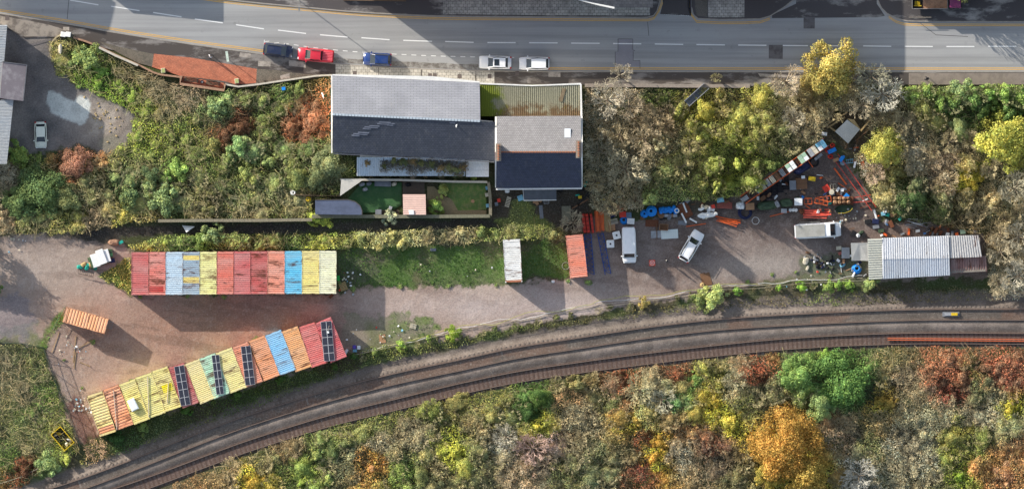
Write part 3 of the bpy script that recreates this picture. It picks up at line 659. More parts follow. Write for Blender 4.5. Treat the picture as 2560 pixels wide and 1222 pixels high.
for x, y, w_ in ((905,336,28),(932,319,26),(958,310,30),(975,313,16),(889,339,20),(917,322,20),(1131,307,14)):
    rp = MB(*o)
    for j in range(2):
        X, Y = at(x+j*4, y-j*4); f = ((y-j*4)-286-(x-831)*.046)/98.0; rp.rbox(X, Y, w_*S, .2, zR-f*(zR-zE)+.0, zR-f*(zR-zE)+.03, -.046)
    rp.build('replaced_slates', plain('pale_slates', (104,110,124), .6), W_)
# --- lean-tos behind the warehouse
blue_sh = sheet_metal('pale_blue_sheeting', (196,212,226), .25, (1,.3,1), k=.9); white_sh = sheet_metal('white_sheeting', (224,230,238), .15, (1,.3,1), k=.95)
L_ = thing('lean_to', 'pale blue corrugated lean-to behind the warehouse, half covered with ivy', 'lean-to', 1030, 414); o2 = at(1030,414)
MB(*o2).prism([at(*p) for p in ((900,386),(1160,402),(1160,438),(900,436))], -.2, 2.3).build('wall', render_w, L_)
x0, y0 = at(892,440); x1, y1 = at(1163,386); MB(*o2).corr(x0, x1, y0, y1-.4, 0, .32, .03, .03, 'x', (2.5, 3.6)).build('roof', blue_sh, L_)
L2_ = thing('lean_to', 'white corrugated lean-to between the ivy and the rendered house', 'lean-to', 1193, 420); o3 = at(1193,420)
MB(*o3).prism([at(*p) for p in ((1168,404),(1220,405),(1220,438),(1168,438))], -.2, 2.2).build('wall', render_w, L2_)
x0, y0 = at(1165,442); x1, y1 = at(1222,400); MB(*o3).corr(x0, x1, y0, y1, 0, .2, .025, .03, 'y', (2.8, 3.0)).build('roof', white_sh, L2_)
# --- mossy annexe
def moss_mat():
    m, nt, out = nodes('mossy_asbestos_sheet'); v = coords(nt, 'World')
    g = N(nt, 'ShaderNodeNewGeometry'); sx = N(nt, 'ShaderNodeSeparateXYZ'); nt.links.new(g.outputs['Position'], sx.inputs[0])
    n = noise(nt, v, .7, 7, .7); n2 = noise(nt, v, 6, 4, .7)
    # moss thickens to the west and along the south edge
    ax = N(nt, 'ShaderNodeMapRange'); nt.links.new(sx.outputs[0], ax.inputs[0]); ax.inputs[1].default_value = at(1200,0)[0]; ax.inputs[2].default_value = at(1285,0)[0]; ax.inputs[3].default_value = .42; ax.inputs[4].default_value = -.05
    ay = N(nt, 'ShaderNodeMapRange'); nt.links.new(sx.outputs[1], ay.inputs[0]); ay.inputs[1].default_value = at(0,290)[1]; ay.inputs[2].default_value = at(0,245)[1]; ay.inputs[3].default_value = .30; ay.inputs[4].default_value = 0
    ad = N(nt, 'ShaderNodeMath', operation='ADD'); nt.links.new(n, ad.inputs[0]); nt.links.new(ax.outputs[0], ad.inputs[1])
    ae = N(nt, 'ShaderNodeMath', operation='ADD'); nt.links.new(n, ae.inputs[0]); nt.links.new(ay.outputs[0], ae.inputs[1])
    col = mix(nt, ramp(nt, n2, [(.4, .4), (.62, .1)]), srgb((168,164,142), .95), (.09,.10,.05))
    col = mix(nt, ramp(nt, ae.outputs[0], [(.60, 0), (.74, 1)]), col, srgb((126,104,78), .8))
    col = mix(nt, ramp(nt, ad.outputs[0], [(.56, 0), (.74, 1)]), col, srgb((128,140,50), .8))
    finish(nt, out, col, .9, bump=n2, bstr=.4); return m
A_ = thing('annexe', 'annexe with a mossy fibre-cement corrugated roof between the warehouse and the house', 'building', 1327, 251); o4 = at(1327,251)
MB(*o4).pprism([(1203,214),(1449,214),(1449,290),(1203,290)], -.2, 3.4).build('wall', render_w, A_)
x0, y0 = at(1201,291); x1, y1 = at(1452,211.5); mm = moss_mat(); MB(*o4).corr(x0, x1, y0, y1, 0, .29, .05, .03, 'x', (3.75, 3.85)).build('roof', mm, A_)
pr = MB(*o4); pr.pprism([(1200,207),(1330,213),(1452,208),(1453,212),(1330,216),(1200,211)], 3.4, 3.98); pr.pprism([(1450,211),(1454,211),(1456,293),(1451,293)], 3.4, 4.02); pr.build('parapet', render_w, A_)
pk = MB(*o4); X, Y = at(1406,238); pk.rbox(X, Y, .5, 1.9, 3.86, 3.95, -.28); pk.build('loose_plank', plain('weathered_plank', (132,116,92), .9), A_)
# --- rendered house
gslate = slate('sunlit_grey_slate', (168,166,168), (150,148,150), .24, .3, .6, .2, k=.78); nslate = slate('shaded_navy_slate', (68,74,98), (54,60,82), .24, .3, .55, .2, k=.9)  # two tones of one roof slate, painting sun and shade into the slopes
H_ = thing('rendered_house', 'white rendered house with slate slopes coloured sunlit grey and shaded navy and brick chimneys at both gables', 'house', 1346, 381); o5 = at(1346,381); he, hr = 6.3, 9.0
MB(*o5).pprism([(1239,294),(1453,294),(1453,467),(1240,467)], -.2, 6.0).build('wall', render_w, H_)
for xa, xb in ((1237.5,1241.5),(1452.5,1456.5)):
    gb = MB(*o5)
    P = [at(xa,292)+(5.9,), at(xa,469)+(5.9,), at(xa,380)+(hr+.12,)]; Q = [at(xb,292)+(5.9,), at(xb,469)+(5.9,), at(xb,380)+(hr+.12,)]
    gb.add(P+Q, [(0,1,2),(5,4,3),(0,3,4,1),(1,4,5,2),(2,5,3,0)])
    gb.build('gable', render_w, H_)
def flat_slope(px_pts, mat, name, par, org, th=.12):
    vs = [at(a,b)+(z,) for a,b,z in px_pts]; n = len(vs); m = MB(*org)
    m.add(vs+[(a,b,c-th) for a,b,c in vs], [tuple(range(n-1,-1,-1)), tuple(range(n,2*n))]+[(i,(i+1)%n,n+(i+1)%n,n+i) for i in range(n)]); return m.build(name, mat, par)
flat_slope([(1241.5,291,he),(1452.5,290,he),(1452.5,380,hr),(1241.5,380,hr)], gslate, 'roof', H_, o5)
flat_slope([(1241.5,380,hr),(1452.5,380,hr),(1454,469,he),(1240,471,he)], nslate, 'roof', H_, o5)
rt = MB(*o5); terr = plain('terracotta_ridge', (176,116,86), .8, var=.35, scale=5)
for k in range(28):
    X, Y = at(1252+k*6.9+3, 380); rt.rbox(X, Y, .33, .2, hr-.03, hr+.08)
rt.build('ridge_tile', terr, H_)
for cx, cy, sgn in ((1246,381,1),(1446.5,373,-1)):
    c = MB(*o5); X, Y = at(cx, cy); c.rbox(X, Y, .62, 2.3, hr-1.2, hr+1.0); ch = c.build('chimney', brick_m, H_)
    c = MB(*o5); c.rbox(X, Y, .78, 2.5, hr+1.0, hr+1.12); c.build('chimney_cap', plain('mortar_cap', (150,140,128), .9), ch)
    for k in range(6): MB(*o5).tube((X, Y-.95+k*.38, hr+1.1), (X, Y-.95+k*.38, hr+1.5), .15, 10, .12).build('chimney_pot', terr, ch)
f = (333-290)/90; X, Y = at(1419,333); zz = he+(hr-he)*f; sk = MB(*o5)
sk.add([(X-.42,Y-.62,zz+.20+.33*.53+.0),(X+.42,Y-.62,zz+.20+.33*.53),(X+.42,Y+.62,zz-.33*.53+.1),(X-.42,Y+.62,zz-.33*.53+.1)]+[(X-.42,Y-.62,zz),(X+.42,Y-.62,zz),(X+.42,Y+.62,zz-.5),(X-.42,Y+.62,zz-.5)], [(0,1,2,3),(4,7,6,5),(0,4,5,1),(1,5,6,2),(2,6,7,3),(3,7,4,0)])
so_ = sk.build('skylight', plain('pale_skylight', (206,214,222), .3, var=.05), H_)
MB(*o5).pprism([(1240,471),(1455,469),(1455,473),(1240,475)], he-.30, he-.14).build('gutter', render_w, H_)
for k in range(4):
    X, Y = at(1262+k*53, 468); w_ = MB(*o5).box(X-.55, X+.55, Y-.06, Y+.03, 3.6, 4.9).build('window', glass(), H_); MB(*o5).box(X-.65, X+.65, Y-.12, Y+.02, 3.48, 3.58).build('sill', render_w, w_)
P_ = thing('porch', 'flat grey felt roofed porch against the back of the rendered house', 'porch', 1349, 484); o6 = at(1349,484)
MB(*o6).pprism([(1311,471),(1388,471),(1388,496),(1311,496)], -.1, 2.25).build('wall', render_w, P_)
flat_slope([(1308,468,2.7),(1391,468,2.7),(1391,499,2.45),(1310,499,2.45)], plain('grey_roof_felt', (94,98,106), .9, var=.25, scale=1.5), 'roof', P_, o6); MB(*o6).pprism([(1306.5,470),(1309,470),(1311,500),(1391,499),(1391,501),(1309,502.5)], 2.2, 2.42).build('fascia', render_w, P_)
# --- left hand sheds
wcor = sheet_metal('white_corrugated_sheet', (206,212,216), .1, (.3,1,1), k=.8)
S_ = thing('corrugated_shed', 'white corrugated shed cut by the left edge, above the grey felt lean-to', 'shed', -60, 150); o7 = at(-60,150)
MB(*o7).pprism([(-240,66),(16,66),(5,240),(-240,240)], -.2, 3.8).build('wall', render_w, S_)
def corr_quad(px_pts, zs, pitch, amp, mat, name, par, org, n):
    """quad a,b (start rib line) d,c (end): ribs run from a-b to d-c edges"""
    a, b, c, d = [np.array(at(*p)+(z,)) for p, z in zip(px_pts, zs)]; vs = []; fs = []
    for i in range(n+1):
        for q, (f, h) in enumerate(((0,-amp),(.3,-amp),(.45,amp),(.85,amp))):
            t = min(1, (i+f)/n)
            p = a+(d-a)*t; r = b+(c-b)*t; vs += [(p[0],p[1],p[2]+h),(r[0],r[1],r[2]+h)]
            if t >= 1: break
    k = len(vs)//2; fs = [(2*i, 2*i+1, 2*i+3, 2*i+2) for i in range(k-1)]
    m = MB(*org); m.add(vs, fs); va = [tuple(v-np.array((0,0,amp+.03))) for v in (a,b,c,d)]; m.add(va, [(0,1,2,3)])
    return m.build(name, mat, par)
corr_quad([(-240,61),(18,63),(3,244),(-240,244)], (5.4,4.2,4.2,5.4), .2, .03, wcor, 'roof', S_, o7, 44)
S3 = thing('corrugated_shed', 'white corrugated shed at the left edge beside the parked saloon', 'shed', -60, 330); o9 = at(-60,330)
MB(*o9).pprism([(-240,253),(30,253),(14,400),(-240,400)], -.2, 3.4).build('wall', render_w, S3)
corr_quad([(-240,249),(34,249),(17,410),(-240,410)], (4.9,3.9,3.9,4.9), .2, .03, wcor, 'roof', S3, o9, 44)
S2 = thing('felt_roof_lean_to', 'grey flat felt roofed block between the two white corrugated sheds', 'building', 35, 203); o8 = at(35,203)
MB(*o8).pprism([(7,157),(66,162),(59,250),(2,246)], -.2, 4.35).build('wall', brick_m, S2)
flat_slope([(7,155,4.55),(68,162,4.5),(58,253,4.5),(0,246,4.55)], asphalt('weathered_felt', (118,112,118), (160,156,160), .5, .8), 'roof', S2, o8)
rp = MB(*o8); rp.strip([(7,155.5),(67,162.5),(58,252)], .12, 4.52, .1); rp.build('roof_trim', plain('grey_gutter', (110,112,118), .5), S2)
# --- long corrugated workshop in the yard
K_ = thing('corrugated_workshop', 'long low workshop roofed with mismatched white corrugated sheets beside the railway', 'shed', 2315, 645); oK = at(2315,645)
mold = sheet_metal('mouldy_white_sheet', (224,228,234), .18, (1,.35,1), k=.85, rustc=(150,110,80), dark=.8); mold2 = sheet_metal('lichen_sheet', (206,208,196), .3, (.35,1,1), k=.85, rustc=(110,110,60), dark=.9)
rsty = sheet_metal('rust_streaked_sheet', (206,206,206), .55, (1,.3,1), k=.8, dark=.8); rred = sheet_metal('red_rusty_sheet', (150,110,104), .7, (1,.3,1), k=.9, dark=.9)
MB(*oK).pprism([(2174,600),(2450,594),(2452,640),(2462,650),(2464,678),(2380,682),(2372,688),(2176,695)], -.2, 2.4).build('wall', plain('block_wall', (150,142,130), .9), K_)
corr_quad([(2169,597),(2205,596),(2206,697),(2172,699)], (3.05,3.15,2.65,2.55), .2, .04, mold2, 'roof', K_, oK, 17)
def corr_v(px_pts, zs, mat, name, n, amp=.045): # ribs run top-bottom
    a, b, c, d = px_pts; za, zb, zc, zd = zs
    return corr_quad([d, a, b, c], (zd, za, zb, zc), .2, amp, mat, name, K_, oK, n)
corr_v([(2204,595),(2372,589),(2374,645),(2205,648)], (3.0,3.1,3.35,3.35), mold, 'roof', 30)
corr_v([(2205,646),(2374,644),(2375,688),(2206,697)], (3.32,3.32,2.7,2.6), white_sh, 'roof', 30)
corr_v([(2371,589),(2446,588),(2455,642),(2374,645)], (2.95,2.95,3.2,3.2), rsty, 'roof', 13)
corr_v([(2375,647),(2465,639),(2468,679),(2375,684)], (2.75,2.75,2.3,2.3), rred, 'roof', 15)
Kc = thing('canopy', 'grey folded tarpaulin canopy at the left end of the corrugated workshop', 'canopy', 2150, 629); oC = at(2150,629); cm_ = plain('grey_canvas', (168,168,164), .8, var=.2, scale=1)
vs = [at(2127,607)+(2.3,), at(2148,607)+(2.35,), at(2170,606)+(2.4,), at(2129,652)+(2.05,), at(2150,651)+(1.95,), at(2171,652)+(2.2,)]
mm2 = MB(*oC); mm2.add(vs+[(a,b,c-.03) for a,b,c in vs], [(3,4,1,0),(4,5,2,1),(6,7,10,9),(7,8,11,10),(0,1,7,6),(1,2,8,7),(2,5,11,8),(5,4,10,11),(4,3,9,10),(3,0,6,9)]); mm2.build('awning', cm_, Kc)
for p in ((2129,609),(2131,650)): MB(*oC).tube(at(*p)+(-.1,), at(*p)+(2.1,), .04).build('post', steel, Kc)
# --- building on the far pavement, cut by the frame
F_ = thing('street_building', 'dark slate roofed building whose corner pokes in at the top edge', 'building', 1540, -130); oF = at(1540,-130); FT = slate('black_slate', (92,92,96), (72,72,76), .4, .5, .6, .3)
MB(*oF).pprism([(1432,-260),(1628,-260),(1628,14),(1535,14),(1448,-3)], -.2, 6.0).build('wall', plain('grey_render', (140,138,134), .9), F_)
flat_slope([(1425,-140,9.3),(1632,-140,9.3),(1632,20,6.1),(1535,19,6.1),(1445,-2,6.3)], FT, 'roof', F_, oF); flat_slope([(1425,-280,6.1),(1632,-280,6.1),(1632,-140,9.3),(1425,-140,9.3)], FT, 'roof', F_, oF)
MB(*oF).strip([(1446,-1),(1500,13),(1536,20.5)], .25, 6.02, .15).build('gutter', render_w, F_)
# --- street buildings standing beyond the frame; their long shadows cross the road
def street_block(name, label, poly, h, ridge=1.6):
    cx = sum(p[0] for p in poly)/len(poly); cy = sum(p[1] for p in poly)/len(poly); r = thing(name, label, 'building', cx, cy); oo = at(cx, cy)
    MB(*oo).pprism(poly, -.2, h).build('wall', brick_m, r)
    P = [at(*p) for p in poly]; n = len(P); ctr = (sum(p[0] for p in P)/n, sum(p[1] for p in P)/n)
    m = MB(*oo); up = [(p[0]+(ctr[0]-p[0])*.35, p[1]+(ctr[1]-p[1])*.35, h+ridge) for p in P]
    m.add([p+(h,) for p in P]+up, [(i,(i+1)%n,n+(i+1)%n,n+i) for i in range(n)]+[tuple(range(n,2*n))]); m.build('roof', FT, r); return r
street_block('terrace_house', 'tall brick terrace standing beyond the upper left of the picture', [(-420,-300),(25,-190),(5,-107),(-420,-205)], 6.3, 0.6)
street_block('terrace_house', 'brick house beyond the upper edge opposite the brick planter', [(200,-190),(425,-160),(425,-45),(200,-66)], 3.2, .3)
street_block('terrace_house', 'brick terrace beyond the upper edge opposite the warehouse', [(905,-210),(1425,-210),(1425,-12),(905,-20)], 6.9, .5)
street_block('terrace_house', 'brick terrace beyond the upper edge past the side street', [(1655,-260),(1969,-260),(1969,-133),(1969,-30),(1740,-30),(1740,-200),(1655,-200)], 7.0, .5)
street_block('garage_block', 'low garage block beyond the upper right edge', [(2236,-200),(2900,-200),(2900,-40),(2236,-40)], 4.0, .2)
# ================================================================ vehicles
def carpaint(name, c, rough=.3, k=1.0, var=.12):
    m, nt, out = nodes(name); v = coords(nt, 'Object'); n = noise(nt, v, 2.2, 4, .6)
    a = srgb(c, k); col = mix(nt, ramp(nt, n, [(.35, var), (.6, 0)]), a, (.2,.18,.16)); finish(nt, out, col, rough, .0, spec=.5); return m
tyre_m = plain('tyre_rubber', (34,34,36), .85, var=.2); rim_m = plain('wheel_rim', (170,172,176), .35, .7, var=.1); lamp_w = plain('headlight_glass', (226,230,232), .15, var=.05); lamp_r = plain('tail_lamp_red', (170,26,26), .25, var=.05)
blk = plain('black_plastic', (30,30,32), .6, var=.2); plate_y = plain('number_plate', (220,190,60), .5, var=.05)
def vehicle(name, label, cat, px, py, ang, L, W, H, pm, bonnet, boot, belt=.92, tumble=.16, wsl=.75, rsl=.35, group=None, roofm=None, rails=False, sunroof=False, van=False, zg=.013, loadbed=0):
    """+x is the front of the vehicle; bonnet / boot: lengths ahead of the windscreen / behind the rear glass"""
    r = thing(name, label, cat, px, py, ang, group, z=zg); h = W/2
    n = 22; st = [(-L/2+L*i/n) for i in range(n+1)]; vs = []; fs = []; xf = L/2-bonnet; xb = -L/2+boot; ring = 9
    for x in st:
        e = abs(x)/(L/2); w = h*(1-.10*e**6-.07*max(0, e-.75)**1*1.2); u = (L/2-x)/bonnet if x > xf else 1
        top = belt if x <= xf else .64+(belt-.64)*min(1, u*1.15)**.55
        if x < xb and boot > .15: top = belt-.03-.10*(1-(x+L/2)/boot)**2
        if e > .97: top -= .10; w *= .93
        for q, (fy, fz) in enumerate(((-1,.22),(-1.0,.55),(-.985,.80),(-.90,.985),(0,1.03),(.90,.985),(.985,.80),(1.0,.55),(1,.22))): vs.append((x, w*fy, max(.2, top*fz if q not in (0, 8) else .24)))
    for i in range(n):
        for j in range(ring-1): a = i*ring+j; fs.append((a, a+1, a+ring+1, a+ring))
        a = i*ring; fs.append((a+ring-1, a, a+ring, a+2*ring-1))
    fs += [tuple(range(ring)), tuple(range(n*ring+ring-1, n*ring-1, -1))]
    m = MB(); m.add(vs, [f[::-1] for f in fs]); body = m.build('body', pm, r, smooth=True)
    # cabin
    wb = h*.90; wr = h*(.90-tumble) if not van else h*.86; xr0 = xf-wsl; xr1 = xb+rsl; zb = belt*.985
    B = [(xf,-wb*.86,zb),(xf,wb*.86,zb),(xb,wb*.9,zb),(xb,-wb*.9,zb)]; xm = (xf+xb)/2
    T = [(xr0,-wr*.92,H-.05),(xr0,wr*.92,H-.05),(xr1,wr*.94,H-.05),(xr1,-wr*.94,H-.05)]
    gl = glass(); side = pm if van else gl
    MB().add([B[0],B[1],T[1],T[0]], [(0,1,2,3)]).build('windscreen', gl, r)
    MB().add([B[2],B[3],T[3],T[2]], [(0,1,2,3)]).build('rear_window', gl if not van else pm, r)
    for s in (1, -1):
        b0, b1, t0, t1 = (B[1],B[2],T[1],T[2]) if s > 0 else (B[0],B[3],T[0],T[3])
        mb_, mt_ = (xm, s*wb, zb), ((xr0+xr1)/2, s*wr, H-.04)
        q = [b0, mb_, b1, t1, mt_, t0]; MB().add(q, [(0,1,4,5),(1,2,3,4)] if s > 0 else [(5,4,1,0),(4,3,2,1)]).build('side_window' if not van else 'side_panel', side, r)
        if van: MB().add([(b0[0]-.05,s*(wb*.88),zb+.02),(b0[0]-.95,s*(wb*.93),zb+.02),(b0[0]-.95,s*(wr*.98),zb+.5),(b0[0]-.5,s*(wr*.97),zb+.5)], [(0,1,2,3)]).build('side_window', gl, r)
    for a, b in ((B[0],T[0]),(B[1],T[1]),(B[2],T[2]),(B[3],T[3])): MB().tube(a, b, .045, 5).build('pillar', pm, r)
    rr = []; rf = []; m_ = 8
    for i in range(m_+1):
        t = i/m_; x = xr0+(xr1-xr0)*t; ww = wr*(.93+.07*math.sin(PI*t))
        for j in range(7):
            f = -1+j/3; rr.append((x, ww*f, H-.05+.05*(1-f*f)*(.4+.6*math.sin(PI*t))))
    for i in range(m_):
        for j in range(6): a = i*7+j; rf.append((a, a+1, a+8, a+7))
    n0 = len(rr); rr += [(a, b, c-.04) for a, b, c in rr[:n0]]; rf2 = [tuple(k+n0 for k in f[::-1]) for f in rf]
    rd_ = MB().add(rr, [f[::-1] for f in rf]+[f[::-1] for f in rf2]); ro = rd_.build('roof', roofm or pm, r, smooth=True)
    if sunroof: MB().rbox((xr0*.7+xr1*.3), 0, .7, wr*1.3, H+.005, H+.02).build('sunroof', gl, ro)
    if rails:
        for s in (1, -1): MB().tube((xr0-.1, s*wr*.9, H+.04), (xr1+.1, s*wr*.9, H+.04), .025).build('roof_rail', blk, ro)
    for fx in (L/2-.82, -L/2+.80):
        for s in (1, -1):
            t = MB().tube((fx, s*(h-.21), .31), (fx, s*(h-.0), .31), .31, 16).build('wheel', tyre_m, r); MB().tube((fx, s*(h-.01), .31), (fx, s*(h+.012), .31), .19, 12).build('rim', rim_m, t)
    for s in (1, -1):
        MB().rbox(L/2-.20, s*h*.68, .34, .30, .50, .70, s*-.35).build('headlight', lamp_w, r, bevel=.03); MB().rbox(-L/2+.10, s*h*.80, .24, .22, .66, .86, s*.3).build('tail_lamp', lamp_r, r, bevel=.03)
        mr = MB().rbox(xf-.22, s*(h+.06), .16, .26, belt+.0, belt+.16).build('mirror', pm, r, bevel=.03)
    MB().box(L/2-.03, L/2+.03, -.6, .6, .28, .46).build('bumper', blk, r); MB().box(-L/2-.03, -L/2+.03, -.6, .6, .30, .5).build('bumper', blk, r)
    MB().box(L/2-.45, L/2-.0, -.25, .25, .42, .5).build('grille', blk, r)
    return r
white_p = carpaint('white_car_paint', (252,253,250), .3, 1.0, .05); navy_p = carpaint('navy_car_paint', (42,52,78), .2); blue_p = carpaint('blue_car_paint', (34,62,120), .2); red_p = carpaint('red_car_paint', (206,44,64), .35); cream_p = carpaint('ivory_car_paint', (226,230,214), .3)
v1 = vehicle('parked_car', 'dark navy estate car parked at the left end of the marked bay', 'car', 695, 126.5, -.12, 4.1, 1.8, 1.5, navy_p, .85, .15, rails=True, group='cars parked along the kerb')
v2 = vehicle('parked_car', 'red pickup style car with a ribbed load cover parked behind the navy estate', 'car', 789, 138.5, PI-.08, 5.1, 1.85, 1.65, red_p, 1.05, 1.5, rails=True, group='cars parked along the kerb')
v3 = vehicle('parked_car', 'blue hatchback parked outside the left half of the warehouse', 'car', 943, 148.5, PI-.04, 4.0, 1.8, 1.5, blue_p, .95, .12, rails=True, group='cars parked along the kerb')
v4 = vehicle('parked_car', 'white car with a dark windscreen parked outside the mossy annexe, left of the white hatchback', 'car', 1238, 156.5, PI-.02, 4.6, 1.85, 1.45, white_p, 1.25, .5, group='cars parked along the kerb', sunroof=True)
v5 = vehicle('parked_car', 'white hatchback at the right end of the kerbside parking', 'car', 1335.5, 159, PI-.0, 4.3, 1.85, 1.5, white_p, 1.0, .14, group='cars parked along the kerb')
v6 = vehicle('parked_car', 'ivory saloon parked on the patched apron beside the corrugated shed', 'car', 101.5, 337.5, -PI/2+.03, 3.75, 1.75, 1.4, cream_p, .85, .35, group=None, zg=.01)
v7 = vehicle('white_van', 'plain white panel van parked nose down beside the two white tank cubes', 'van', 1572.5, 612, -PI/2+.03, 5.1, 2.0, 1.95, white_p, .75, .05, belt=1.0, wsl=.55, rsl=.06, van=True, zg=.02)
v8 = vehicle('parked_car', 'white estate car parked at a slant in the middle of the gravel yard', 'car', 1728, 615, math.radians(59.5), 4.7, 1.85, 1.55, white_p, 1.15, .15, rails=True, zg=.02)
v9 = vehicle('white_van', 'long white van with a dirty grey roof parked above the corrugated workshop', 'van', 2044, 576, math.radians(3), 6.6, 2.15, 2.5, white_p, .75, .05, belt=1.05, wsl=.75, rsl=.05, van=True, zg=.02)
grr = MB().box(-3.1, 1.05, -.86, .86, 2.515, 2.535).build('roof_lining', asphalt('dirty_van_roof', (178,176,168), (150,148,138), .6, .8), v9)
lr = MB().tube((-2.6,1.25,1.9),(.4,1.2,1.95),.03).tube((-2.5,1.2,1.9),(-2.5,.9,2.4),.03).tube((.3,1.2,1.9),(.3,.9,2.4),.03).build('ladder_bar', steel, v9)
vb = MB()
for k in range(6): vb.box(-2.40+k*.001, -1.0, -.62+k*.22, -.52+k*.22, 1.19, 1.22)
lid = MB().box(-2.42, -.95, -.72, .72, .95, 1.19).build('load_cover', red_p, v2, bevel=.05); vb.build('cover_rib', plain('pink_faded_paint', (232,110,120), .5, var=.15), lid)
for k, s in enumerate((1,-1)): MB().rbox(-.35, s*.45, .5, .12, 1.935, 1.95).build('roof_rib', plain('white_enamel', (226,232,232), .4, var=.12), v7)
# tipper truck cut by the top edge
tk = thing('tipper_truck', 'tipper truck with a rusty open bed and magenta cab, cut by the top edge', 'truck', 2346, 2, 0, z=ZP)
MB().box(-3.75, 3.3, -1.1, 1.1, .5, .85).build('chassis', blk, tk)
rust_bed = asphalt('rusty_truck_bed', (186,144,112), (120,92,76), .7, 1.1); bd = MB().box(-2.2, 1.25, -1.15, 1.15, .95, 1.05).build('bed', rust_bed, tk)
e = MB()
for a in ((-3.75,-3.68,-1.2,1.2),(1.25,1.33,-1.2,1.2)): e.box(*a, .95, 1.55)
e.box(-3.68,1.25,-1.2,-1.13,.95,1.5); e.box(-3.68,1.25,1.13,1.2,.95,1.5); e.build('side_board', plain('pale_tipper_steel', (168,164,160), .6, .2), bd)
MB().box(-3.68,-2.22,-1.12,1.12,.95,1.02).build('bed_rear', blk, bd)
cabm = carpaint('magenta_cab_paint', (120,44,90), .35); cb = MB().rbox(2.4, 0, 1.7, 2.2, .6, 2.3, 0, .93).build('cab', cabm, tk, bevel=.08); MB().add([(3.27,-.95,1.4),(3.27,.95,1.4),(3.19,.9,2.15),(3.19,-.9,2.15)], [(0,1,2,3)]).build('windscreen', glass(), cb)
MB().box(1.35,1.5,-1.1,1.1,.9,2.1).build('headboard', blk, tk)
for fx in (-2.6, 2.5):
    for s in (1, -1):
        t = MB().tube((fx, s*.85, .42), (fx, s*1.15, .42), .42, 16).build('wheel', tyre_m, tk); MB().tube((fx, s*1.14, .42), (fx, s*1.165, .42), .24, 12).build('rim', rim_m, t)
yd = plain('yellow_paint', (226,190,40), .5); ydx = MB()
for k in range(6): ydx.rbox(-3.3+k*.13, -.35, .07, .55, 1.03, 1.25)
ydx.rbox(-2.95, -.75, 1.1, .12, 1.03, 1.2); ydx.build('yellow_rack', yd, bd)
tb = MB()
for a, b in (((-2.8,.6,1.6),(.6,.8,1.6)),((-2.4,.9,1.62),(1.0,.55,1.62)),((-1.8,.4,1.6),(-.2,1.0,1.65))): tb.tube(a, b, .05)
tb.build('load_pole', plain('white_enamel', (226,232,232), .4, var=.12), tk)
# grid barrier by the truck
br_ = thing('barrier', 'low white barrier on the footway below the tipper truck', 'barrier', 2300, 44); m = MB()
for k in range(14): m.tube((-1.5+k*.23,0,.1),(-1.5+k*.23,0,1.05),.02,4)
m.tube((-1.6,0,1.05),(1.6,0,1.05),.03); m.tube((-1.6,0,.15),(1.6,0,.15),.03); m.build('railing', galv, br_)
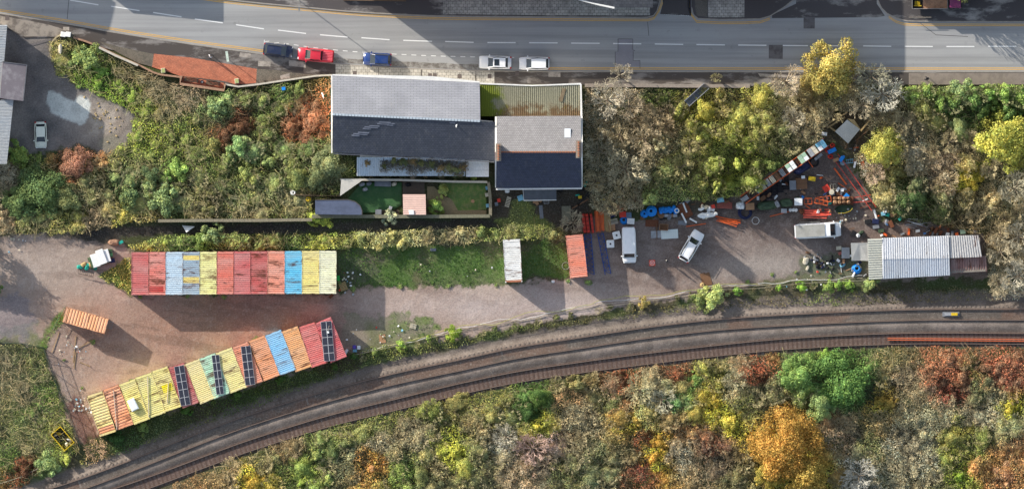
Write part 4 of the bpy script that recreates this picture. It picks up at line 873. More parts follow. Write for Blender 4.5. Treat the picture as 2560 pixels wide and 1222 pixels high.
# ================================================================ people
def person(px, py, ang, label, top, legs, hairc, z=.13, bag=False, walk=.25, crouch=0):
    r = thing('person', label, 'person', px, py, ang, None, z)
    V = [(0,0,.95),(0,0,1.15),(.0,0,1.38),(.01,0,1.50),(.02,0,1.60),(.03,0,1.70)]; R = [.15,.135,.16,.065,.085,.095]; E = [(0,1),(1,2),(2,3),(3,4),(4,5)]
    def chain(st, pts, rad):
        p = st
        for q, rr in zip(pts, rad): V.append(q); R.append(rr); E.append((p, len(V)-1)); p = len(V)-1
        return p
    for s in (1, -1):
        f = s*walk; chain(0, [(.0,s*.10,.86),(f*.5+.04,s*.10,.50),(f-.05*(s<0),s*.10,.10),(f+.16,s*.11,.05)], [.10,.065,.045,.04])
        g = -s*walk; w = chain(2, [(0,s*.19,1.40),(g*.3-.02,s*.24,1.14),(g*.6+.08,s*.22,.92)], [.065,.045,.035])
        hp = V[w]; c = chain(w, [(hp[0]+.04,hp[1],hp[2]-.07)], [.032])
        for k in range(4):
            L = (.06,.075,.07,.055)[k]; y = (k-1.5)*.018; chain(c, [(hp[0]+.06+.01*k,hp[1]+y,hp[2]-.10),(hp[0]+.065,hp[1]+y,hp[2]-.10-L)], [.009,.008])
        chain(w, [(hp[0]+.07,hp[1]-s*.03,hp[2]-.05),(hp[0]+.09,hp[1]-s*.035,hp[2]-.09)], [.010,.009])
    me = bpy.data.meshes.new('body'); me.from_pydata(V, E, []); o = bpy.data.objects.new('body', me); link(o, r)
    o.modifiers.new('skin', 'SKIN'); 
    if not me.skin_vertices: 
        bpy.context.view_layer.objects.active = o
    for i, sv in enumerate(me.skin_vertices[0].data): sv.radius = (R[i], R[i]*(1.15 if i in (1,2) else 1)); sv.use_root = (i == 0)
    ss = o.modifiers.new('sub', 'SUBSURF'); ss.levels = 1; ss.render_levels = 2
    m, nt, out = nodes('clothed_figure'); tc = N(nt, 'ShaderNodeTexCoord'); sx = N(nt, 'ShaderNodeSeparateXYZ'); nt.links.new(tc.outputs['Object'], sx.inputs[0])
    mr = N(nt, 'ShaderNodeMath', operation='MULTIPLY'); nt.links.new(sx.outputs[2], mr.inputs[0]); mr.inputs[1].default_value = .5
    rc = ramp(nt, mr.outputs[0], [(0,(.02,.02,.02)),(.05,srgb(legs)),(.455,srgb(top)),(.755,(.45,.28,.2))]); nt.nodes[-1].color_ramp.interpolation = 'CONSTANT'; finish(nt, out, rc, .8); me.materials.append(m)
    hm = MB(); vs = []; fs = []
    for i in range(6):
        for j in range(12):
            a = i/5*PI*.55; b = 2*PI*j/12; vs.append((.02+.108*math.sin(a)*math.cos(b), .098*math.sin(a)*math.sin(b), 1.70+.105*math.cos(a)))
    for i in range(5):
        for j in range(12): fs.append((i*12+j, (i+1)*12+j, (i+1)*12+(j+1)%12, i*12+(j+1)%12))
    hm.add(vs, fs); hm.build('hair', plain('hair', hairc, .8, var=.2), r, smooth=True)
    if bag: MB().rbox(-.20, 0, .2, .34, 1.02, 1.45).build('rucksack', plain('rucksack_cloth', (40,42,50), .8), r, bevel=.04)
    return r
person(525, 141, .4, 'pedestrian in a pale grey coat walking on the footway above the red brick paving', (206,206,210), (70,74,86), (120,100,84))
person(2317, 197, PI, 'pedestrian in dark clothing with a rucksack on the dry footway at the right', (30,32,40), (34,36,46), (30,24,20), bag=True)
person(1666, 651, 1.2, 'person in black standing between the orange landing pad and the slanted white car', (32,30,34), (34,32,34), (190,180,170), z=.02, walk=.05)
# ================================================================ landing pad, posts, walls, fences
pad = thing('landing_pad', 'square orange drone landing pad marked with an H in a circle', 'landing pad', 1630.5, 657, .05, z=.10)
opm = plain('orange_pad_fabric', (236,92,70), .7, var=.08); wpm = plain('white_pad_print', (240,220,210), .7, var=.05)
MB().box(-.42,.42,-.42,.42,-.12,.02).build('pad', opm, pad); m = MB()
n = 28
for k in range(n):
    a, b = 2*PI*k/n, 2*PI*(k+1)/n; m.add([(.34*math.cos(a),.34*math.sin(a),.026),(.34*math.cos(b),.34*math.sin(b),.026),(.28*math.cos(b),.28*math.sin(b),.026),(.28*math.cos(a),.28*math.sin(a),.026)], [(3,2,1,0)])
m.box(-.14,-.08,-.14,.14,.02,.028); m.box(.08,.14,-.14,.14,.02,.028); m.box(-.08,.08,-.03,.03,.02,.028); m.build('h_marking', wpm, pad)
stonec = plain('stone_coping', (200,192,176), .85, var=.25, scale=4); brickc = plain('orange_brick_coping', (176,138,112), .85, var=.35, scale=4)
def wall(name, label, pts, h, th, mat, capm=None, z0=-.1, cat='wall', group=None):
    cx, cy = pts[len(pts)//2]; r = thing(name, label, cat, cx, cy, group=group); o_ = at(cx, cy)
    MB(*o_).strip(pts, th, z0, h-z0).build('wall', mat, r)
    if capm: MB(*o_).strip(pts, th+.08, h, .06).build('coping', capm, r)
    return r
wall('boundary_wall', 'low brick wall with pale coping between the footway and the overgrown bank', [(183,94),(215,104),(247,117),(290,138),(345,162),(385,182),(402,187),(450,193)], .9, .18, brick_m, brickc)
wall('boundary_wall', 'white topped wall stretch along the cobbles above the bank', [(247,119),(290,140),(345,164)], 1.07, .22, stonec, stonec)
wall('boundary_wall', 'brick wall with a thin pale coping running from the planter up to the warehouse', [(562,211),(596,217),(640,212),(700,203),(790,190),(830,188)], .9, .16, brick_m, stonec)
wall('boundary_wall', 'long concrete parapet along the footway beside the mossy annexe and the bare tree', [(1462,214),(1560,214),(1700,215),(1875,216)], 1.0, .42, stonec, plain('worn_concrete_coping', (158,146,134), .85, var=.3, scale=3))
wall('kerb_wall', 'curved low edging round the weedy corner by the gate pillars', [(152,88),(140,94),(131,104),(126,118),(124,128)], .3, .2, plain('pale_edging', (190,176,140), .9))
for k, (x, lab) in enumerate(((158,'white capped gate pillar, the left of a pair'),(170.5,'white capped gate pillar, the right of a pair'))):
    t = thing('gate_pillar', lab+' at the top of the weedy corner', 'pillar', x, 86.5, -.15, 'gate pillars'); MB().box(-.3,.3,-.3,.3,0,1.3).build('shaft', render_w, t); MB().box(-.36,.36,-.36,.36,1.3,1.4).build('cap', render_w, t, bevel=.04)
st = thing('standing_stone', 'pale standing stone in the weeds below the gate pillars', 'stone', 150, 122); MB().add([(-.35,-.3,-.1),(.35,-.35,-.1),(.4,.3,-.1),(-.3,.35,-.1),(-.1,-.7,1.2),(.12,-.75,1.2),(.2,.5,1.3),(.05,.7,1.35)], [(3,2,1,0),(4,5,6,7),(0,1,5,4),(1,2,6,5),(2,3,7,6),(3,0,4,7)]).build('stone', stonec, st)
# drain channel
dr = MB(*at(95,110)); dr.strip([(60,118),(128,99)], .35, .005, .02); o_ = dr.build('drain_channel', plain('drain_grating', (120,114,112), .7, var=.4, scale=8)); o_.location = at(95,110)+(0.03,); tag(o_, 'narrow drain channel crossing the entrance of the apron', 'drain')
# planter recess with benches
rp_ = thing('brick_recess', 'low brick recess in the wall below the red brick paving, holding two benches', 'wall', 506, 208); oR = at(506,208)
MB(*oR).strip([(453,190),(450,210),(560,226),(562,210)], .3, 0, .95).build('wall', brick_m, rp_); MB(*oR).strip([(453,190),(450,210),(560,226),(562,210)], .36, .96, .07).build('coping', brickc, rp_)
fl = MB(*oR).pprism([(455,192),(560,206),(557,222),(452,207)], -.1, .10).build('floor', bpy.data.materials['red_brick_paving'], rp_)
wood = plain('weathered_wood', (120,100,80), .85, var=.35, scale=6); woodp = plain('pale_wood', (196,168,128), .85, var=.3, scale=5)
for x, y, lab in ((478,200,'left wooden bench in the brick recess'),(532,208,'right wooden bench in the brick recess')):
    b = thing('bench', lab, 'bench', x, y, -.13, 'benches in the brick recess', z=.10); 
    for k in range(3): MB().box(-1.0,1.0,-.3+k*.19,-.15+k*.19,.42,.46).build('seat_slat', wood, b)
    MB().box(-1.0,1.0,.30,.34,.5,.85).build('backrest', wood, b)
    for q in (-.85,.85): MB().box(q-.04,q+.04,-.28,.28,0,.42).build('leg', steel, b)
bn = thing('litter_bin', 'small grey litter bin between the two benches in the recess', 'bin', 505, 205, z=.10); MB().tube((0,0,0),(0,0,.8),.22,12).build('drum', plain('grey_bin', (140,142,146), .6), bn); MB().torus(0,0,.82,.2,.04).build('rim', blk, bn)
sgn = thing('road_sign', 'pale green faced information sign on a post by the red brick paving', 'sign', 569, 148, .15, z=.13); MB().tube((0,0,0),(0,0,2.4),.05).build('post', steel, sgn); MB().rbox(0,.35,.35,1.5,2.3,2.4).build('sign_panel', plain('pale_green_sign', (206,220,204), .6), sgn)
for x, y, lab in ((408,177,'pale green topped stone bollard at the foot of the brick paving'),(592,203,'pale stone planter post right of the brick recess')):
    b = thing('bollard', lab, 'bollard', x, y, .1, z=.13); MB().box(-.3,.3,-.35,.35,0,.8).build('shaft', stonec, b, bevel=.05); MB().box(-.24,.24,-.28,.28,.8,.88).build('cap', plain('mossy_cap', (178,186,120), .9), b)
# lamp post over the far footway
lp_ = thing('street_lamp', 'street lamp on the far footway whose long shadow crosses the road', 'lamp', 748, 2, z=.13); MB().tube((0,0,0),(0,0,6),.07,8,.05).build('post', steel, lp_); MB().tube((0,0,6),(0,-1.1,6.3),.04).build('arm', steel, lp_); MB().rbox(0,-1.3,.25,.55,6.22,6.34).build('lamp_head', steel, lp_)
lp2 = thing('telegraph_pole', 'telegraph pole beyond the left edge whose thin shadow crosses the gravel', 'pole', -75, 585); MB().tube((0,0,0),(0,0,5.3),.14,8,.11).build('post', wood, lp2); MB().box(-.7,.7,-.05,.05,5.0,5.12).build('crossarm', wood, lp2)
rl_ = thing('planter_box', 'rusty edged planter bed on the far footway cut by the top edge', 'planter', 937, -3, -.02, z=.13); MB().box(-4.5,4.4,-.35,-.1,0,.4).build('edge', wood, rl_); MB().box(-4.5,-4.2,-.1,2,0,.4).build('edge', wood, rl_); MB().box(4.2,4.4,-.1,2,0,.4).build('edge', wood, rl_); MB().box(-4.2,4.2,-.1,2,0,.3).build('soil', plain('dark_soil', (70,58,52), .95, var=.5, scale=4), rl_)
# stone wall above the lane, garden walls
rough_stone = plain('rubble_stone', (150,142,120), .95, var=.5, scale=5); dgrey = plain('dark_garden_wall', (88,84,78), .9, var=.4, scale=3)
wall('lane_wall', 'rubble stone wall top between the wooded bank and the dark lane', [(395,552),(520,551),(650,551),(780,549)], 1.6, .35, rough_stone, rough_stone)
wall('garden_wall', 'grey wall at the foot of the gardens above the dark lane', [(780,541),(905,541),(1100,541),(1225,540)], 1.5, .4, dgrey, plain('mossy_coping', (128,126,104), .9, var=.4, scale=3))
wall('garden_wall', 'thin pale topped wall between the gardens and the ivy covered lean-to', [(850,449),(1000,450),(1130,454),(1218,455)], 1.5, .22, dgrey, stonec)
wall('garden_wall', 'rubble edged wall at the right end of the second lawn', [(1221,455),(1226,500),(1226,540)], 1.2, .35, rough_stone, rough_stone)
turf = asphalt('artificial_turf', (56,100,54), (76,112,66), .7, 1.0, fine=.25, tracks=.15); lawn = asphalt('sunny_lawn', (100,134,60), (148,150,88), .75, 1.4, fine=.4, tracks=.2)
t = MB(); t.pprism([(905,456),(1004,456),(1004,512),(985,524),(955,530),(905,532),(868,498)], -.1, .14); o_ = t.build('turf', turf); tag(o_, 'dark green artificial turf in the left garden', kind='structure')
t = MB(); t.pprism([(1120,457),(1216,457),(1216,524),(1145,526),(1130,500),(1095,470),(1100,457)], -.1, .14); o_ = t.build('lawn', lawn); tag(o_, 'bright lawn in the right garden', kind='structure')
t = MB(); t.pprism([(1068,466),(1085,466),(1110,492),(1150,500),(1175,524),(1216,526),(1216,538),(1068,538)], -.1, .12); o_ = t.build('garden_path', plain('garden_gravel', (152,136,104), .9, var=.35, scale=6)); tag(o_, 'buff stone edging of the lawn', kind='structure')
def boards(m, x0, x1, y0, y1, z, n, gap=.012):
    h = (y1-y0)/n
    for k in range(n): m.box(x0, x1, y0+k*h+gap, y0+(k+1)*h-gap, z, z+.03)
    return m
dk_ = thing('decking', 'brown timber decking between the two small gardens', 'decking', 1034, 470); boards(MB(), -1.55, 1.55, -.95, .95, .2, 13).build('boards', plain('decking_boards', (104,92,80), .85, var=.3, scale=5), dk_); MB().box(-1.5,1.5,-.9,.9,-.1,.19).build('joists', blk, dk_)
dk_ = thing('decking', 'small dark timber step below the artificial turf', 'decking', 975, 531); boards(MB(), -1.3, 1.3, -.35, .35, .16, 5).build('boards', plain('decking_boards', (104,92,80), .85, var=.3, scale=5), dk_)
ps = thing('garden_shed', 'garden shed with a pink ribbed roof between the two gardens', 'shed', 1036, 512); oS = at(1036,512); MB(*oS).pprism([(1011,490),(1061,490),(1061,535),(1011,535)], -.1, 2.1).build('wall', wood, ps)
corr_quad([(1007,486),(1064,486),(1065,537),(1008,537)], (2.45,2.45,2.3,2.3), .2, .012, plain('faded_pink_sheeting', (228,192,176), .7, var=.15, scale=2), 'roof', ps, oS, 11); MB(*oS).pprism([(1021,525),(1034,525),(1035,536),(1023,536)], 2.38, 2.44).build('roof_light', lamp_w, ps)
bs = thing('garden_outbuilding', 'round ended outbuilding with a blue-grey felt roof left of the artificial turf', 'shed', 845, 519); oB = at(845,519); q = [(788,500),(870,499),(888,504),(900,514),(905,526),(905,537),(788,536)]
MB(*oB).pprism([(790,502),(870,501),(887,506),(898,515),(903,526),(903,535),(790,534)], -.1, 2.2).build('wall', dgrey, bs); MB(*oB).pprism(q, 2.2, 2.34).build('roof', asphalt('blue_grey_felt', (92,102,126), (70,78,98), .5, .9), bs); MB(*oB).strip(q[:6], .12, 2.34, .05).build('roof_trim', dgrey, bs)
tr_ = thing('sail_canopy', 'pale triangular canopy over the corner of the artificial turf', 'canopy', 872, 470); oT = at(872,470); vs = [at(853,448)+(2.4,), at(910,448)+(2.3,), at(850,490)+(2.2,)]
MB(*oT).add(vs+[(a,b,c-.03) for a,b,c in vs], [(2,1,0),(3,4,5),(0,1,4,3),(1,2,5,4),(2,0,3,5)]).build('sheet', plain('pale_canopy', (208,202,190), .8, var=.15), tr_)
# pale screen on the lane side, left of outbuilding
wall('timber_fence', 'thin pale fence line left of the outbuilding', [(735,487),(790,489),(850,490)], 1.4, .08, wood)
# ================================================================ yard stock, scrap and garden things
P = dict(red=plain('red_plastic', (214,66,48), .5), orange=plain('orange_paint', (232,106,50), .5, var=.25), tan=plain('tan_timber', (186,158,110), .85, var=.35, scale=6), blue=plain('blue_plastic', (30,136,222), .5, var=.2), dblue=plain('dark_blue_tarpaulin', (28,38,78), .6), white=plain('white_plastic', (230,232,230), .5, var=.15, scale=4), grey=plain('grey_sheet', (132,136,142), .6), lgrey=plain('pale_grey_metal', (176,178,180), .5, .2), brown=plain('brown_timber', (128,94,68), .85, var=.35, scale=6),
         rust=plain('rusty_steel', (122,74,50), .85, var=.4, scale=4), green=plain('green_tarpaulin', (66,86,62), .6, var=.35, scale=3), teal=plain('teal_plastic', (40,168,150), .55), black=blk, card=plain('brown_cardboard', (172,132,98), .9, var=.25), lblue=plain('pale_blue_plastic', (132,190,214), .5), ygreen=plain('pale_green_tank', (176,206,176), .45), yellow=plain('yellow_paint', (226,190,40), .5), pink=plain('dull_red_timber', (168,96,84), .85, var=.35, scale=6), truss=plain('blue_painted_steel', (44,92,170), .5, var=.3, scale=4), cream=plain('cream_box', (214,204,180), .7))
def item(name, label, cat, px, py, ang=0, z=.02, group=None): return thing(name, label, cat, px, py, math.radians(ang), group, z)
def single(name, label, cat, px, py, ang, mb, mat, z=.02, group=None, bevel=0, smooth=False):
    o = mb.build(name, mat, None, smooth=smooth, bevel=bevel); x, y = at(px, py); o.location = (x, y, z); o.rotation_euler = (0, 0, math.radians(ang)); return tag(o, label, cat, group)
def beam(px0, py0, px1, py1, label, mat, group, z=.05, w=.11, h=.08, name='racking_beam', cat='beam'):
    L = math.hypot(px1-px0, py1-py0)*S; ang = math.degrees(math.atan2(py0-py1, px1-px0)); m = MB(); m.box(-L/2, L/2, -w/2, w/2, 0, h); m.box(-L/2-.02, -L/2, -w*.9, w*.9, -.04, h+.05); m.box(L/2, L/2+.02, -w*.9, w*.9, -.04, h+.05)
    return single(name, label, cat, (px0+px1)/2, (py0+py1)/2, ang, m, mat, z, group)
def tub(name, label, cat, px, py, ang, lx, ly, h, mat, lidm=None, z=.02, group=None, part='body', lidn='lid'):
    r = item(name, label, cat, px, py, ang, z, group); MB().rbox(0, 0, lx, ly, 0, h, 0, .97).build(part, mat, r, bevel=.03); MB().rbox(0, 0, lx*1.03, ly*1.03, h, h+.05).build(lidn, lidm or mat, r, bevel=.015); return r
def sack(name, label, cat, px, py, ang, lx, ly, h, mat, z=.02, group=None, seed=0):
    r_ = random.Random(seed+int(px*7+py)); vs = []; fs = []; n, k = 12, 5
    for i in range(k):
        a = i/(k-1)*PI/2
        for j in range(n):
            b = 2*PI*j/n; q = (math.cos(a)**.45)*(1+.12*r_.uniform(-1, 1)); sx = math.copysign(abs(math.cos(b))**.7, math.cos(b)); sy = math.copysign(abs(math.sin(b))**.7, math.sin(b))
            vs.append((lx/2*q*sx, ly/2*q*sy, h*math.sin(a)**.8*(1+.1*r_.uniform(-1, 1))))
    for i in range(k-1):
        for j in range(n): fs.append((i*n+j, i*n+(j+1)%n, (i+1)*n+(j+1)%n, (i+1)*n+j))
    fs.append(tuple(range((k-1)*n, k*n))); m = MB(); m.add(vs, fs); return single(name, label, cat, px, py, ang, m, mat, z, group, smooth=False)
def pallet(px, py, ang, label, mat, lx=1.2, ly=1.0, z=.02, group=None):
    r = item('pallet', label, 'pallet', px, py, ang, z, group); m = MB()
    for k in range(6): m.box(-lx/2+k*lx/6+.01, -lx/2+(k+1)*lx/6-.05, -ly/2, ly/2, .11, .135)
    m.build('deck', mat, r); m = MB()
    for q in (-ly/2+.05, 0, ly/2-.05): m.box(-lx/2, lx/2, q-.04, q+.04, 0, .108)
    m.build('runner', mat, r); return r
def coil(px, py, R, r_, label, mat, turns=3, z=.1, name='hose_coil', group=None, cat='hose'):
    m = MB()
    for k in range(turns): m.torus(random.uniform(-.06,.06), random.uniform(-.06,.06), k*r_*.9, R-k*.09, r_, 22, 6)
    return single(name, label, cat, px, py, random.uniform(0, 90), m, mat, z, group, smooth=True)
def sheet(px, py, ang, lx, ly, label, mat, z=.03, name='sheet', cat='sheet', group=None, h=.03, bevel=0): return single(name, label, cat, px, py, ang, MB().box(-lx/2, lx/2, -ly/2, ly/2, 0, h), mat, z, group, bevel=bevel)
# barriers and timber by the orange container
for k, (x, w_, c) in enumerate(((1460,.45,'red'),(1469,.45,'red'),(1480,.35,'red'))):
    r = item('road_barrier', ['red plastic barrier, leftmost of three beside the yard hedge','red plastic barrier in the middle of the three','narrow red plastic barrier nearest the orange beams'][k], 'barrier', x, 558, -83, .02, 'red barriers'); MB().rbox(0,0,2.8,w_,0,.95,0,.9).build('body', P[c], r, bevel=.05)
    for q in (-.9,-.3,.3,.9): MB().rbox(q,0,.22,w_*.7,.95,.99).build('moulding', plain('dark_red_plastic', (150,40,34), .6), r)
for k in range(7): beam(1487.5+k*3.3, 529+random.uniform(-3,2), 1490.5+k*3.2, 578+random.uniform(-3,3), 'orange racking beam laid with six others above the blue trusses', P['orange'], 'orange beams stacked above the trusses', z=.4+random.uniform(-.1,.3), w=.13)
for k in range(5): beam(1510+k*3.4, 526+random.uniform(-2,2), 1513+k*3.4, 579+random.uniform(-3,3), 'pale timber post stacked right of the orange beams', P['tan'], 'timber posts stacked by the orange beams', z=.4+random.uniform(-.1,.2), w=.14, name='timber_post', cat='post')
g_ = item('grille', 'cream slatted grille lying on timber right of the post stack', 'grille', 1533, 554, 12, .5); m = MB(); m.box(-.65,.65,-.35,-.28,0,.05); m.box(-.65,.65,.28,.35,0,.05)
for k in range(9): m.box(-.6+k*.145,-.55+k*.145,-.3,.3,0,.04)
m.build('bars', P['cream'], g_)
tub('crate','pinkish wooden crate under the cream grille','crate',1530,568,5,.9,1.0,.4,P['pink'],P['card'])
tub('storage_box','dark blue box behind the cream grille','box',1531,538,20,1.0,.6,.5,P['dblue'])
tub('storage_box','red topped box at the head of the white van','box',1557,536,3,.9,.8,.7,P['red']); tub('storage_box','ribbed grey-blue box right of the red topped box','box',1572,538,3,.75,.75,.6,plain('grey_blue_plastic',(110,134,160),.6)); tub('storage_box','white lidded box above the white van bonnet end','box',1577,553,-3,1.0,.8,.7,P['white'])
coil(1560,550,.5,.12,'blue hose loop beside the white lidded box',P['blue'])
# trusses
for k, (a, b, w_, lab) in enumerate((((1469,586),(1477,687),17,'wide blue lattice truss lying against the orange container'),((1501,584),(1520,685),14,'narrow blue lattice truss lying alone on the gravel'))):
    cx, cy = (a[0]+b[0])/2, (a[1]+b[1])/2; L = math.hypot(b[0]-a[0], b[1]-a[1])*S; r = item('lattice_truss', lab, 'truss', cx, cy, math.degrees(math.atan2(a[1]-b[1], b[0]-a[0])), .1, 'blue lattice trusses'); w = w_*S; n = 10
    for s in (-1, 1):
        for z in (0, .35) if k == 0 else (0,): MB().box(-L/2, L/2, s*w/2-.045, s*w/2+.045, z, z+.09).build('chord', P['truss'], r)
    m = MB()
    for i in range(n):
        x0, x1 = -L/2+i*L/n, -L/2+(i+1)*L/n; m.tube((x0,-w/2,.05),(x1,w/2,.05),.032,5) if i%2 else m.tube((x0,w/2,.05),(x1,-w/2,.05),.032,5); m.tube((x0,-w/2,.08),(x0,w/2,.08),.03,5)
        if k == 0: m.tube((x0,-w/2,.4),(x1,w/2,.4),.03,5)
    m.build('lacing', P['truss'], r)
# tank cubes
for x, y, a, lab in ((1541.5,588,14,'white cube tank nearer the white van, upper of the pair'),(1526,609.5,2,'white cube tank nearer the blue truss, lower of the pair')):
    r = item('water_tank', lab, 'tank', x, y, a, .02, 'white cube tanks'); MB().rbox(0,0,1.1,1.1,.12,1.15).build('tank', P['white'], r, bevel=.12); MB().tube((0,0,1.14),(0,0,1.2),.13,14).build('cap', blk, r)
    m = MB(); [m.box(q-.5,q+.5,-.5+0,-.4,0,.1) for q in (0,)]; m.box(-.5,.5,.4,.5,0,.1); m.box(-.5,.5,-.05,.05,0,.1); m.build('base', steel, r)
sheet(1640,586,2,1.45,1.0,'plain grey metal panel on the gravel left of the patterned panel',P['lgrey'],name='metal_sheet',cat='sheet'); 
def tread_mat():
    m, nt, out = nodes('tread_plate'); v = coords(nt, 'Object', rot=.8); b = N(nt, 'ShaderNodeTexBrick', i_Scale=1.0, i_Mortar_Size=.05, i_Brick_Width=.34, i_Row_Height=.2); b.inputs['Color1'].default_value = srgb((190,206,198))+(1,); b.inputs['Color2'].default_value = srgb((196,214,206))+(1,); b.inputs['Mortar'].default_value = (.75,.78,.76,1); nt.links.new(v, b.inputs[0]); finish(nt, out, b.outputs[0], .5); return m
sheet(1674,585,3,2.4,1.3,'white diamond patterned panel on the gravel left of the slanted car',tread_mat(),z=.05,name='patterned_panel',cat='panel'); beam(1641.5,560,1642.5,597,'thin brown bar lying across the grey panel',P['brown'],None,z=.06,name='wooden_bar',cat='bar')
r = item('open_crate','open brown wooden crate above the patterned panel','crate',1659.5,568,-3); m = MB()
for a in ((-.62,-.55,-.45,.45),(.55,.62,-.45,.45),(-.55,.55,-.45,-.39),(-.55,.55,.39,.45)): m.box(*a,0,.45)
m.build('side', P['card'], r); MB().box(-.55,.55,-.39,.39,.02,.1).build('bottom', P['brown'], r)
sheet(1630,558,-2,1.85,1.0,'rusty brown steel sheet left of the open crate',P['rust'],name='steel_sheet'); sheet(1712,526,-62,2.2,1.6,'large rusty sheet leaning behind the white pipes',P['rust'],name='steel_sheet',z=.3)
for a, b, lab in (((1704,533),(1716,557),'white plastic pipe angled in front of the rusty sheet'),((1708,508),(1717,531),'white plastic pipe lying on the rusty sheet'),((1724,546),(1742,556),'short bent white pipe right of the grey sheet')):
    m = MB(); x0, y0 = at(*a); x1, y1 = at(*b); cx, cy = (x0+x1)/2, (y0+y1)/2; m.tube((x0-cx,y0-cy,.0),(x1-cx,y1-cy,.0),.12,10); single('plastic_pipe', lab, 'pipe', (a[0]+b[0])/2, (a[1]+b[1])/2, 0, m, P['white'], .45, 'white plastic pipes')
sheet(1706,557,-5,1.2,.6,'slate grey sheet under the white pipe',P['grey'],name='plastic_sheet')
beam(1716,566,1764,559,'single orange beam below the white pipes',P['orange'],None); beam(1925,541,1972,529,'single orange beam left of the long grey-roofed van',P['orange'],None)
coil(1628,527,.62,.17,'big bright blue hose coil, the largest on the yard edge',P['blue'],4,z=.5); coil(1611,534,.45,.15,'blue hose coil drooping left of the largest one',P['blue'],3,z=.3)
for k in range(7): sack('blue_sack','bright blue wrapped roll in the row right of the hose coils','roll',1652+k*6.3,526-(k%2)*3+random.uniform(-2,2),random.uniform(-30,30),.6,1.0,.7,P['blue'],group='blue wrapped rolls')
coil(1692,526,.28,.08,'small white ringed hose end at the right of the blue rolls',P['white'],1,z=.7)
for k in range(4): tub('grey_crate','low grey crate under the blue rolls','crate',1655+k*11,539,random.uniform(-8,8),.55,.4,.3,P['lgrey'] if k%2 else P['card'],group='low crates under the blue rolls')
beam(1688,541,1650,543,'dark rail lying in front of the blue rolls',P['rust'],None,name='steel_bar',cat='bar')
rr_ = random.Random(4)
for k in range(15): sack('white_bag','white plastic bag in the heap between the rusty sheet and the dull red planks','bag',1744+rr_.uniform(0,48),512+rr_.uniform(0,30),rr_.uniform(0,180),rr_.uniform(.5,1.0),rr_.uniform(.4,.7),rr_.uniform(.3,.8),P['white'] if k%4 else P['cream'],z=.02+rr_.uniform(0,.3),group='white bags heaped on the yard edge')
sack('white_wrap','long white shrink-wrapped bundle in front of the bag heap','bundle',1766,538,6,2.8,.75,.7,P['white'])
tub('fuel_can','red plastic can on the white bag heap','can',1783,516,15,.5,.5,.5,P['red'],z=.7)
for k in range(5): beam(1792,507+k*3,1830,508+k*3.2,'dull red plank stacked right of the white bags',P['pink'],'dull red planks behind the orange beams',z=.3+k*.05,w=.14,name='plank',cat='plank')
tub('gas_drum','pale blue drum behind the white bag heap','drum',1801,500,10,1.0,.65,.6,P['lblue'])
for k in range(8):
    y = 543+k*1.9; beam(1790+rr_.uniform(-2,12),y-2+rr_.uniform(-1,1),1850+rr_.uniform(-10,12),y+8+rr_.uniform(-3,2),'orange beam in the left loose heap on the gravel',P['orange'],'left heap of orange beams',z=.03+k*.05)
for k in range(11):
    y = 522+k*2.0; beam(2008+rr_.uniform(0,4),y+rr_.uniform(-1,2),2072+rr_.uniform(-6,6),y+rr_.uniform(-9,7)*(.6 if k else 2),'coral red beam in the heap above the long van',plain('coral_paint',(234,100,80),.5,var=.2),'heap of coral red beams',z=.03+k*.06)
coil(1862,531,.95,.09,'wide black hose coil right of the orange beam heap',P['dblue'],4); coil(1889,551,.5,.03,'thin white cable ring on the gravel',P['white'],1,z=.05,name='cable_ring'); coil(1414,664,.5,.03,'thin pale cable ring on the grass left of the orange container',P['lgrey'],1,z=.05,name='cable_ring')
# tarpaulin bay along the yard edge
sack('bulk_bag','big white bulk bag at the left end of the tarpaulin row','bag',1851,514,2,1.3,1.1,.9,P['white']); tub('pallet_crate','brown slatted crate between the bulk bag and the green tarpaulin','crate',1875,516,2,1.2,.95,.8,P['brown'],P['card'])
sack('tarpaulin_stack','longer dark green tarpaulin covered stack','tarpaulin',1918,514,4,2.9,1.25,1.0,P['green'],group='green tarpaulin stacks'); sack('tarpaulin_stack','shorter green tarpaulin covered stack next to the white boxes','tarpaulin',1966,507,2,1.9,1.25,1.1,P['green'],group='green tarpaulin stacks'); sack('wrapped_stack','pale grey wrapped stack wedged between the two green tarpaulins','bundle',1943,510,-60,1.1,.7,1.15,P['lgrey'])
for k in range(4): tub('white_box','white wrapped box in the block at the right end of the green tarpaulins','box',1991+(k%2)*10,500+(k//2)*9,0,.55,.5,.9,P['white'],group='white wrapped boxes')
tub('white_box','single white box in front of the green tarpaulin','box',1960,527,0,.8,.6,.5,P['lgrey']); 
for k in range(3): sack('white_bag','small white bag in front of the white wrapped boxes','bag',1976+k*7,525,20*k,.5,.5,.4,P['white'],group='small white bags')
mh = item('mesh_screen','black wire mesh panel lying before the green tarpaulins','panel',1903,526,-2,.35); m = MB()
for k in range(12): m.tube((-1.3+k*.235,-.3,0),(-1.3+k*.235,.3,0),.015,4)
for k in range(4): m.tube((-1.3,-.3+k*.2,0),(1.3,-.3+k*.2,0),.015,4)
m.build('wires', blk, mh)
def oframe(px, py, ang, lx, ly, lab, mat, z=.5):
    r = item('racking_frame', lab, 'frame', px, py, ang, z, 'orange racking frames'); m = MB()
    for s in (-1, 1): m.box(-lx/2, lx/2, s*ly/2-.05, s*ly/2+.05, 0, .1)
    n = max(2, int(lx/.5))
    for k in range(n+1): m.box(-lx/2+k*(lx/n)-.03, -lx/2+k*(lx/n)+.03, -ly/2+.05, ly/2-.05, .02, .08)
    m.build('frame', mat, r); return r
oframe(2020,503,2,1.1,.8,'square orange racking frame right of the white boxes',P['orange']); oframe(2058,499,8,2.2,.8,'long orange racking frame left of the brown sacks',P['orange']); oframe(2053,505,-12,1.9,.6,'tilted orange racking frame lying over the long one',P['orange'],.75)
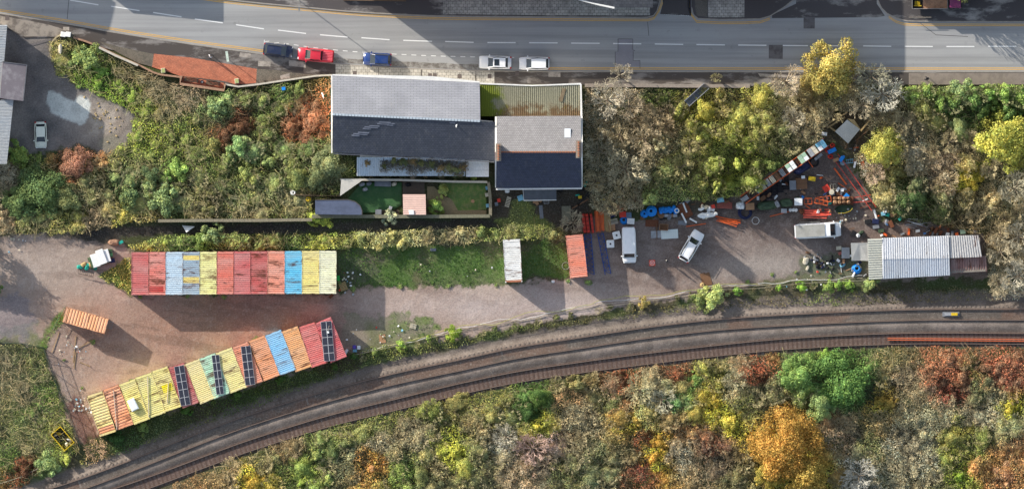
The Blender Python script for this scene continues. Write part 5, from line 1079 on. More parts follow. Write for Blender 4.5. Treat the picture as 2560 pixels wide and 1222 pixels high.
tub('teal_box','teal box by the tilted orange frame','box',2074,507,30,.5,.4,.4,P['teal'])
for k in range(8): sack('brown_sack','brown filled sack in the double row above the green tub','sack',2088+(k%4)*11,496+(k//4)*9,rr_.uniform(-12,12),.6,.5,.55,P['card'] if k%3 else P['brown'],z=.4,group='brown sacks')
sheet(2108,502,0,2.9,1.2,'dark trestle under the brown sacks',P['rust'],name='trestle_top',cat='table',h=.38)
r = item('tub','dark green oval tub with a yellow rope below the brown sacks','tub',2110,522,8); m = MB()
for k in range(16):
    a = 2*PI*k/16; b = 2*PI*(k+1)/16; m.add([(1.15*math.cos(a),.5*math.sin(a),0),(1.15*math.cos(b),.5*math.sin(b),0),(1.3*math.cos(b),.62*math.sin(b),.6),(1.3*math.cos(a),.62*math.sin(a),.6)],[(0,1,2,3)])
m.add([(1.15*math.cos(2*PI*k/16),.5*math.sin(2*PI*k/16),.05) for k in range(16)],[tuple(range(16))]); m.build('shell', P['green'], r); MB().path([(-.9,-.5,.62),(0,-.62,.64),(.8,-.45,.62),(1.2,-.1,.62)],.03).build('rope', P['yellow'], r)
# slanting storage rack
RA = math.degrees(math.atan2(145, 208)); rk = item('storage_rack','long slanting storage rack with orange rails between the trees and the yard','rack',1961,428,RA); LR = 253*S
ux, uy = math.cos(math.radians(RA)), math.sin(math.radians(RA))
for s in (-1, 1): MB().box(-LR/2,LR/2,s*.62-.05,s*.62+.05,1.9,2.02).build('rail', P['orange'], rk)
for k in range(7):
    for s in (-1, 1): MB().box(-LR/2+k*LR/6-.05,-LR/2+k*LR/6+.05,s*.62-.05,s*.62+.05,0,1.88).build('upright', P['truss'], rk)
m = MB()
for k in range(46): m.box(-LR/2+k*.31,-LR/2+k*.31+.12,-.56,.56,1.86,1.9)
m.build('deck', P['rust'], rk)
def onrack(t, s=0): # t px along from lower left end
    return 1857+t*.8203+s*.57*10, 500-t*.5719+s*.82*10
RK = [(6,'lgrey','grey folded panel'),(30,'black','black flat box'),(46,'lgrey','thin grey slatted stack'),(62,'cream','pale slatted pallet stack'),(76,'lgrey','grey slatted stack'),(90,'cream','cream slatted stack'),(104,'brown','brown open box'),(120,'lgrey','small grey tub')]
for t, c, lab in RK:
    x, y = onrack(t); pallet(x, y, RA+90 if t > 40 else RA, lab+' on the lower half of the slanting rack', P[c], 1.1, .62, z=2.0)
k = 0
for t, c in ((140,'ygreen'),(153,'white'),(178,'ygreen'),(190,'ygreen'),(207,'lgrey'),(219,'cream'),(233,'lblue'),(245,'lblue')):
    for s in (-.55, .55):
        x, y = onrack(t, s); cc = c if not (s > 0 and k % 3 == 1) else 'white'
        tub('storage_tub', {'ygreen':'pale green lidded tub','white':'white lidded tub','lgrey':'grey lidded tub','cream':'cream lidded tub','lblue':'pale blue lidded tub at the upper end'}[cc]+' on the upper half of the slanting rack','tub',x,y,RA,.62,.58,.6,P[cc],z=2.0,group='lidded tubs on the slanting rack'); k += 1
sack('dark_tarpaulin','dark blue tarpaulin bundle under the middle of the slanting rack','tarpaulin',2004,419,35,2.6,1.5,1.0,P['dblue'])
dp = plain('dark_boards', (44,42,48), .8, var=.4, scale=5)  # near-black boards with random blotches
for k in range(5): pallet(1908+k*14,487-k*7.5,4,'dark pallet in the row behind the rack',dp,.95,1.9,z=.02,group='dark pallets behind the rack')
tub('grey_cabinet','slate grey cabinet left of the brown pallet crates','cabinet',1982,463,3,.9,1.3,.8,P['grey'])
for k, lab in enumerate(('upper brown pallet crate carrying a white box','lower brown pallet crate')): tub('pallet_crate',lab,'crate',2003+k*.5,452+k*14,3,1.6,.75,.6,P['tan'],P['brown'],group='brown pallet crates')
tub('white_box','white box on top of the upper pallet crate','box',2008,443,3,.5,.4,.3,P['white'],z=.68)
tub('generator','yellow and black generator standing alone on the gravel','generator',2030,447,-10,1.0,.6,.5,P['black'],P['yellow'])
tub('red_box','bright red toolbox on the gravel','toolbox',2066,471,32,.9,.9,.5,P['red']); r = item('wire_cage','white wire cage right of the red toolbox','cage',2083,467,3); m = MB()
for z in (0,.6):
    for a, b in (((-.4,-.35),(.4,-.35)),((.4,-.35),(.4,.35)),((.4,.35),(-.4,.35)),((-.4,.35),(-.4,-.35)),((0,-.35),(0,.35))): m.tube(a+(z,),b+(z,),.03,5)
for a in ((-.4,-.35),(.4,-.35),(.4,.35),(-.4,.35)): m.tube(a+(0,),a+(.6,),.03,5)
m.build('wire', P['cream'], r)
single('drum','round cream drum lid below the wire cage','drum',2079,480,0,MB().tube((0,0,0),(0,0,.7),.38,16),P['cream'])
for k in range(9): tub('scrap_part','grey scrap component in the heap right of the wire cage','scrap',2092+rr_.uniform(0,30),472+rr_.uniform(0,14),rr_.uniform(0,90),rr_.uniform(.3,.7),rr_.uniform(.2,.5),rr_.uniform(.1,.4),P[rr_.choice(['lgrey','grey','rust','white','brown'])],group='scrap heap by the wire cage')
for a, b, lab in (((2082,395),(2179,526),'left of two long parallel red tubes on the gravel'),((2094,384),(2190,518),'right of two long parallel red tubes on the gravel'),((2136,494),(2176,487),'short red tube crossing the long pair'),((2133,506),(2180,503),'lower short red tube crossing the long pair')): beam(*a,*b,lab,plain('red_tube_paint',(206,72,54),.5),None,z=.5,w=.09,name='scaffold_tube',cat='tube')
beam(2086,421,2116,461,'thick orange beam parallel to the long red tubes',P['orange'],None,w=.2); beam(2096,458,2124,477,'short orange beam right of the scrap heap',P['orange'],None); beam(2020,401,2032,418,'short orange post leaning by the slanting rack',P['orange'],None,z=.6)
tub('plastic_trough','bright blue trough at the upper end of the slanting rack','trough',2080,377,25,1.2,.55,.5,P['blue']); 
for x, y in ((2081,364),(2069,376),(2076,392)): coil(x,y,.3,.08,'red loop of hose around the blue trough',P['red'],2,group='red hose loops')
r = item('ladder','pale blue ladder lying right of the long red tubes','ladder',2117,404,6,.3); m = MB(); m.box(-.95,.95,-.28,-.22,0,.06); m.box(-.95,.95,.22,.28,0,.06)
for k in range(7): m.box(-.85+k*.28,-.81+k*.28,-.22,.22,0,.05)
m.build('rails', P['lblue'], r)
coil(2035,405,.7,.07,'dark cable coil beside the middle of the slanting rack',P['black'],3); 
for k in range(3): tub('bottle_crate','grey crate on the ground beside the upper rack','crate',2040+k*6,397-k*5,RA,.4,.4,.4,P['lgrey'],group='grey crates beside the rack')
# derelict shed among the trees
ds = thing('derelict_shed','collapsed wooden shed with a silvery sheet roof among the trees','shed',2119,329); oD = at(2119,329)
flat_slope([(2087.6,329,2.5),(2118,299.5,2.9),(2150,323.5,2.2),(2120,359,1.7)], sheet_metal('silvery_flat_sheet',(186,186,180),.1,k=.85), 'roof', ds, oD, .08); flat_slope([(2118,297,2.9),(2135,299,2.6),(2152,323,1.6),(2150,325,2.1)], P['tan'], 'side_panel', ds, oD, .05)
MB(*oD).pprism([(2093,329),(2119,304),(2145,325),(2119,353)], -.1, 1.6).build('wall', P['brown'], ds)
for a, b, z, lab in (((2056,318),(2118,281),1.4,'longest pale timber above the collapsed shed'),((2068,320),(2112,293),1.2,'pale timber just below the longest one'),((2072,316),(2088,328),1.1,'short pale timber at the shed corner'),((2152,327),(2173,302),1.2,'pale timber right of the collapsed shed'),((2140,352),(2170,325),.8,'dark timber below the shed, right side'),((2112,372),(2122,352),.6,'short grey timber below the shed'),((2134,375),(2145,352),.5,'thin dark timber below the shed')): beam(*a,*b,lab,P['tan'] if z > 1 else P['brown'],None,z=z,w=.22 if z > 1 else .14,name='fallen_timber',cat='timber')
sheet(2061,335,-8,.75,.5,'small white board left of the collapsed shed',P['white'],z=.8,name='white_board',cat='board')
beam(2185,525,2191,548,'white strip lying by the end of the long red tubes',P['white'],None,w=.28,z=.2,name='white_strip',cat='strip')
# right hand scrap
for x, y, a, l, w_, h, c, lab in ((2210,534,10,.8,.5,.5,'lblue','pale blue crate'),(2219,536,-20,.6,.5,.5,'teal','teal crate'),(2212,528,5,.5,.4,.9,'white','white box'),(2233,535,30,.9,.6,.5,'card','torn cardboard carton'),(2170,554,10,.9,.6,.4,'black','black rubbish box'),(2189,553,-8,.9,.7,.5,'dblue','dark blue box'),(2190,567,10,.9,.5,.4,'grey','grey box'),(2228,560,-65,1.0,.55,.5,'rust','rusty oblong tank'),(2203,577,5,.8,.5,.4,'green','green box'),(2213,586,-30,.6,.3,.3,'orange','orange box'),(2204,588,30,.4,.3,.3,'white','small white box'),(2250,547,40,.5,.4,.4,'teal','teal canister'),(2407,579,5,.75,.6,.6,'ygreen','pale green cabinet'),(2340,575,60,.9,.4,.6,'rust','rusty engine block'),(2160,590,-20,.6,.45,.4,'black','black and white bin'),(2351,564,70,.6,.2,.7,'orange','orange upright panel')):
    tub('scrap_box', lab+' in the scrap strip above the corrugated workshop','box',x,y,a,l,w_,h,P[c],group='scrap strip above the workshop')
for k in range(22):
    x = 2262+rr_.uniform(0,30); y = 546+rr_.uniform(0,18); beam(x,y,x+rr_.uniform(18,36),y+rr_.uniform(-2,8),'grey metal pole in the tangled pile right of the yard',P[rr_.choice(['lgrey','lgrey','grey','white','brown'])],'tangled pile of metal poles',z=.1+rr_.uniform(0,.6),w=.06,h=.06,name='metal_pole',cat='pole')
for k in range(12): tub('scrap_part','small rusty scrap piece between the pole pile and the trees','scrap',2300+rr_.uniform(0,90),566+rr_.uniform(0,20),rr_.uniform(0,90),rr_.uniform(.3,.8),rr_.uniform(.2,.4),rr_.uniform(.1,.4),P[rr_.choice(['rust','rust','brown','black','grey'])],group='rusty scrap behind the workshop')
# left of the workshop
tub('brick_stack','stack of pale bricks left of the grey canopy','bricks',2097,620,5,.7,.5,.4,P['cream']); tub('brick_stack','smaller pinkish brick stack left of the grey canopy','bricks',2100,633,30,.5,.4,.4,P['pink']); tub('board_stack','grey board stack with a white hose beside the canopy','boards',2114,632,0,1.1,1.5,.6,P['card'],P['lgrey'])
coil(2142,671,.62,.10,'bright blue hose coil left of the corrugated workshop',P['blue'],4,z=.15); sack('plastic_bag','crumpled pale blue bag left of the blue coil','bag',2106,662,30,.9,.6,.4,P['lblue'])
for k in range(7): sack('white_bag','white rubbish bag between the blue coil and the workshop','bag',2125+rr_.uniform(0,40),660+rr_.uniform(0,30),rr_.uniform(0,90),rr_.uniform(.3,.7),rr_.uniform(.2,.5),.35,P[rr_.choice(['white','lgrey','cream'])],group='rubbish bags by the workshop')
beam(2099,650,2104,680,'thin white pole left of the blue coil',P['white'],None,w=.06,name='thin_pole',cat='pole')
for k in range(34):
    x = 2048+rr_.gauss(0,17); y = 656+rr_.gauss(0,9); sack('ash_scrap','charred fragment in the burnt rubbish heap','debris',x,y,rr_.uniform(0,180),rr_.uniform(.25,.8),rr_.uniform(.15,.4),rr_.uniform(.08,.35),P[rr_.choice(['black','dblue','black','lgrey','white','brown','grey'])],group='burnt rubbish heap')
sack('rubble_lump','pale lump of rubble left of the burnt heap','rubble',2014,652,70,1.2,.8,.35,P['cream']); sack('rubble_lump','small pink lump of rubble below the pale one','rubble',2019,670,70,.8,.4,.25,P['cream'])
sheet(1760,699,-75,1.9,.75,'left brown doormat-like board at the yard edge',P['brown'],name='board',cat='board'); sheet(1772,697,-75,1.8,.6,'right brown board at the yard edge',P['brown'],name='board',cat='board',z=.05); coil(1756,712,.25,.12,'small round brown cable drum by the brown boards',P['tan'],2,name='cable_drum')
# tarpaulin heap by the left track
for x, y, a, l, w_, h, lab in ((238,651,-72,1.9,1.0,.9,'left white panel of the covered heap'),(253,642,-70,2.1,1.1,1.3,'large middle white panel of the covered heap'),(267,639,-74,1.8,.8,1.1,'right white panel of the covered heap')): sheet(x,y,a,l,w_,lab,P['white'],z=h,name='white_sheet',cat='sheet',h=.10,bevel=.03)
hp_ = item('junk_heap','junk heap under white panels at the left end of the long container row','heap',248,650,20); MB().rbox(0,0,3.0,1.7,0,.85,0,.8).build('base', P['green'], hp_)
tub('green_tub','dark green tub at the upper end of the white panels','tub',274,628,5,.75,.6,.9,P['green'],group='green tubs'); tub('green_tub','lighter green tub just below the upper one','tub',275,637,5,.75,.5,.9,plain('mid_green_plastic',(84,138,92),.5),group='green tubs'); tub('dark_box','dark open box with a pale pattern at the heap end','box',281,651,10,.7,.6,.8,P['dblue'])
for k in range(5): sack('green_tarpaulin','teal tarpaulin fold at the left foot of the heap','tarpaulin',200+k*9,667-(k%2)*5,30*k,1.0,.6,.4,P['teal'] if k%2==0 else P['tan'],group='teal tarpaulin folds')
gt_ = item('steel_gate','fallen steel gate below the teal tarpaulin','gate',215,682,-12,.4); m = MB(); m.tube((-1.1,-.3,0),(1.1,-.3,.2),.035,5); m.tube((-1.1,.3,.5),(1.1,.3,.5),.035,5)
for k in range(9): m.tube((-1.1+k*.275,-.3,.1),(-1.1+k*.275,.3,.5),.02,4)
m.build('bars', P['black'], gt_)
fp_ = item('palisade_panel','upright green mesh panel by the heap casting a long shadow','fence panel',232,672,-33); m = MB(); m.tube((-1.2,0,0),(-1.2,0,1.9),.04,5); m.tube((1.2,0,0),(1.2,0,1.9),.04,5)
for k in range(14): m.tube((-1.2+k*.18,0,.1),(-1.2+k*.18,0,1.85),.022,4)
for z in (.2,1.0,1.8): m.tube((-1.2,0,z),(1.2,0,z),.022,4)
m.build('mesh', P['green'], fp_)
sack('earth_pile','brown pile at the end of the hedge above the heap','pile',284,606,0,1.6,.9,.6,plain('brown_pile',(168,130,106),.9)); tub('teal_box','teal scrap of plastic right of the brown pile','box',302,606,30,.7,.4,.3,P['teal'])
# yellow skip
sk_ = item('skip','open yellow skip full of scrap in the overgrown corner','skip',156.2,1095.5,-49); Ls, Ws = 3.05, 1.85; m = MB(); fl_ = MB()
m.box(-Ls/2,Ls/2,-Ws/2,-Ws/2+.1,.1,1.2); m.box(-Ls/2,Ls/2,Ws/2-.1,Ws/2,.1,1.2); m.box(-Ls/2,-Ls/2+.1,-Ws/2+.1,Ws/2-.1,.1,1.2); m.box(Ls/2-.1,Ls/2,-Ws/2+.1,Ws/2-.1,.1,1.2); m.build('side', P['yellow'], sk_); fl_.box(-Ls/2+.1,Ls/2-.1,-Ws/2+.1,Ws/2-.1,.1,.3).build('floor', P['black'], sk_)
for k in range(16):
    t = rr_.uniform(-1.2,1.2); s = rr_.uniform(-.6,.6); c, sn = math.cos(math.radians(-49)), math.sin(math.radians(-49)); x, y = 156.2+(t*c-s*sn)/S, 1095.5-(t*sn+s*c)/S
    sack('skip_scrap','odd piece of scrap inside the yellow skip','scrap',x,y,rr_.uniform(0,180),rr_.uniform(.3,.9),rr_.uniform(.15,.4),rr_.uniform(.3,.6),P[rr_.choice(['lgrey','grey','black','cream','yellow','green','white'])],z=.3,group='scrap inside the skip')
# fences
gfm = plain('dark_green_fence', (44,66,54), .7, var=.3)
def fence(name, label, pts, h, mat, step=2.2, mesh=True, r_=.03):
    cx, cy = pts[len(pts)//2]; r = thing(name, label, 'fence', cx, cy); ox, oy = at(cx, cy); PP = [at(*p) for p in pts]
    m = MB(ox, oy)
    for (x0,y0),(x1,y1) in zip(PP, PP[1:]):
        L = math.hypot(x1-x0,y1-y0); n = max(1, int(L/step))
        for k in range(n): 
            t = k/n; q = (x0+(x1-x0)*t, y0+(y1-y0)*t); MB(ox, oy).tube(q+(0,), q+(h+.1,), r_*1.6, 6).build('post', mat, r)
        for z in (h, h*.5, .12): m.tube((x0,y0,z),(x1,y1,z),r_,5)
        if mesh:
            nn = int(L/.22)
            for k in range(nn): t = k/nn; q = (x0+(x1-x0)*t, y0+(y1-y0)*t); m.tube(q+(.1,), q+(h,), .014, 3)
    m.build('mesh', mat, r); return r
fence('mesh_fence','dark green mesh fence round the overgrown lower left corner',[(-120,862),(0,856),(52,858),(108,868),(128,925),(150,985),(170,1030),(190,1085),(201,1118)],1.6,gfm,r_=.045)
fence('mesh_gate','green mesh gate beside the lone small orange container',[(162,768),(146,797),(131,824)],1.7,plain('mid_green_fence',(70,120,84),.7))
fence('post_and_wire_fence','pale post and wire fence between the yard and the railway verge',[(890,886),(1000,862),(1100,838),(1180,822),(1280,807),(1420,779),(1560,760),(1700,741),(1800,724),(1900,720),(2000,708),(2170,700)],1.0,plain('pale_wire',(176,168,146),.7),step=2.6,mesh=False,r_=.022)
fence('post_and_wire_fence','fence line at the foot of the lower left corner beside the tracks',[(0,1208),(50,1192),(85,1175),(120,1160)],1.0,plain('pale_wire',(176,168,146),.7),mesh=False)
for k, (c, lab) in enumerate(((P['cream'],'long pale cable sagging along the railway fence'),(P['white'],'white cable snaking along the railway fence'),(plain('yellow_green_hose',(190,190,90),.6),'yellow-green hose lying along the railway fence'))):
    xs_ = np.arange(905, 2165 if k < 2 else 1900, 9.0); base = interp_smooth([890,1000,1100,1280,1420,1560,1700,1800,1900,2000,2170],[884,858,834,801,772,754,735,716,712,702,694], xs_)
    ys_ = base+(fbm(50+20*k, 300+k*7)(xs_, xs_*0+k*99)-.5)*(16+6*k)-k*2; m = MB(*at(1500,760)); m.path([at(a, b)+(.10+.04*k,) for a, b in zip(xs_, ys_)], .028, 5); o_ = m.build('cable', c); o_.location = at(1500,760)+(.05,); tag(o_, lab, 'cable')
# railway extras
for dy, lab in ((-2.4,'upper of two long orange rails lying between the rails of the lower track'),(2.2,'lower of two long orange rails lying between the rails of the lower track')):
    beam(2218,847+dy,2640,851+dy,lab,plain('orange_rust',(210,104,62),.7,var=.3,scale=3),'spare orange rails in the track',z=.42,w=.11,h=.12,name='spare_rail',cat='rail')
r = item('track_box','yellow and grey track equipment box in the upper track near the right edge','equipment box',2378,785,0,.55); MB().box(-.95,0,-.2,.2,0,.2).build('cover', P['lgrey'], r); MB().box(.0,.9,-.2,.2,0,.22).build('lid', P['yellow'], r); MB().box(-1.25,1.15,-.32,.32,-.12,0).build('tray', P['grey'], r)
# house yard and garden
sack('white_sack','white sack against the house wall at the left corner','sack',1268,478,0,.7,.5,.5,P['white']); tub('plastic_table','pale blue square plastic table left of the porch','table',1301,495,18,.75,.75,.7,P['lblue'])
for k, (x,y) in enumerate(((1336,505),(1343,502),(1343,509),(1351,502))): tub('cardboard_box','small brown cardboard box in the group below the porch','box',x,y,20*k,.42,.38,.35,P['card'],group='cardboard boxes below the porch')
r = item('garden_chair','white metal lounger frame left of the house yard','chair',1270,505,75,.35); m = MB(); m.box(-.75,.75,-.3,-.26,0,.04); m.box(-.75,.75,.26,.3,0,.04)
for k in range(7): m.box(-.7+k*.22,-.6+k*.22,-.26,.26,0,.03)
m.build('frame', P['cream'], r)
for s in (-1,1): MB().box(s*.6-.03,s*.6+.03,-.28,.28,-.35,0).build('leg', P['cream'], r)
r = item('shopping_cage','grey wire basket by the cardboard boxes','basket',1366,504,5); m = MB()
for z in (.1,.5):
    for a, b in (((-.35,-.3),(.35,-.3)),((.35,-.3),(.35,.3)),((.35,.3),(-.35,.3)),((-.35,.3),(-.35,-.3))): m.tube(a+(z,),b+(z,),.03,5)
for k in range(6): m.tube((-.3+k*.12,-.3,.1),(-.3+k*.12,.3,.1),.015,4)
m.build('wire', P['lgrey'], r)
sheet(1416,537,-88,2.5,1.3,'grey-green weathered boardwalk panel left of the red barriers',plain('greyed_boards',(134,130,110),.9,var=.4,scale=5),name='boardwalk_panel',cat='panel',z=.25,h=.06)
sheet(1353,530,-85,1.9,.5,'narrow grey concrete strip in the house yard',P['grey'],name='concrete_strip',cat='slab',z=.01)
for x, y, a, l, c, lab in ((1462,492,52,3.2,'black','dark pole leaning beside the house corner'),(1480,478,58,2.4,'black','shorter dark pole beside the house corner'),(1450,510,30,2.6,'brown','brown timber beside the yard hedge')):
    single('dark_pole',lab,'pole',x,y,a,MB().box(-l/2,l/2,-.09,.09,0,.12),P[c],.6)
coil(1451,471,.33,.1,'old tyre at the house corner',P['black'],2,name='tyre',cat='tyre'); tub('yard_bin','small yellow and black bin at the house corner','bin',1450,493,0,.5,.4,.6,P['yellow']); sack('bin_bag','black bag right of the porch','bag',1400,476,0,.8,.5,.5,P['black'])
for k in range(10): tub('yard_junk','odd item of clutter between the house corner and the trees','clutter',1440+rr_.uniform(0,70),445+rr_.uniform(0,55),rr_.uniform(0,90),rr_.uniform(.3,.7),rr_.uniform(.2,.4),.4,P[rr_.choice(['lblue','white','black','grey','yellow','teal','lgrey'])],group='clutter at the house corner')
sf = item('garden_sofa','dark grey garden sofa against the wall of the artificial turf','sofa',957,460,-2,.14); MB().box(-1.0,1.0,-.35,.2,0,.4).build('seat', P['grey'], sf, bevel=.05); MB().box(-1.0,1.0,.2,.38,0,.75).build('backrest', P['grey'], sf, bevel=.05)
for s in (-1,1): MB().box(s*1.08-.08,s*1.08+.08,-.35,.38,0,.58).build('armrest', P['grey'], sf, bevel=.03)
for x, y, c, lab in ((905,461,'lgrey','grey cushion pile at the left of the garden sofa'),(913,473,'lgrey','small pale seat below the cushion pile'),(985,460,'cream','cream folded chair right of the sofa'),(922,459,'grey','grey seat next to the sofa'),(1020,462,'black','black planter on the decking')): sack('garden_chair',lab,'chair',x,y,20,.8,.55,.45,P[c],z=.14)
tub('cooler_box','pale box on the artificial turf near the timber step','box',976,520,-18,.45,.5,.4,P['lgrey'],z=.14); tub('storage_chest','dark chest at the foot of the artificial turf','chest',946,530,0,.85,.7,.5,P['black'],P['grey'],z=.1)
bb = item('bird_bath','small brown bird bath on the sunny lawn','bird bath',1182,503,0,.14); MB().tube((0,0,0),(0,0,.6),.08,8).build('pedestal', P['brown'], bb); MB().tube((0,0,.6),(0,0,.68),.26,12).build('bowl', P['card'], bb)
for x, y, c, lab in ((1218,470,'lblue','blue box at the upper right garden wall'),(1219,514,'lblue','pale blue bag at the lower right garden wall'),(1217,487,'cream','cream pot on the right garden wall'),(1241,510,'grey','grey chest left of the house yard'),(1247,501,'red','small red can by the grey chest')): tub('garden_box',lab,'box',x,y,10,.45,.5,.5,P[c],z=.1)
for x, y, lab in ((733,481,'round white toy wheel in the bramble at the left of the gardens'),(770,498,'yellow ring toy in the brambles')): coil(x,y,.3,.1,lab,P['white'] if x < 740 else P['yellow'],2,z=.9,name='garden_toy',cat='toy')
tub('blue_container','blue tub in the ivy behind the boundary wall','tub',709,222,10,.5,.45,.5,P['blue'],z=1.2)
# strip of grass: small things
pallet(858,716,-68,'weathered pallet lying at the right end of the long container row',P['tan'],1.2,1.0); tub('meter_box','white and grey box under the hedge on the grass strip','box',1083,624,0,.8,.4,.5,P['white'],P['grey']); tub('green_bin','bright green lid beside the pale green container','bin',846,695,0,.35,.7,.8,plain('vivid_green_plastic',(40,170,70),.5))
sack('barrel','white plastic drum lying at the end of the slanting row','drum',865,879,60,.9,.45,.4,P['white']); tub('purple_crate','purple crate at the end of the slanting row','crate',886,867,0,.5,.5,.4,plain('purple_plastic',(92,74,168),.5)); tub('white_box','white tray right of the purple crate','box',897,868,0,.45,.5,.2,P['white']); tub('white_box','pale tray below the purple crate','box',887,876,0,.55,.4,.2,P['lblue'])
pallet(1033,815,-15,'grey pallet on the weedy patch above the railway fence',P['cream'],.9,.7); sheet(956,846,5,.9,1.2,'square brown board on the weedy patch',P['card'],name='board',cat='board'); sack('white_bag','white bag on the gravel left of the orange container','bag',1383,703,0,.5,.4,.3,P['white'])
m = MB(); m.box(-.35,.35,-.2,.2,0,.6); single('kerbside_step','rusty wedge at the foot of the pale green container','ramp',828,740,45,m,P['rust'])
for a, b in (((190,840),(183,905)),((196,870),(232,850)),((148,830),(130,880)),((200,905),(225,915)),((185,920),(190,880))): beam(*a,*b,'thin pale pole lying in the litter corner below the green gate',P['tan'],'poles in the litter corner',w=.06,h=.06,name='thin_pole',cat='pole')
# far side stair
r = item('metal_staircase','grey metal staircase going down behind the footway parapet','stairs',1742,237,42,.1); m = MB()
for k in range(11): m.box(-1.9+k*.34,-1.9+k*.34+.30,-.45,.45,1.0-k*.07,1.04-k*.07)
m.build('tread', P['grey'], r); MB().box(-1.95,1.9,.46,.54,.2,1.6).build('rail', P['lgrey'], r); MB().box(-1.95,1.9,-.54,-.46,.2,1.5).build('rail', P['lgrey'], r)
# white shards added in place of holes in the aerial survey mosaic
TS = [((455,563),(487,566),(466,581)),((536,560),(545,572),(540,566)),((803,232),(806,232),(809,248)),((815,272),(819,283),(814,283)),((1138,304),(1144,307),(1140,320)),((1723,226),(1733,228),(1728,241)),((2369,542),(2402,533),(2396,549)),((2376,578),(2391,577),(2389,587)),((2258,363),(2273,364),(2271,372)),((2286,450),(2302,448),(2296,455)),((1812,1000),(1800,993),(1794,1000)),((1835,978),(1839,985),(1834,990)),((1297,1101),(1304,1086),(1307,1101)),((1480,281),(1500,279),(1508,290)),((2401,1160),(2416,1161),(2408,1170)),((2366,1104),(2376,1093),(2371,1106)),((2240,290),(2247,302),(2236,288)),((10,922),(14,932),(22,931)),((2143,290),(2148,294),(2142,296)),((1260,1211),(1270,1209),(1265,1218))]
TP = ['over the dark lane','beside the hedge bush above the lane','at the left gable of the warehouse','in the rusty bracken by the gable','on the dark warehouse slope','above the metal staircase','on the bank above the workshop','behind the corrugated workshop','right of the round olive tree','in the scrub right of the yard','left of the yellow shrub below the tracks','above the yellow shrub below the tracks','in the pinkish scrub below the tracks','in the bare tree beside the annexe','in the green scrub at the lower right','in the grey scrub at the lower right','above the round olive tree','in the lower left compound','beside the collapsed shed','near the bottom edge left of centre']
for q, w_ in [p for k_, p in enumerate(zip(TS, TP)) if k_ in (0, 2, 4)]:
    cx = sum(p[0] for p in q)/3; cy = sum(p[1] for p in q)/3; z = 6.6 if 'slope' in w_ else (5.0 if 'tree' in w_ else (3.4 if 250 < cy < 540 else 2.6))
    if 'lane' in w_ and 'dark' in w_: z = .5
    V = [at(*p)+(z+.3*i,) for i, p in enumerate(q)]; mid = (sum(v[0] for v in V)/3+.15, sum(v[1] for v in V)/3, z+.4)
    m = MB(*at(cx, cy)); m.add(V+[mid], [(0,1,3),(1,2,3),(2,0,3)]); o_ = m.build('mosaic_hole_shard', P['white']); o_.location = at(cx, cy)+(0,); tag(o_, 'white shard copying an aerial mosaic hole '+w_, 'plastic sheeting')
# litter
LZ = [((870,700),22,18,'litter scattered at the right end of the long container row'),((205,1010),22,34,'litter strewn below the left end of the slanting row'),((180,870),30,18,'litter in the corner under the green gate'),((1150,670),90,5,'litter on the grass strip'),((960,830),60,16,'litter on the weedy patch above the railway'),((2050,700),60,14,'litter between the burnt heap and the fence'),((2110,540),60,22,'litter on the gravel around the brown sacks'),((60,600),40,8,'litter at the edge of the lane')]
lm = [MB().add([(-.13,-.08,0),(.12,-.1,.02),(.15,.09,.0),(-.02,.13,.07),(-.14,.06,.03)], [(0,1,2,3,4)]).mesh('litter', P[c]) for c in ('white','lblue','cream','red','lgrey')]
for (cx, cy), sp, n, lab in LZ:
    for k in range(n):
        o_ = bpy.data.objects.new('litter', rr_.choice(lm if k % 5 == 0 else [lm[0], lm[2], lm[4]])); link(o_); x, y = at(rr_.gauss(cx, sp*.6), rr_.gauss(cy, 14)); s_ = rr_.uniform(.4, 1.3); o_.location = (x, y, .12); o_.scale = (s_, s_, s_); o_.rotation_euler = (0, 0, rr_.uniform(0, 6)); tag(o_, 'scrap of '+lab, 'litter', lab)

DK = ['rust','black','brown','dblue','grey','rust','green','lgrey','orange','card','blue','white','black']
for (x0, x1, y0, y1, n_, w_) in ((1690,1840,500,512,12,'behind the white bags'),(1860,2130,484,497,22,'between the rack and the tarpaulin row'),(1940,2060,430,482,14,'in the corner under the slanting rack'),(2000,2090,520,530,8,'under the orange frames'),(2130,2225,500,590,18,'right of the long red tubes'),(2230,2440,572,588,20,'along the top of the workshop'),(2085,2170,600,690,16,'around the grey canopy'),(2090,2170,355,420,12,'below the collapsed shed'),(1600,1700,535,548,9,'below the blue rolls'),(1500,1560,510,532,8,'behind the orange beams')):
    for k in range(n_):
        c_ = rr_.choice(DK); x = rr_.uniform(x0, x1); y = rr_.uniform(y0, y1)
        if rr_.random() < .45: beam(x, y, x+rr_.uniform(-16,16), y+rr_.uniform(-7,7), 'odd bar or plank in the clutter '+w_, P[c_], 'clutter '+w_, z=rr_.uniform(.05,.5), w=rr_.uniform(.05,.16), h=.06, name='scrap_bar', cat='scrap')
        elif rr_.random() < .5: sack('scrap_bundle','lumpy dark bundle in the clutter '+w_,'bundle',x,y,rr_.uniform(0,180),rr_.uniform(.4,1.1),rr_.uniform(.3,.7),rr_.uniform(.2,.6),P[c_],group='clutter '+w_)
        else: tub('scrap_box','small box in the clutter '+w_,'box',x,y,rr_.uniform(0,90),rr_.uniform(.3,.9),rr_.uniform(.25,.6),rr_.uniform(.15,.6),P[c_],group='clutter '+w_)
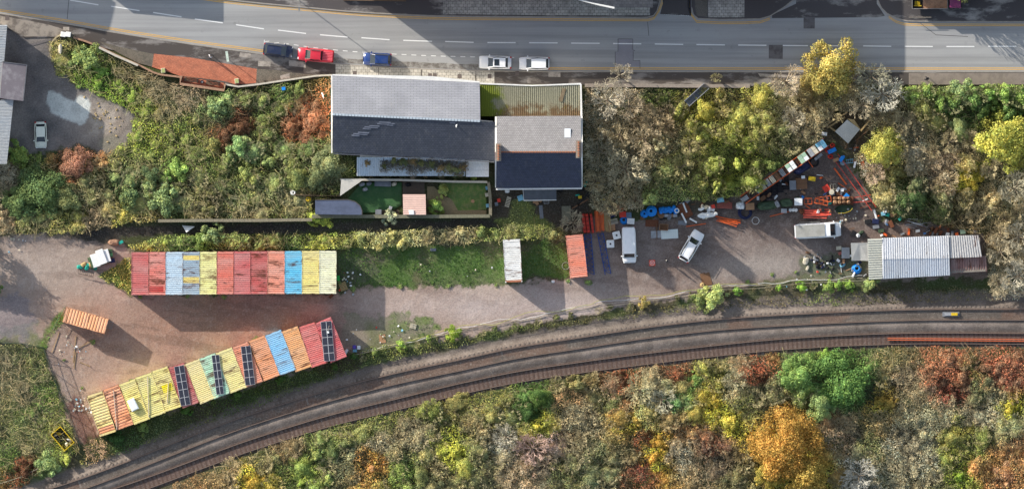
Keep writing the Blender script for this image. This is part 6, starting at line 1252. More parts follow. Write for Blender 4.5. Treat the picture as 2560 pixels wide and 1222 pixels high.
# ================================================================ vegetation
CP = [(150,110,.3,(150,150,90)),(215,140,0,(132,148,76)),(320,165,.5,(84,84,54)),(400,200,.6,(122,112,88)),(240,200,0,(120,150,56)),(300,240,0,(134,158,58)),(350,290,0,(142,158,66)),(380,350,0,(150,164,66)),(430,280,.4,(130,124,92)),(470,240,.6,(140,124,104)),(450,330,0,(132,144,68)),
 (540,270,0,(124,146,96)),(575,335,0,(146,86,58)),(600,312,0,(146,86,58)),(600,370,0,(128,152,98)),(640,250,0,(112,124,70)),(700,235,0,(104,124,68)),(650,300,0,(118,132,72)),(775,305,0,(176,100,60)),(735,320,0,(160,94,60)),(700,360,0,(118,134,78)),(790,380,0,(104,122,72)),(820,420,.3,(124,132,96)),
 (700,430,0,(132,144,86)),(620,430,0,(122,132,72)),(520,400,0,(114,128,66)),(190,395,0,(176,122,82)),(185,430,.2,(166,112,76)),(60,390,0,(110,130,60)),(40,370,0,(118,136,60)),(100,480,0,(96,116,72)),(60,510,0,(92,112,70)),(150,480,0,(124,132,88)),(210,470,.3,(128,134,90)),(240,540,.5,(152,136,108)),(190,530,0,(148,148,80)),(20,560,.5,(168,148,116)),(60,560,.3,(138,142,86)),(10,430,1,(170,160,140)),
 (320,480,0,(116,134,86)),(410,500,0,(120,140,92)),(440,430,0,(122,148,72)),(310,540,0,(160,158,72)),(370,545,.3,(160,150,92)),(370,430,.2,(120,130,84)),(480,480,.2,(128,130,84)),(520,520,.3,(112,112,72)),(600,500,.1,(116,126,80)),(680,500,.3,(128,132,90)),(620,535,.4,(132,128,96)),(740,520,.3,(140,138,98)),(700,560,0,(110,122,64)),(810,548,0,(168,184,72)),
 (340,610,0,(166,164,84)),(400,600,0,(128,142,72)),(460,595,0,(120,138,72)),(530,590,0,(130,148,92)),(600,600,0,(134,148,84)),(660,605,.2,(132,140,80)),(720,605,0,(100,116,60)),(800,600,0,(150,158,72)),(860,595,0,(156,160,84)),(950,590,.2,(184,184,116)),(1010,590,.2,(190,188,124)),(1080,590,.4,(156,150,110)),(1150,590,.5,(160,152,112)),(1230,580,0,(124,136,76)),(1290,575,0,(134,140,90)),(1340,570,0,(128,134,70)),(1400,580,.2,(140,140,90)),
 (1430,555,1,(160,150,128)),(975,545,.3,(160,168,140)),(1108,478,0,(176,190,104)),(1095,515,0,(146,168,74)),
 (1500,215,1,(178,168,150)),(1545,215,1,(196,186,170)),(1545,180,1,(150,140,124)),(1500,290,1,(150,142,126)),(1480,370,1,(128,124,110)),(1530,400,1,(150,146,130)),(1580,340,1,(146,136,116)),(1600,290,.8,(158,140,118)),(1650,240,.1,(92,104,54)),(1700,270,.2,(120,122,60)),(1660,300,.6,(150,130,110)),(1740,270,0,(172,168,66)),(1790,220,.4,(168,160,84)),(1830,240,.3,(172,160,88)),(1890,225,.1,(168,164,72)),
 (1620,370,.6,(148,146,124)),(1680,360,.5,(144,140,112)),(1760,330,.2,(150,156,80)),(1720,400,.3,(140,140,86)),(1680,440,.3,(116,122,72)),(1800,390,.2,(134,144,72)),(1850,330,.1,(158,164,76)),(1900,310,.2,(150,154,84)),(1880,380,0,(142,152,66)),(1830,440,.1,(134,142,62)),(1760,470,.2,(124,130,70)),(1700,490,.1,(120,132,76)),(1600,430,.8,(160,156,136)),(1570,480,.8,(168,154,128)),(1590,510,.8,(180,164,138)),(1640,490,.3,(122,134,84)),(1930,420,0,(100,112,60)),(1960,350,.2,(96,104,64)),(1990,300,.9,(176,166,140)),
 (1930,170,.7,(132,126,100)),(1970,210,.7,(176,162,138)),(2000,170,0,(196,176,84)),(2070,150,0,(222,204,96)),(2100,190,.1,(170,160,78)),(2040,230,.3,(156,140,92)),(2150,220,.6,(138,134,112)),(2180,170,.8,(146,146,126)),(2210,240,1,(170,168,154)),(2160,270,.9,(150,140,120)),(2230,280,.6,(140,132,104)),(1950,260,.5,(164,158,112)),(1920,290,.3,(146,148,84)),
 (2290,230,0,(118,134,66)),(2350,250,0,(110,128,62)),(2400,225,0,(138,158,104)),(2390,260,0,(102,122,62)),(2460,230,0,(108,132,60)),(2510,240,0,(122,144,66)),(2540,290,0,(84,104,54)),(2330,280,.1,(112,112,60)),(2420,290,0,(84,104,54)),(2270,330,.8,(140,136,118)),(2300,380,.7,(142,136,120)),(2350,350,.6,(120,114,90)),
 (2207,365,0,(182,178,78)),(2190,420,.5,(174,156,130)),(2160,450,.6,(172,154,132)),(2210,460,.3,(140,134,90)),(2500,340,.05,(156,156,62)),(2540,380,.1,(146,146,62)),(2420,370,.5,(130,122,96)),(2370,410,.7,(158,138,124)),(2430,450,0,(176,164,44)),(2330,460,.5,(150,134,114)),(2280,490,0,(78,98,58)),(2330,510,.1,(90,104,58)),(2400,510,.4,(120,112,74)),(2460,480,.5,(134,124,92)),(2500,430,.6,(134,128,102)),(2540,470,.9,(150,144,124)),(2480,540,.6,(164,150,112)),(2520,600,1,(174,162,140)),(2490,630,.8,(158,146,116)),(2540,680,1,(190,182,164)),(2440,560,.5,(126,112,80)),
 (460,1215,0,(150,120,84)),(560,1180,.3,(150,130,92)),(640,1210,0,(214,186,52)),(680,1150,.4,(122,120,80)),(720,1190,.1,(96,108,56)),(760,1200,0,(142,160,74)),(700,1120,.3,(130,110,78)),(820,1110,0,(122,136,78)),(880,1060,.1,(126,134,70)),(960,1040,.1,(130,136,72)),(860,1150,.5,(112,116,90)),(930,1165,0,(196,146,70)),(950,1110,.5,(140,134,112)),(1030,1080,.5,(136,130,104)),(1000,1190,.1,(120,140,70)),(1060,1010,.1,(118,128,60)),(1130,1000,.2,(120,116,66)),(1180,990,.1,(124,130,66)),(1135,1130,0,(178,184,62)),(1100,1180,.4,(132,128,90)),(1200,1060,.4,(140,130,92)),(1250,1100,.9,(184,178,158)),(1210,1160,.4,(130,130,88)),(1240,1020,.2,(132,132,72)),
 (1340,990,0,(92,126,62)),(1320,1030,0,(84,112,58)),(1350,1065,0,(176,172,60)),(1420,990,.3,(150,122,88)),(1420,940,.1,(98,108,60)),(1460,1050,.8,(146,138,112)),(1330,1130,.8,(158,132,122)),(1370,1100,.7,(166,140,132)),(1300,1180,.6,(150,134,112)),(1440,1130,.6,(130,124,98)),(1500,1160,.5,(128,134,96)),(1420,1180,.4,(120,124,80)),(1550,950,0,(156,92,60)),(1560,1000,.1,(168,128,92)),(1530,1000,.1,(102,108,66)),(1600,980,.9,(188,176,136)),(1650,1000,.8,(160,156,130)),(1690,1000,.1,(120,150,96)),(1620,1050,.4,(196,184,110)),(1580,1060,.1,(190,164,66)),(1600,1100,0,(112,66,46)),(1650,1110,0,(206,172,52)),(1640,1150,0,(206,172,52)),(1700,1080,.4,(176,134,84)),(1700,1130,.8,(150,142,124)),(1610,1180,.1,(122,70,54)),(1570,1130,.3,(112,104,74)),(1740,960,0,(112,136,70)),(1780,950,.1,(140,138,66)),(1700,940,.1,(150,88,58)),(1840,960,.7,(158,152,122)),(1780,1005,0,(210,190,50)),(1830,1055,0,(190,184,60)),(1870,1020,.3,(120,124,72)),(1790,1110,.5,(122,84,64)),(1800,1160,.6,(116,104,88)),(1850,1190,.5,(110,108,74)),(1900,930,0,(156,90,62)),(1920,980,.2,(120,124,92)),
 (1975,1060,0,(214,150,52)),(1920,1100,0,(222,170,60)),(1990,1140,0,(226,182,70)),(2050,1180,0,(204,172,72)),(1960,1200,0,(176,160,60)),(1990,920,0,(110,146,80)),(2040,950,0,(98,138,74)),(2110,950,0,(96,142,78)),(2140,920,0,(100,132,70)),(2100,1000,0,(98,134,76)),(2160,980,.1,(80,110,66)),(2060,890,0,(118,150,64)),(2030,1010,.2,(140,152,92)),(2080,1040,.6,(150,126,94)),(2100,1090,.6,(140,124,106)),(2240,900,.3,(130,120,82)),(2260,940,.5,(128,116,96)),(2200,1005,0,(184,158,64)),(2200,1060,.5,(142,126,86)),(2280,1000,.6,(132,122,96)),(2300,1050,.7,(148,146,122)),(2240,1110,.8,(150,146,128)),(2180,1110,.6,(122,126,84)),(2150,1190,.8,(168,166,158)),(2230,1180,.7,(144,142,120)),(2330,1160,.7,(152,150,132)),(2340,920,0,(172,112,80)),(2380,900,0,(188,122,86)),(2400,950,0,(170,106,74)),(2430,930,.1,(120,116,68)),(2480,920,0,(168,104,76)),(2520,900,0,(168,106,78)),(2530,960,0,(166,104,80)),(2390,980,0,(140,76,60)),(2450,980,.2,(112,120,84)),(2500,1000,.4,(122,122,96)),(2370,1050,.7,(142,140,116)),(2430,1020,.6,(136,128,104)),(2525,1020,0,(196,190,54)),(2480,1030,.7,(184,176,148)),(2530,1060,.6,(140,144,104)),(2400,1080,.1,(142,138,64)),(2440,1110,.2,(124,134,66)),(2380,1140,.3,(134,140,62)),(2460,1160,.3,(176,134,76)),(2520,1160,.2,(166,124,78)),(2550,1120,.2,(184,140,96)),(2410,1190,.2,(124,140,50)),(2500,1200,.3,(182,134,84)),
 (30,930,.3,(120,116,92)),(80,900,.1,(110,118,72)),(60,980,.4,(116,110,84)),(30,1050,.1,(112,118,72)),(100,1000,.1,(96,120,60)),(130,1050,.1,(118,126,70)),(60,1100,.2,(122,122,80)),(30,1130,.1,(88,112,54)),(118,1160,0,(130,150,92)),(62,1170,0,(126,68,46)),(165,1150,0,(150,164,74)),(240,1120,.9,(160,134,100)),(290,1095,0,(72,100,54)),(400,1050,.2,(92,100,64)),(600,990,.1,(84,104,50)),(800,930,.1,(88,100,54)),(1000,880,.1,(110,118,66)),(1300,820,.1,(98,108,60)),(1500,790,.2,(104,104,70)),(1700,760,.2,(110,110,72)),(1900,745,.3,(104,98,72)),(2200,730,.3,(84,84,58)),(2400,720,.4,(96,92,68)),(940,420,0,(104,118,66)),(1040,415,.1,(96,108,66)),(1130,420,0,(110,128,58)),(960,440,.1,(178,128,86)),(900,430,0,(112,124,66)),(1000,445,.1,(150,120,84)),(1060,440,0,(120,130,70))]
CPA = np.array([(a, b, c)+tuple(lin1(v) for v in d) for a, b, c, d in CP])
def palette(x, y, wob=14):
    x = np.asarray(x, float); y = np.asarray(y, float); xx = x+(nB(x, y)-.5)*wob*5; yy = y+(nB(x+777, y)-.5)*wob*5
    out = np.zeros(x.shape+(4,))
    for s in range(0, x.size, 40000):
        d = (xx.ravel()[s:s+40000, None]-CPA[:, 0])**2+(yy.ravel()[s:s+40000, None]-CPA[:, 1])**2
        w = 1/(d+60)**2.6; w /= w.sum(1)[:, None]; out.reshape(-1, 4)[s:s+40000] = w @ CPA[:, 2:]
    return out
def pal1(x, y, wob=0):
    r = palette(np.array([x]), np.array([y]), wob)[0]; return r[0], r[1:]
VK = 2.0
def vgain(x, y):
    return 1+.42*(1/(1+np.exp((np.asarray(y)-540)/25.0)))*(1/(1+np.exp(-(np.asarray(x)-1480)/40.0)))
def leaf_mat(name, mode):
    m, nt, out = nodes(name); a = N(nt, 'ShaderNodeVertexColor', layer_name='Col').outputs[0]
    if mode == 'tint':
        oi = N(nt, 'ShaderNodeObjectInfo'); a = mix(nt, 1.0, oi.outputs['Color'], a, 'MULTIPLY')
    wv = coords(nt, 'World'); hz_ = noise(nt, wv, .9, 4, .65); a = mix(nt, 1.0, a, ramp(nt, hz_, [(.33, (.70,.80,.86)), (.5, (1.0,.98,.92)), (.68, (1.34,1.16,1.0))]), 'MULTIPLY'); h2 = N(nt, 'ShaderNodeHueSaturation'); h2.inputs['Saturation'].default_value = .92; nt.links.new(a, h2.inputs['Color']); a = h2.outputs[0]
    b = N(nt, 'ShaderNodeBsdfDiffuse'); t = N(nt, 'ShaderNodeBsdfTranslucent'); ms = N(nt, 'ShaderNodeMixShader'); ms.inputs[0].default_value = .22
    nt.links.new(a, b.inputs[0]); nt.links.new(a, t.inputs[0]); nt.links.new(b.outputs[0], ms.inputs[1]); nt.links.new(t.outputs[0], ms.inputs[2]); nt.links.new(ms.outputs[0], out.inputs[0]); return m
leafM = leaf_mat('foliage', 'tint'); carpetM = leaf_mat('undergrowth_leaves', 'own')
bark = plain('tree_bark', (122,108,90), .9, var=.4, scale=5)
def twig_mat():
    m, nt, out = nodes('bare_twigs'); oi = N(nt, 'ShaderNodeObjectInfo'); n = noise(nt, coords(nt, 'World'), 2.5, 3, .6); col = mix(nt, ramp(nt, n, [(.35, .55), (.6, 0)]), oi.outputs['Color'], (.05,.045,.035)); b = N(nt, 'ShaderNodeBsdfDiffuse'); nt.links.new(col, b.inputs[0]); nt.links.new(b.outputs[0], out.inputs[0]); return m
twigM = twig_mat()
def quads_mesh(name, cen, nrm, sx, sy, col, mat, rr=rng):
    """one small quad per leaf; cen, nrm: (n,3); sx, sy half sizes; col (n,3)"""
    n = len(cen); nrm = nrm/np.linalg.norm(nrm, axis=1)[:, None]; ref = rr.normal(size=(n, 3)); u = np.cross(nrm, ref); u /= np.linalg.norm(u, axis=1)[:, None]; v = np.cross(nrm, u)
    a = u*sx[:, None]; b = v*sy[:, None]; bend = nrm*(sx*.25)[:, None]
    P = np.stack([cen-a-b*.6, cen-b*.2-bend+b*-.6+a*.2, cen+a+b*.5, cen-a*.3+b], 1).reshape(-1, 3)
    me = bpy.data.meshes.new(name); me.vertices.add(4*n); me.vertices.foreach_set('co', P.ravel()); me.loops.add(4*n); me.loops.foreach_set('vertex_index', np.arange(4*n)); me.polygons.add(n); me.polygons.foreach_set('loop_start', np.arange(n)*4); me.update(calc_edges=True)
    ca = me.color_attributes.new('Col', 'FLOAT_COLOR', 'POINT'); ca.data.foreach_set('color', np.repeat(np.concatenate([col, np.ones((n, 1))], 1), 4, 0).ravel()); me.materials.append(mat); return me
def crown(seed, R, H, lobes, n, size, flat=.8, sparse=1.0, stringy=False, squash=1.0, radial=False):
    r = np.random.default_rng(seed); L = []
    for k in range(lobes):
        a = r.uniform(0, 2*PI); d = R*math.sqrt(r.uniform(0, 1))*.92; rl = R*r.uniform(.14, .36)*(1.3-.6*d/R); L.append((d*math.cos(a), d*math.sin(a)*squash, H*(.62-.40*(d/R)**1.4)+r.uniform(-.16, .16)*H, rl, r.uniform(.66, 1.30)))
    L.append((0, 0, H*.5, R*.42, 1.0)); L = np.array(L); w = L[:, 3]**2; k = r.choice(len(L), n, p=w/w.sum()); l = L[k]
    d = r.normal(size=(n, 3)); d /= np.linalg.norm(d, axis=1)[:, None]; d[:, 2] = np.abs(d[:, 2])*1.0-.25*(r.random(n) < .35); rad = l[:, 3]*(1.08-.5*r.random(n)**1.6)*(1+.10*np.sin(d[:, 0]*9+l[:, 0]*5)*np.cos(d[:, 1]*8))
    cen = l[:, :3]+d*rad[:, None]*np.array((1, 1, flat)); cen[:, 2] = np.maximum(cen[:, 2], .05)
    nr = d*.9+r.normal(size=(n, 3))*.55+np.array((0, 0, .35)); sz = size*r.uniform(.6, 1.35, n)
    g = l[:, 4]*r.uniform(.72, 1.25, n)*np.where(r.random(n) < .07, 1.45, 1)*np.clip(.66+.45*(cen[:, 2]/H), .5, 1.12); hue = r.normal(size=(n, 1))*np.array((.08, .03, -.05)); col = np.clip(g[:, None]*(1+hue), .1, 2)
    return quads_mesh('crown', cen, nr, sz*(1.0 if not stringy else 1.9), sz*(.75 if not stringy else .28), col, leafM, r)
def twigs(seed, R, H, main, depth=5, rad=.05, spread=1.0, droop=0.0, name='crown'):
    r = random.Random(seed); m = MB(); cnt = [0]
    def grow(p, d, L, rd, lv):
        if lv == 0 or rd < .008: return
        segs = 2; q = p
        for s in range(segs):
            d = [d[0]+r.uniform(-.22,.22), d[1]+r.uniform(-.22,.22), d[2]+r.uniform(-.12,.16)-droop]; nn = math.sqrt(sum(c*c for c in d)); d = [c/nn for c in d]
            e = (q[0]+d[0]*L/segs, q[1]+d[1]*L/segs, max(.1, q[2]+d[2]*L/segs)); add(q, e, rd*(1-.25*s), rd*(1-.25*(s+1))); q = e
            if lv > 1 and r.random() < .75:
                a = r.choice((-1, 1))*r.uniform(.4, .9); dd = [d[0]*math.cos(a)-d[1]*math.sin(a), d[0]*math.sin(a)+d[1]*math.cos(a), d[2]+r.uniform(-.2,.35)]; grow(q, dd, L*r.uniform(.55,.8), rd*.55, lv-1)
        for k in range(2):
            a = (k-.5)*r.uniform(.5, 1.1); dd = [d[0]*math.cos(a)-d[1]*math.sin(a), d[0]*math.sin(a)+d[1]*math.cos(a), d[2]+r.uniform(-.15,.25)]; grow(q, dd, L*r.uniform(.62,.82), rd*.66, lv-1)
    def add(p, q, r0, r1):
        r0 = max(r0, .030); r1 = max(r1, .022); dx, dy, dz = q[0]-p[0], q[1]-p[1], q[2]-p[2]; l = math.hypot(dx, dy) or 1e-6; u = (-dy/l, dx/l); vs = []
        for c, rr_ in ((p, r0), (q, r1)): vs += [(c[0]+u[0]*rr_, c[1]+u[1]*rr_, c[2]-rr_*.6), (c[0]-u[0]*rr_, c[1]-u[1]*rr_, c[2]-rr_*.6), (c[0], c[1], c[2]+rr_)]
        m.add(vs, [(0,1,4,3),(1,2,5,4),(2,0,3,5)]); cnt[0] += 1
    for k in range(main):
        a = 2*PI*(k+r.uniform(-.3,.3))/main; grow((r.uniform(-.1,.1), r.uniform(-.1,.1), H*.30), [math.cos(a)*spread, math.sin(a)*spread, r.uniform(.25, 1.1)], R*.42, rad, depth)
    return m.mesh(name, twigM)
VAR = {}
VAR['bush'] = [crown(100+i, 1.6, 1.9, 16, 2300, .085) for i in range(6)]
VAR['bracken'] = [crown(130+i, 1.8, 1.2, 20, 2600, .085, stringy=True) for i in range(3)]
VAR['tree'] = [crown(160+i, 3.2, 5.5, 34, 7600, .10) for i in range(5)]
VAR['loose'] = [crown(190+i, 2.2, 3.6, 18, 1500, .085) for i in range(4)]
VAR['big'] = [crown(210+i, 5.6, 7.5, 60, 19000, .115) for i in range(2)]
TW = {'bare': [twigs(300+i, 2.6, 4.6, 9, 4, .10) for i in range(6)], 'loose': [twigs(320+i, 2.2, 3.8, 7, 4, .045) for i in range(4)], 'scrub': [twigs(340+i, 1.6, 2.0, 8, 4, .035, 1.2) for i in range(4)]}
BR = {'bush':1.6,'bracken':1.8,'tree':3.2,'loose':2.2,'big':5.6,'bare':2.6,'scrub':1.6}
BH = {'bush':1.9,'bracken':1.2,'tree':5.5,'loose':3.6,'big':7.5,'bare':4.6,'scrub':2.0}
trunkM = {}
def trunk_mesh(h, r):
    k = (round(h, 1), round(r, 2))
    if k not in trunkM:
        m = MB(); m.tube((0,0,-.2),(0.03*h,.02*h,h*.55),r,7,r*.7); 
        for a in (0.4, 2.3, 4.4): m.tube((0.03*h,.02*h,h*.5),(math.cos(a)*h*.18,math.sin(a)*h*.18,h*.85),r*.5,5,r*.2)
        trunkM[k] = m.mesh('trunk', bark)
    return trunkM[k]
NAME = {'bush':('bush','bush'),'bracken':('bracken','bracken'),'tree':('leafy_tree','tree'),'big':('leafy_tree','tree'),'loose':('thin_tree','tree'),'bare':('bare_tree','tree'),'scrub':('bare_shrub','shrub')}
vr = random.Random(99)
def colour_word(c):
    r, g, b = [(v**(1/2.2))*255 for v in c]
    if r > 1.5*g and r > 120: return 'russet'
    if r > g*1.25: return 'red-brown'
    if r > 175 and g > 140 and b < 110: return 'yellow' if g > r*.84 else 'orange-yellow'
    if g > r*1.12 and b > r*.62: return 'blue-green'
    if g > r*1.08: return 'green'
    if b > g*.86: return 'grey-beige'
    if b > g*.70: return 'grey-brown' if r >= g else 'grey-green'
    if g >= r: return 'olive green' if g < 150 else 'yellow-green'
    return 'straw coloured' if r > 160 else 'brownish olive'
def plant(px, py, rpx, kind, label, h=None, col=None, group=None, z=0, flat=1, cat=None, name=None, bare=None):
    nm, ct = NAME[kind]; t = thing(name or nm, label, cat or ct, px, py, vr.uniform(0, 6.28), group, z)
    pb, pc = pal1(px, py); c = pc if col is None else np.array([lin1(v) for v in col]); lu = c.mean(); c = c if c[0] < 1.9*c[1] or kind == 'big' else c*.72+lu*.28; c = (lu+(c-lu)*.9)*np.array((1, 1.14 if kind == 'bracken' else 1, .92)); c = c*(VK*float(vgain(px, py)) if group else 1.45)*vr.uniform(.85, 1.15); c = np.clip(c*min(1, .62/max(c)), .01, .7); R = rpx*S; s = R/BR[kind]*1.05; hh = h if h else BH[kind]*(R/BR[kind]); sz = hh/BH[kind]*flat
    def add(n, me, c, s, sz):
        o = bpy.data.objects.new(n, me); link(o, t); e_ = vr.uniform(-.2, .2) if group else vr.uniform(-.07, .07); o.scale = (s*(1+e_), s*(1-e_), sz); o.color = tuple(c)+(1,); return o
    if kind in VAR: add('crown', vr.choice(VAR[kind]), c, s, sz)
    if kind in ('bare', 'loose', 'scrub'):
        tc = np.clip(np.array([lin1(v) for v in (200,184,146)])*.7+c*.4, 0, .8) if col is None or kind == 'loose' else c
        add('branches' if kind == 'loose' else 'crown', vr.choice(TW[kind]), tc, s, sz)
        if kind == 'bare': add('twig_haze', vr.choice(VAR['loose']), c*.8, s*1.05, sz*.9) if False else None
    if kind in ('bush', 'tree', 'bracken') and group and vr.random() < .55: add('branches', vr.choice(TW['scrub']), np.clip(np.array([lin1(v) for v in (170,158,132)])*.7+c*.3, 0, .8), R/BR['scrub']*1.05, hh/2.0*1.02)
    add('trunk', trunk_mesh(max(.6, hh*.9) if kind not in ('bush','bracken','scrub') else hh*.7, .16 if hh > 3 else .07), (1,1,1), 1, 1)
    return t
# ---- regions of vegetation (survey units), clearance polygons
BANK = [(128,100),(180,96),(300,150),(452,218),(560,230),(640,216),(828,194),(828,384),(880,392),(892,440),(852,452),(846,492),(782,500),(782,542),(640,548),(400,549),(300,560),(230,578),(120,585),(0,588),(-200,588),(-200,400),(30,400),(36,350),(90,395),(200,372),(265,384),(330,345),(336,300),(300,258),(200,222),(150,182),(122,140)]
LOWB = [(128,100),(180,96),(300,150),(452,218),(520,230),(520,330),(470,400),(300,420),(265,384),(330,345),(336,300),(300,258),(200,222),(150,182),(122,140)]
HEDGE = [(320,612),(420,588),(640,584),(800,586),(1000,574),(1240,568),(1330,560),(1410,572),(1415,596),(1300,600),(1240,604),(1000,618),(860,622),(640,624),(330,626)]
MID = [(1462,218),(1560,222),(1880,222),(1935,200),(2200,200),(2270,216),(2560,216),(2800,216),(2800,740),(2480,740),(2470,640),(2452,585),(2330,560),(2235,545),(2195,500),(2150,420),(2130,385),(2170,330),(2110,280),(2060,320),(2060,345),(1950,420),(1850,492),(1790,500),(1620,508),(1560,530),(1520,540),(1480,520),(1462,440)]
SOUTH = [(360,1222+90),(440,1205),(560,1160),(700,1105),(850,1062),(1000,1028),(1158,990),(1280,964),(1453,938),(1625,915),(1798,896),(1920,884),(2093,874),(2265,868),(2800,868),(2800,1330),(360,1330)]
CORN = [(-200,862),(50,860),(104,872),(128,940),(165,1030),(190,1100),(200,1130),(110,1180),(40,1222),(-100,1300),(-200,1300)]
VERG = VERGEG
KEEP = [[(2060,280),(2160,280),(2180,340),(2140,385),(2060,345)],[(1850,500),(2065,345),(2100,400),(1900,520)]]
# ---- the carpet of leaves
nl = 760000
X = rng.uniform(-150, 2710, nl); Y = rng.uniform(85, 1290, nl)
def inreg(X, Y, P, a=6):
    xx = X+(nB(X, Y)-.5)*a*4+(nD(X, Y)-.5)*a*2; yy = Y+(nB(X+500, Y)-.5)*a*4; return inpoly(xx, yy, P)
hf = np.zeros(nl); keep = np.zeros(nl, bool)
for P_, hmax, dens in ((SOUTH, 1.5, 1), (MID, 1.4, 1), (BANK, 1.2, 1), (HEDGE, 1.7, 1), (CORN, .55, .9), (VERG, .45, .55), (HGRASS, .2, .4), (TRI, .2, .5)):
    a = inreg(X, Y, P_, 3 if P_ is HEDGE else 5) & (rng.random(nl) < dens); hf = np.where(a, hmax, hf); keep |= a
lb = inpoly(X, Y, LOWB); hf = np.where(lb, .55, hf)
gr_ = (soft(GRASS, 9)) ; 
for P_ in KEEP: keep &= ~inpoly(X, Y, P_)
X, Y, hf = X[keep], Y[keep], hf[keep]; n = len(X)
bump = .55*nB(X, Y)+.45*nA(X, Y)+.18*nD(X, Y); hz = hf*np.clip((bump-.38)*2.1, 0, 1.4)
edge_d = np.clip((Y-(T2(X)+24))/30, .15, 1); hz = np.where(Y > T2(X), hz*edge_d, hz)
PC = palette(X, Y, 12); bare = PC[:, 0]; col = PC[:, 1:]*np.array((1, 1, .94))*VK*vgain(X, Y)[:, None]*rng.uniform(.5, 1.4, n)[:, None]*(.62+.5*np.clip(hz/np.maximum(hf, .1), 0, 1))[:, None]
col *= (1+rng.normal(size=(n, 1))*np.array((.09, .03, -.05))); col *= (.72+.56*nE(X, Y))[:, None]
cen = np.stack([(X-1280)*S, (611-Y)*S, hz+rng.uniform(0, .22, n)*np.clip(hf, .3, 1)+gz(X, Y)*(Y > 700)], 1)
nr = rng.normal(size=(n, 3))*.6+np.array((0, 0, .9)); sz = rng.uniform(.045, .115, n)
half = np.arange(n) % 2 == 0
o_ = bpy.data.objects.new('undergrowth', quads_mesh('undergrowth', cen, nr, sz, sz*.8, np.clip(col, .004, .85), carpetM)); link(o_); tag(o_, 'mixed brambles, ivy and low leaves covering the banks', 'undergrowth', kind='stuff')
# ---- grass on the strips
ng = 60000; X = rng.uniform(100, 1470, ng); Y = rng.uniform(560, 1110, ng); k_ = inreg(X, Y, GRASS, 8) | inreg(X, Y, TRI, 5) | (inreg(X, Y, [(965,800),(1000,790),(1090,800),(1080,850),(960,860)], 12) & (rng.random(ng) < .5)) | inreg(X, Y, [(130,800),(165,765),(160,800),(130,850),(110,870),(90,868)], 5)
k_ &= (nE(X, Y) > .43) | (rng.random(ng) < .25); X, Y = X[k_], Y[k_]; n = len(X); col = np.array([lin1(v) for v in (92,134,58)])[None]*rng.uniform(.4, 1.3, (n, 1))*(1+rng.normal(size=(n, 1))*np.array((.2, .05, 0)))*(.6+.8*nA(X, Y))[:, None]
tri_ = X < 400; col[tri_] *= 1.5
o_ = bpy.data.objects.new('grass', quads_mesh('grass', np.stack([(X-1280)*S, (611-Y)*S, rng.uniform(.04, .16, n)], 1), rng.normal(size=(n, 3))+np.array((0,0,.6)), rng.uniform(.07,.14,n), rng.uniform(.03,.06,n), np.clip(col,.004,.8), carpetM)); link(o_); tag(o_, 'rough green grass on the strip between hedge and gravel', 'grass', kind='stuff')
# ---- dry stems and twigs lying over the scrub
ns = 120000; X = rng.uniform(-100, 2660, ns); Y = rng.uniform(100, 1260, ns); kk = inpoly(X, Y, SOUTH) | inpoly(X, Y, MID) | inpoly(X, Y, BANK) | inpoly(X, Y, HEDGE) | inpoly(X, Y, CORN)
for P_ in KEEP: kk &= ~inpoly(X, Y, P_)
X, Y = X[kk], Y[kk]; PC = palette(X, Y, 10); p_ = rng.random(len(X)) < (.18+.85*PC[:, 0]); X, Y, PC = X[p_], Y[p_], PC[p_]; n = len(X)
hz = np.clip((.55*nB(X, Y)+.45*nA(X, Y)-.3)*2.4, 0, 1.6)+rng.uniform(.1, .9, n); col = (np.array([lin1(v) for v in (186,168,128)])[None]*.75+PC[:, 1:]*.5)*rng.uniform(.45, 1.45, (n, 1))
A = nA(X, Y)*12+rng.uniform(-.9, .9, n); L = rng.uniform(.25, 1.0, n)**1.3+.1; wd = rng.uniform(.010, .026, n); u = np.stack([np.cos(A), np.sin(A), rng.uniform(-.3, .4, n)], 1); v = np.stack([-np.sin(A), np.cos(A), np.zeros(n)], 1); c0 = np.stack([(X-1280)*S, (611-Y)*S, hz], 1); cv = v*(rng.uniform(-.25, .25, n)*L)[:, None]
P = np.stack([c0-u*L[:,None]-v*wd[:,None], c0-u*L[:,None]+v*wd[:,None], c0+cv+v*wd[:,None]*.8, c0+cv-v*wd[:,None]*.8, c0+u*L[:,None]+v*wd[:,None]*.5, c0+u*L[:,None]-v*wd[:,None]*.5], 1).reshape(-1, 3)
me = bpy.data.meshes.new('dry_stems'); me.vertices.add(6*n); me.vertices.foreach_set('co', P.ravel()); b = np.arange(n)*6; F = np.stack([b, b+1, b+2, b+3, b+3, b+2, b+4, b+5], 1).ravel(); me.loops.add(8*n); me.loops.foreach_set('vertex_index', F); me.polygons.add(2*n); me.polygons.foreach_set('loop_start', np.arange(2*n)*4); me.update(calc_edges=True)
ca = me.color_attributes.new('Col', 'FLOAT_COLOR', 'POINT'); ca.data.foreach_set('color', np.repeat(np.concatenate([np.clip(col,.01,.8), np.ones((n,1))],1),6,0).ravel()); me.materials.append(carpetM)
o_ = bpy.data.objects.new('dry_stems', me); link(o_); tag(o_, 'tangle of bare beige stems over the scrub', 'dry stems', kind='stuff')
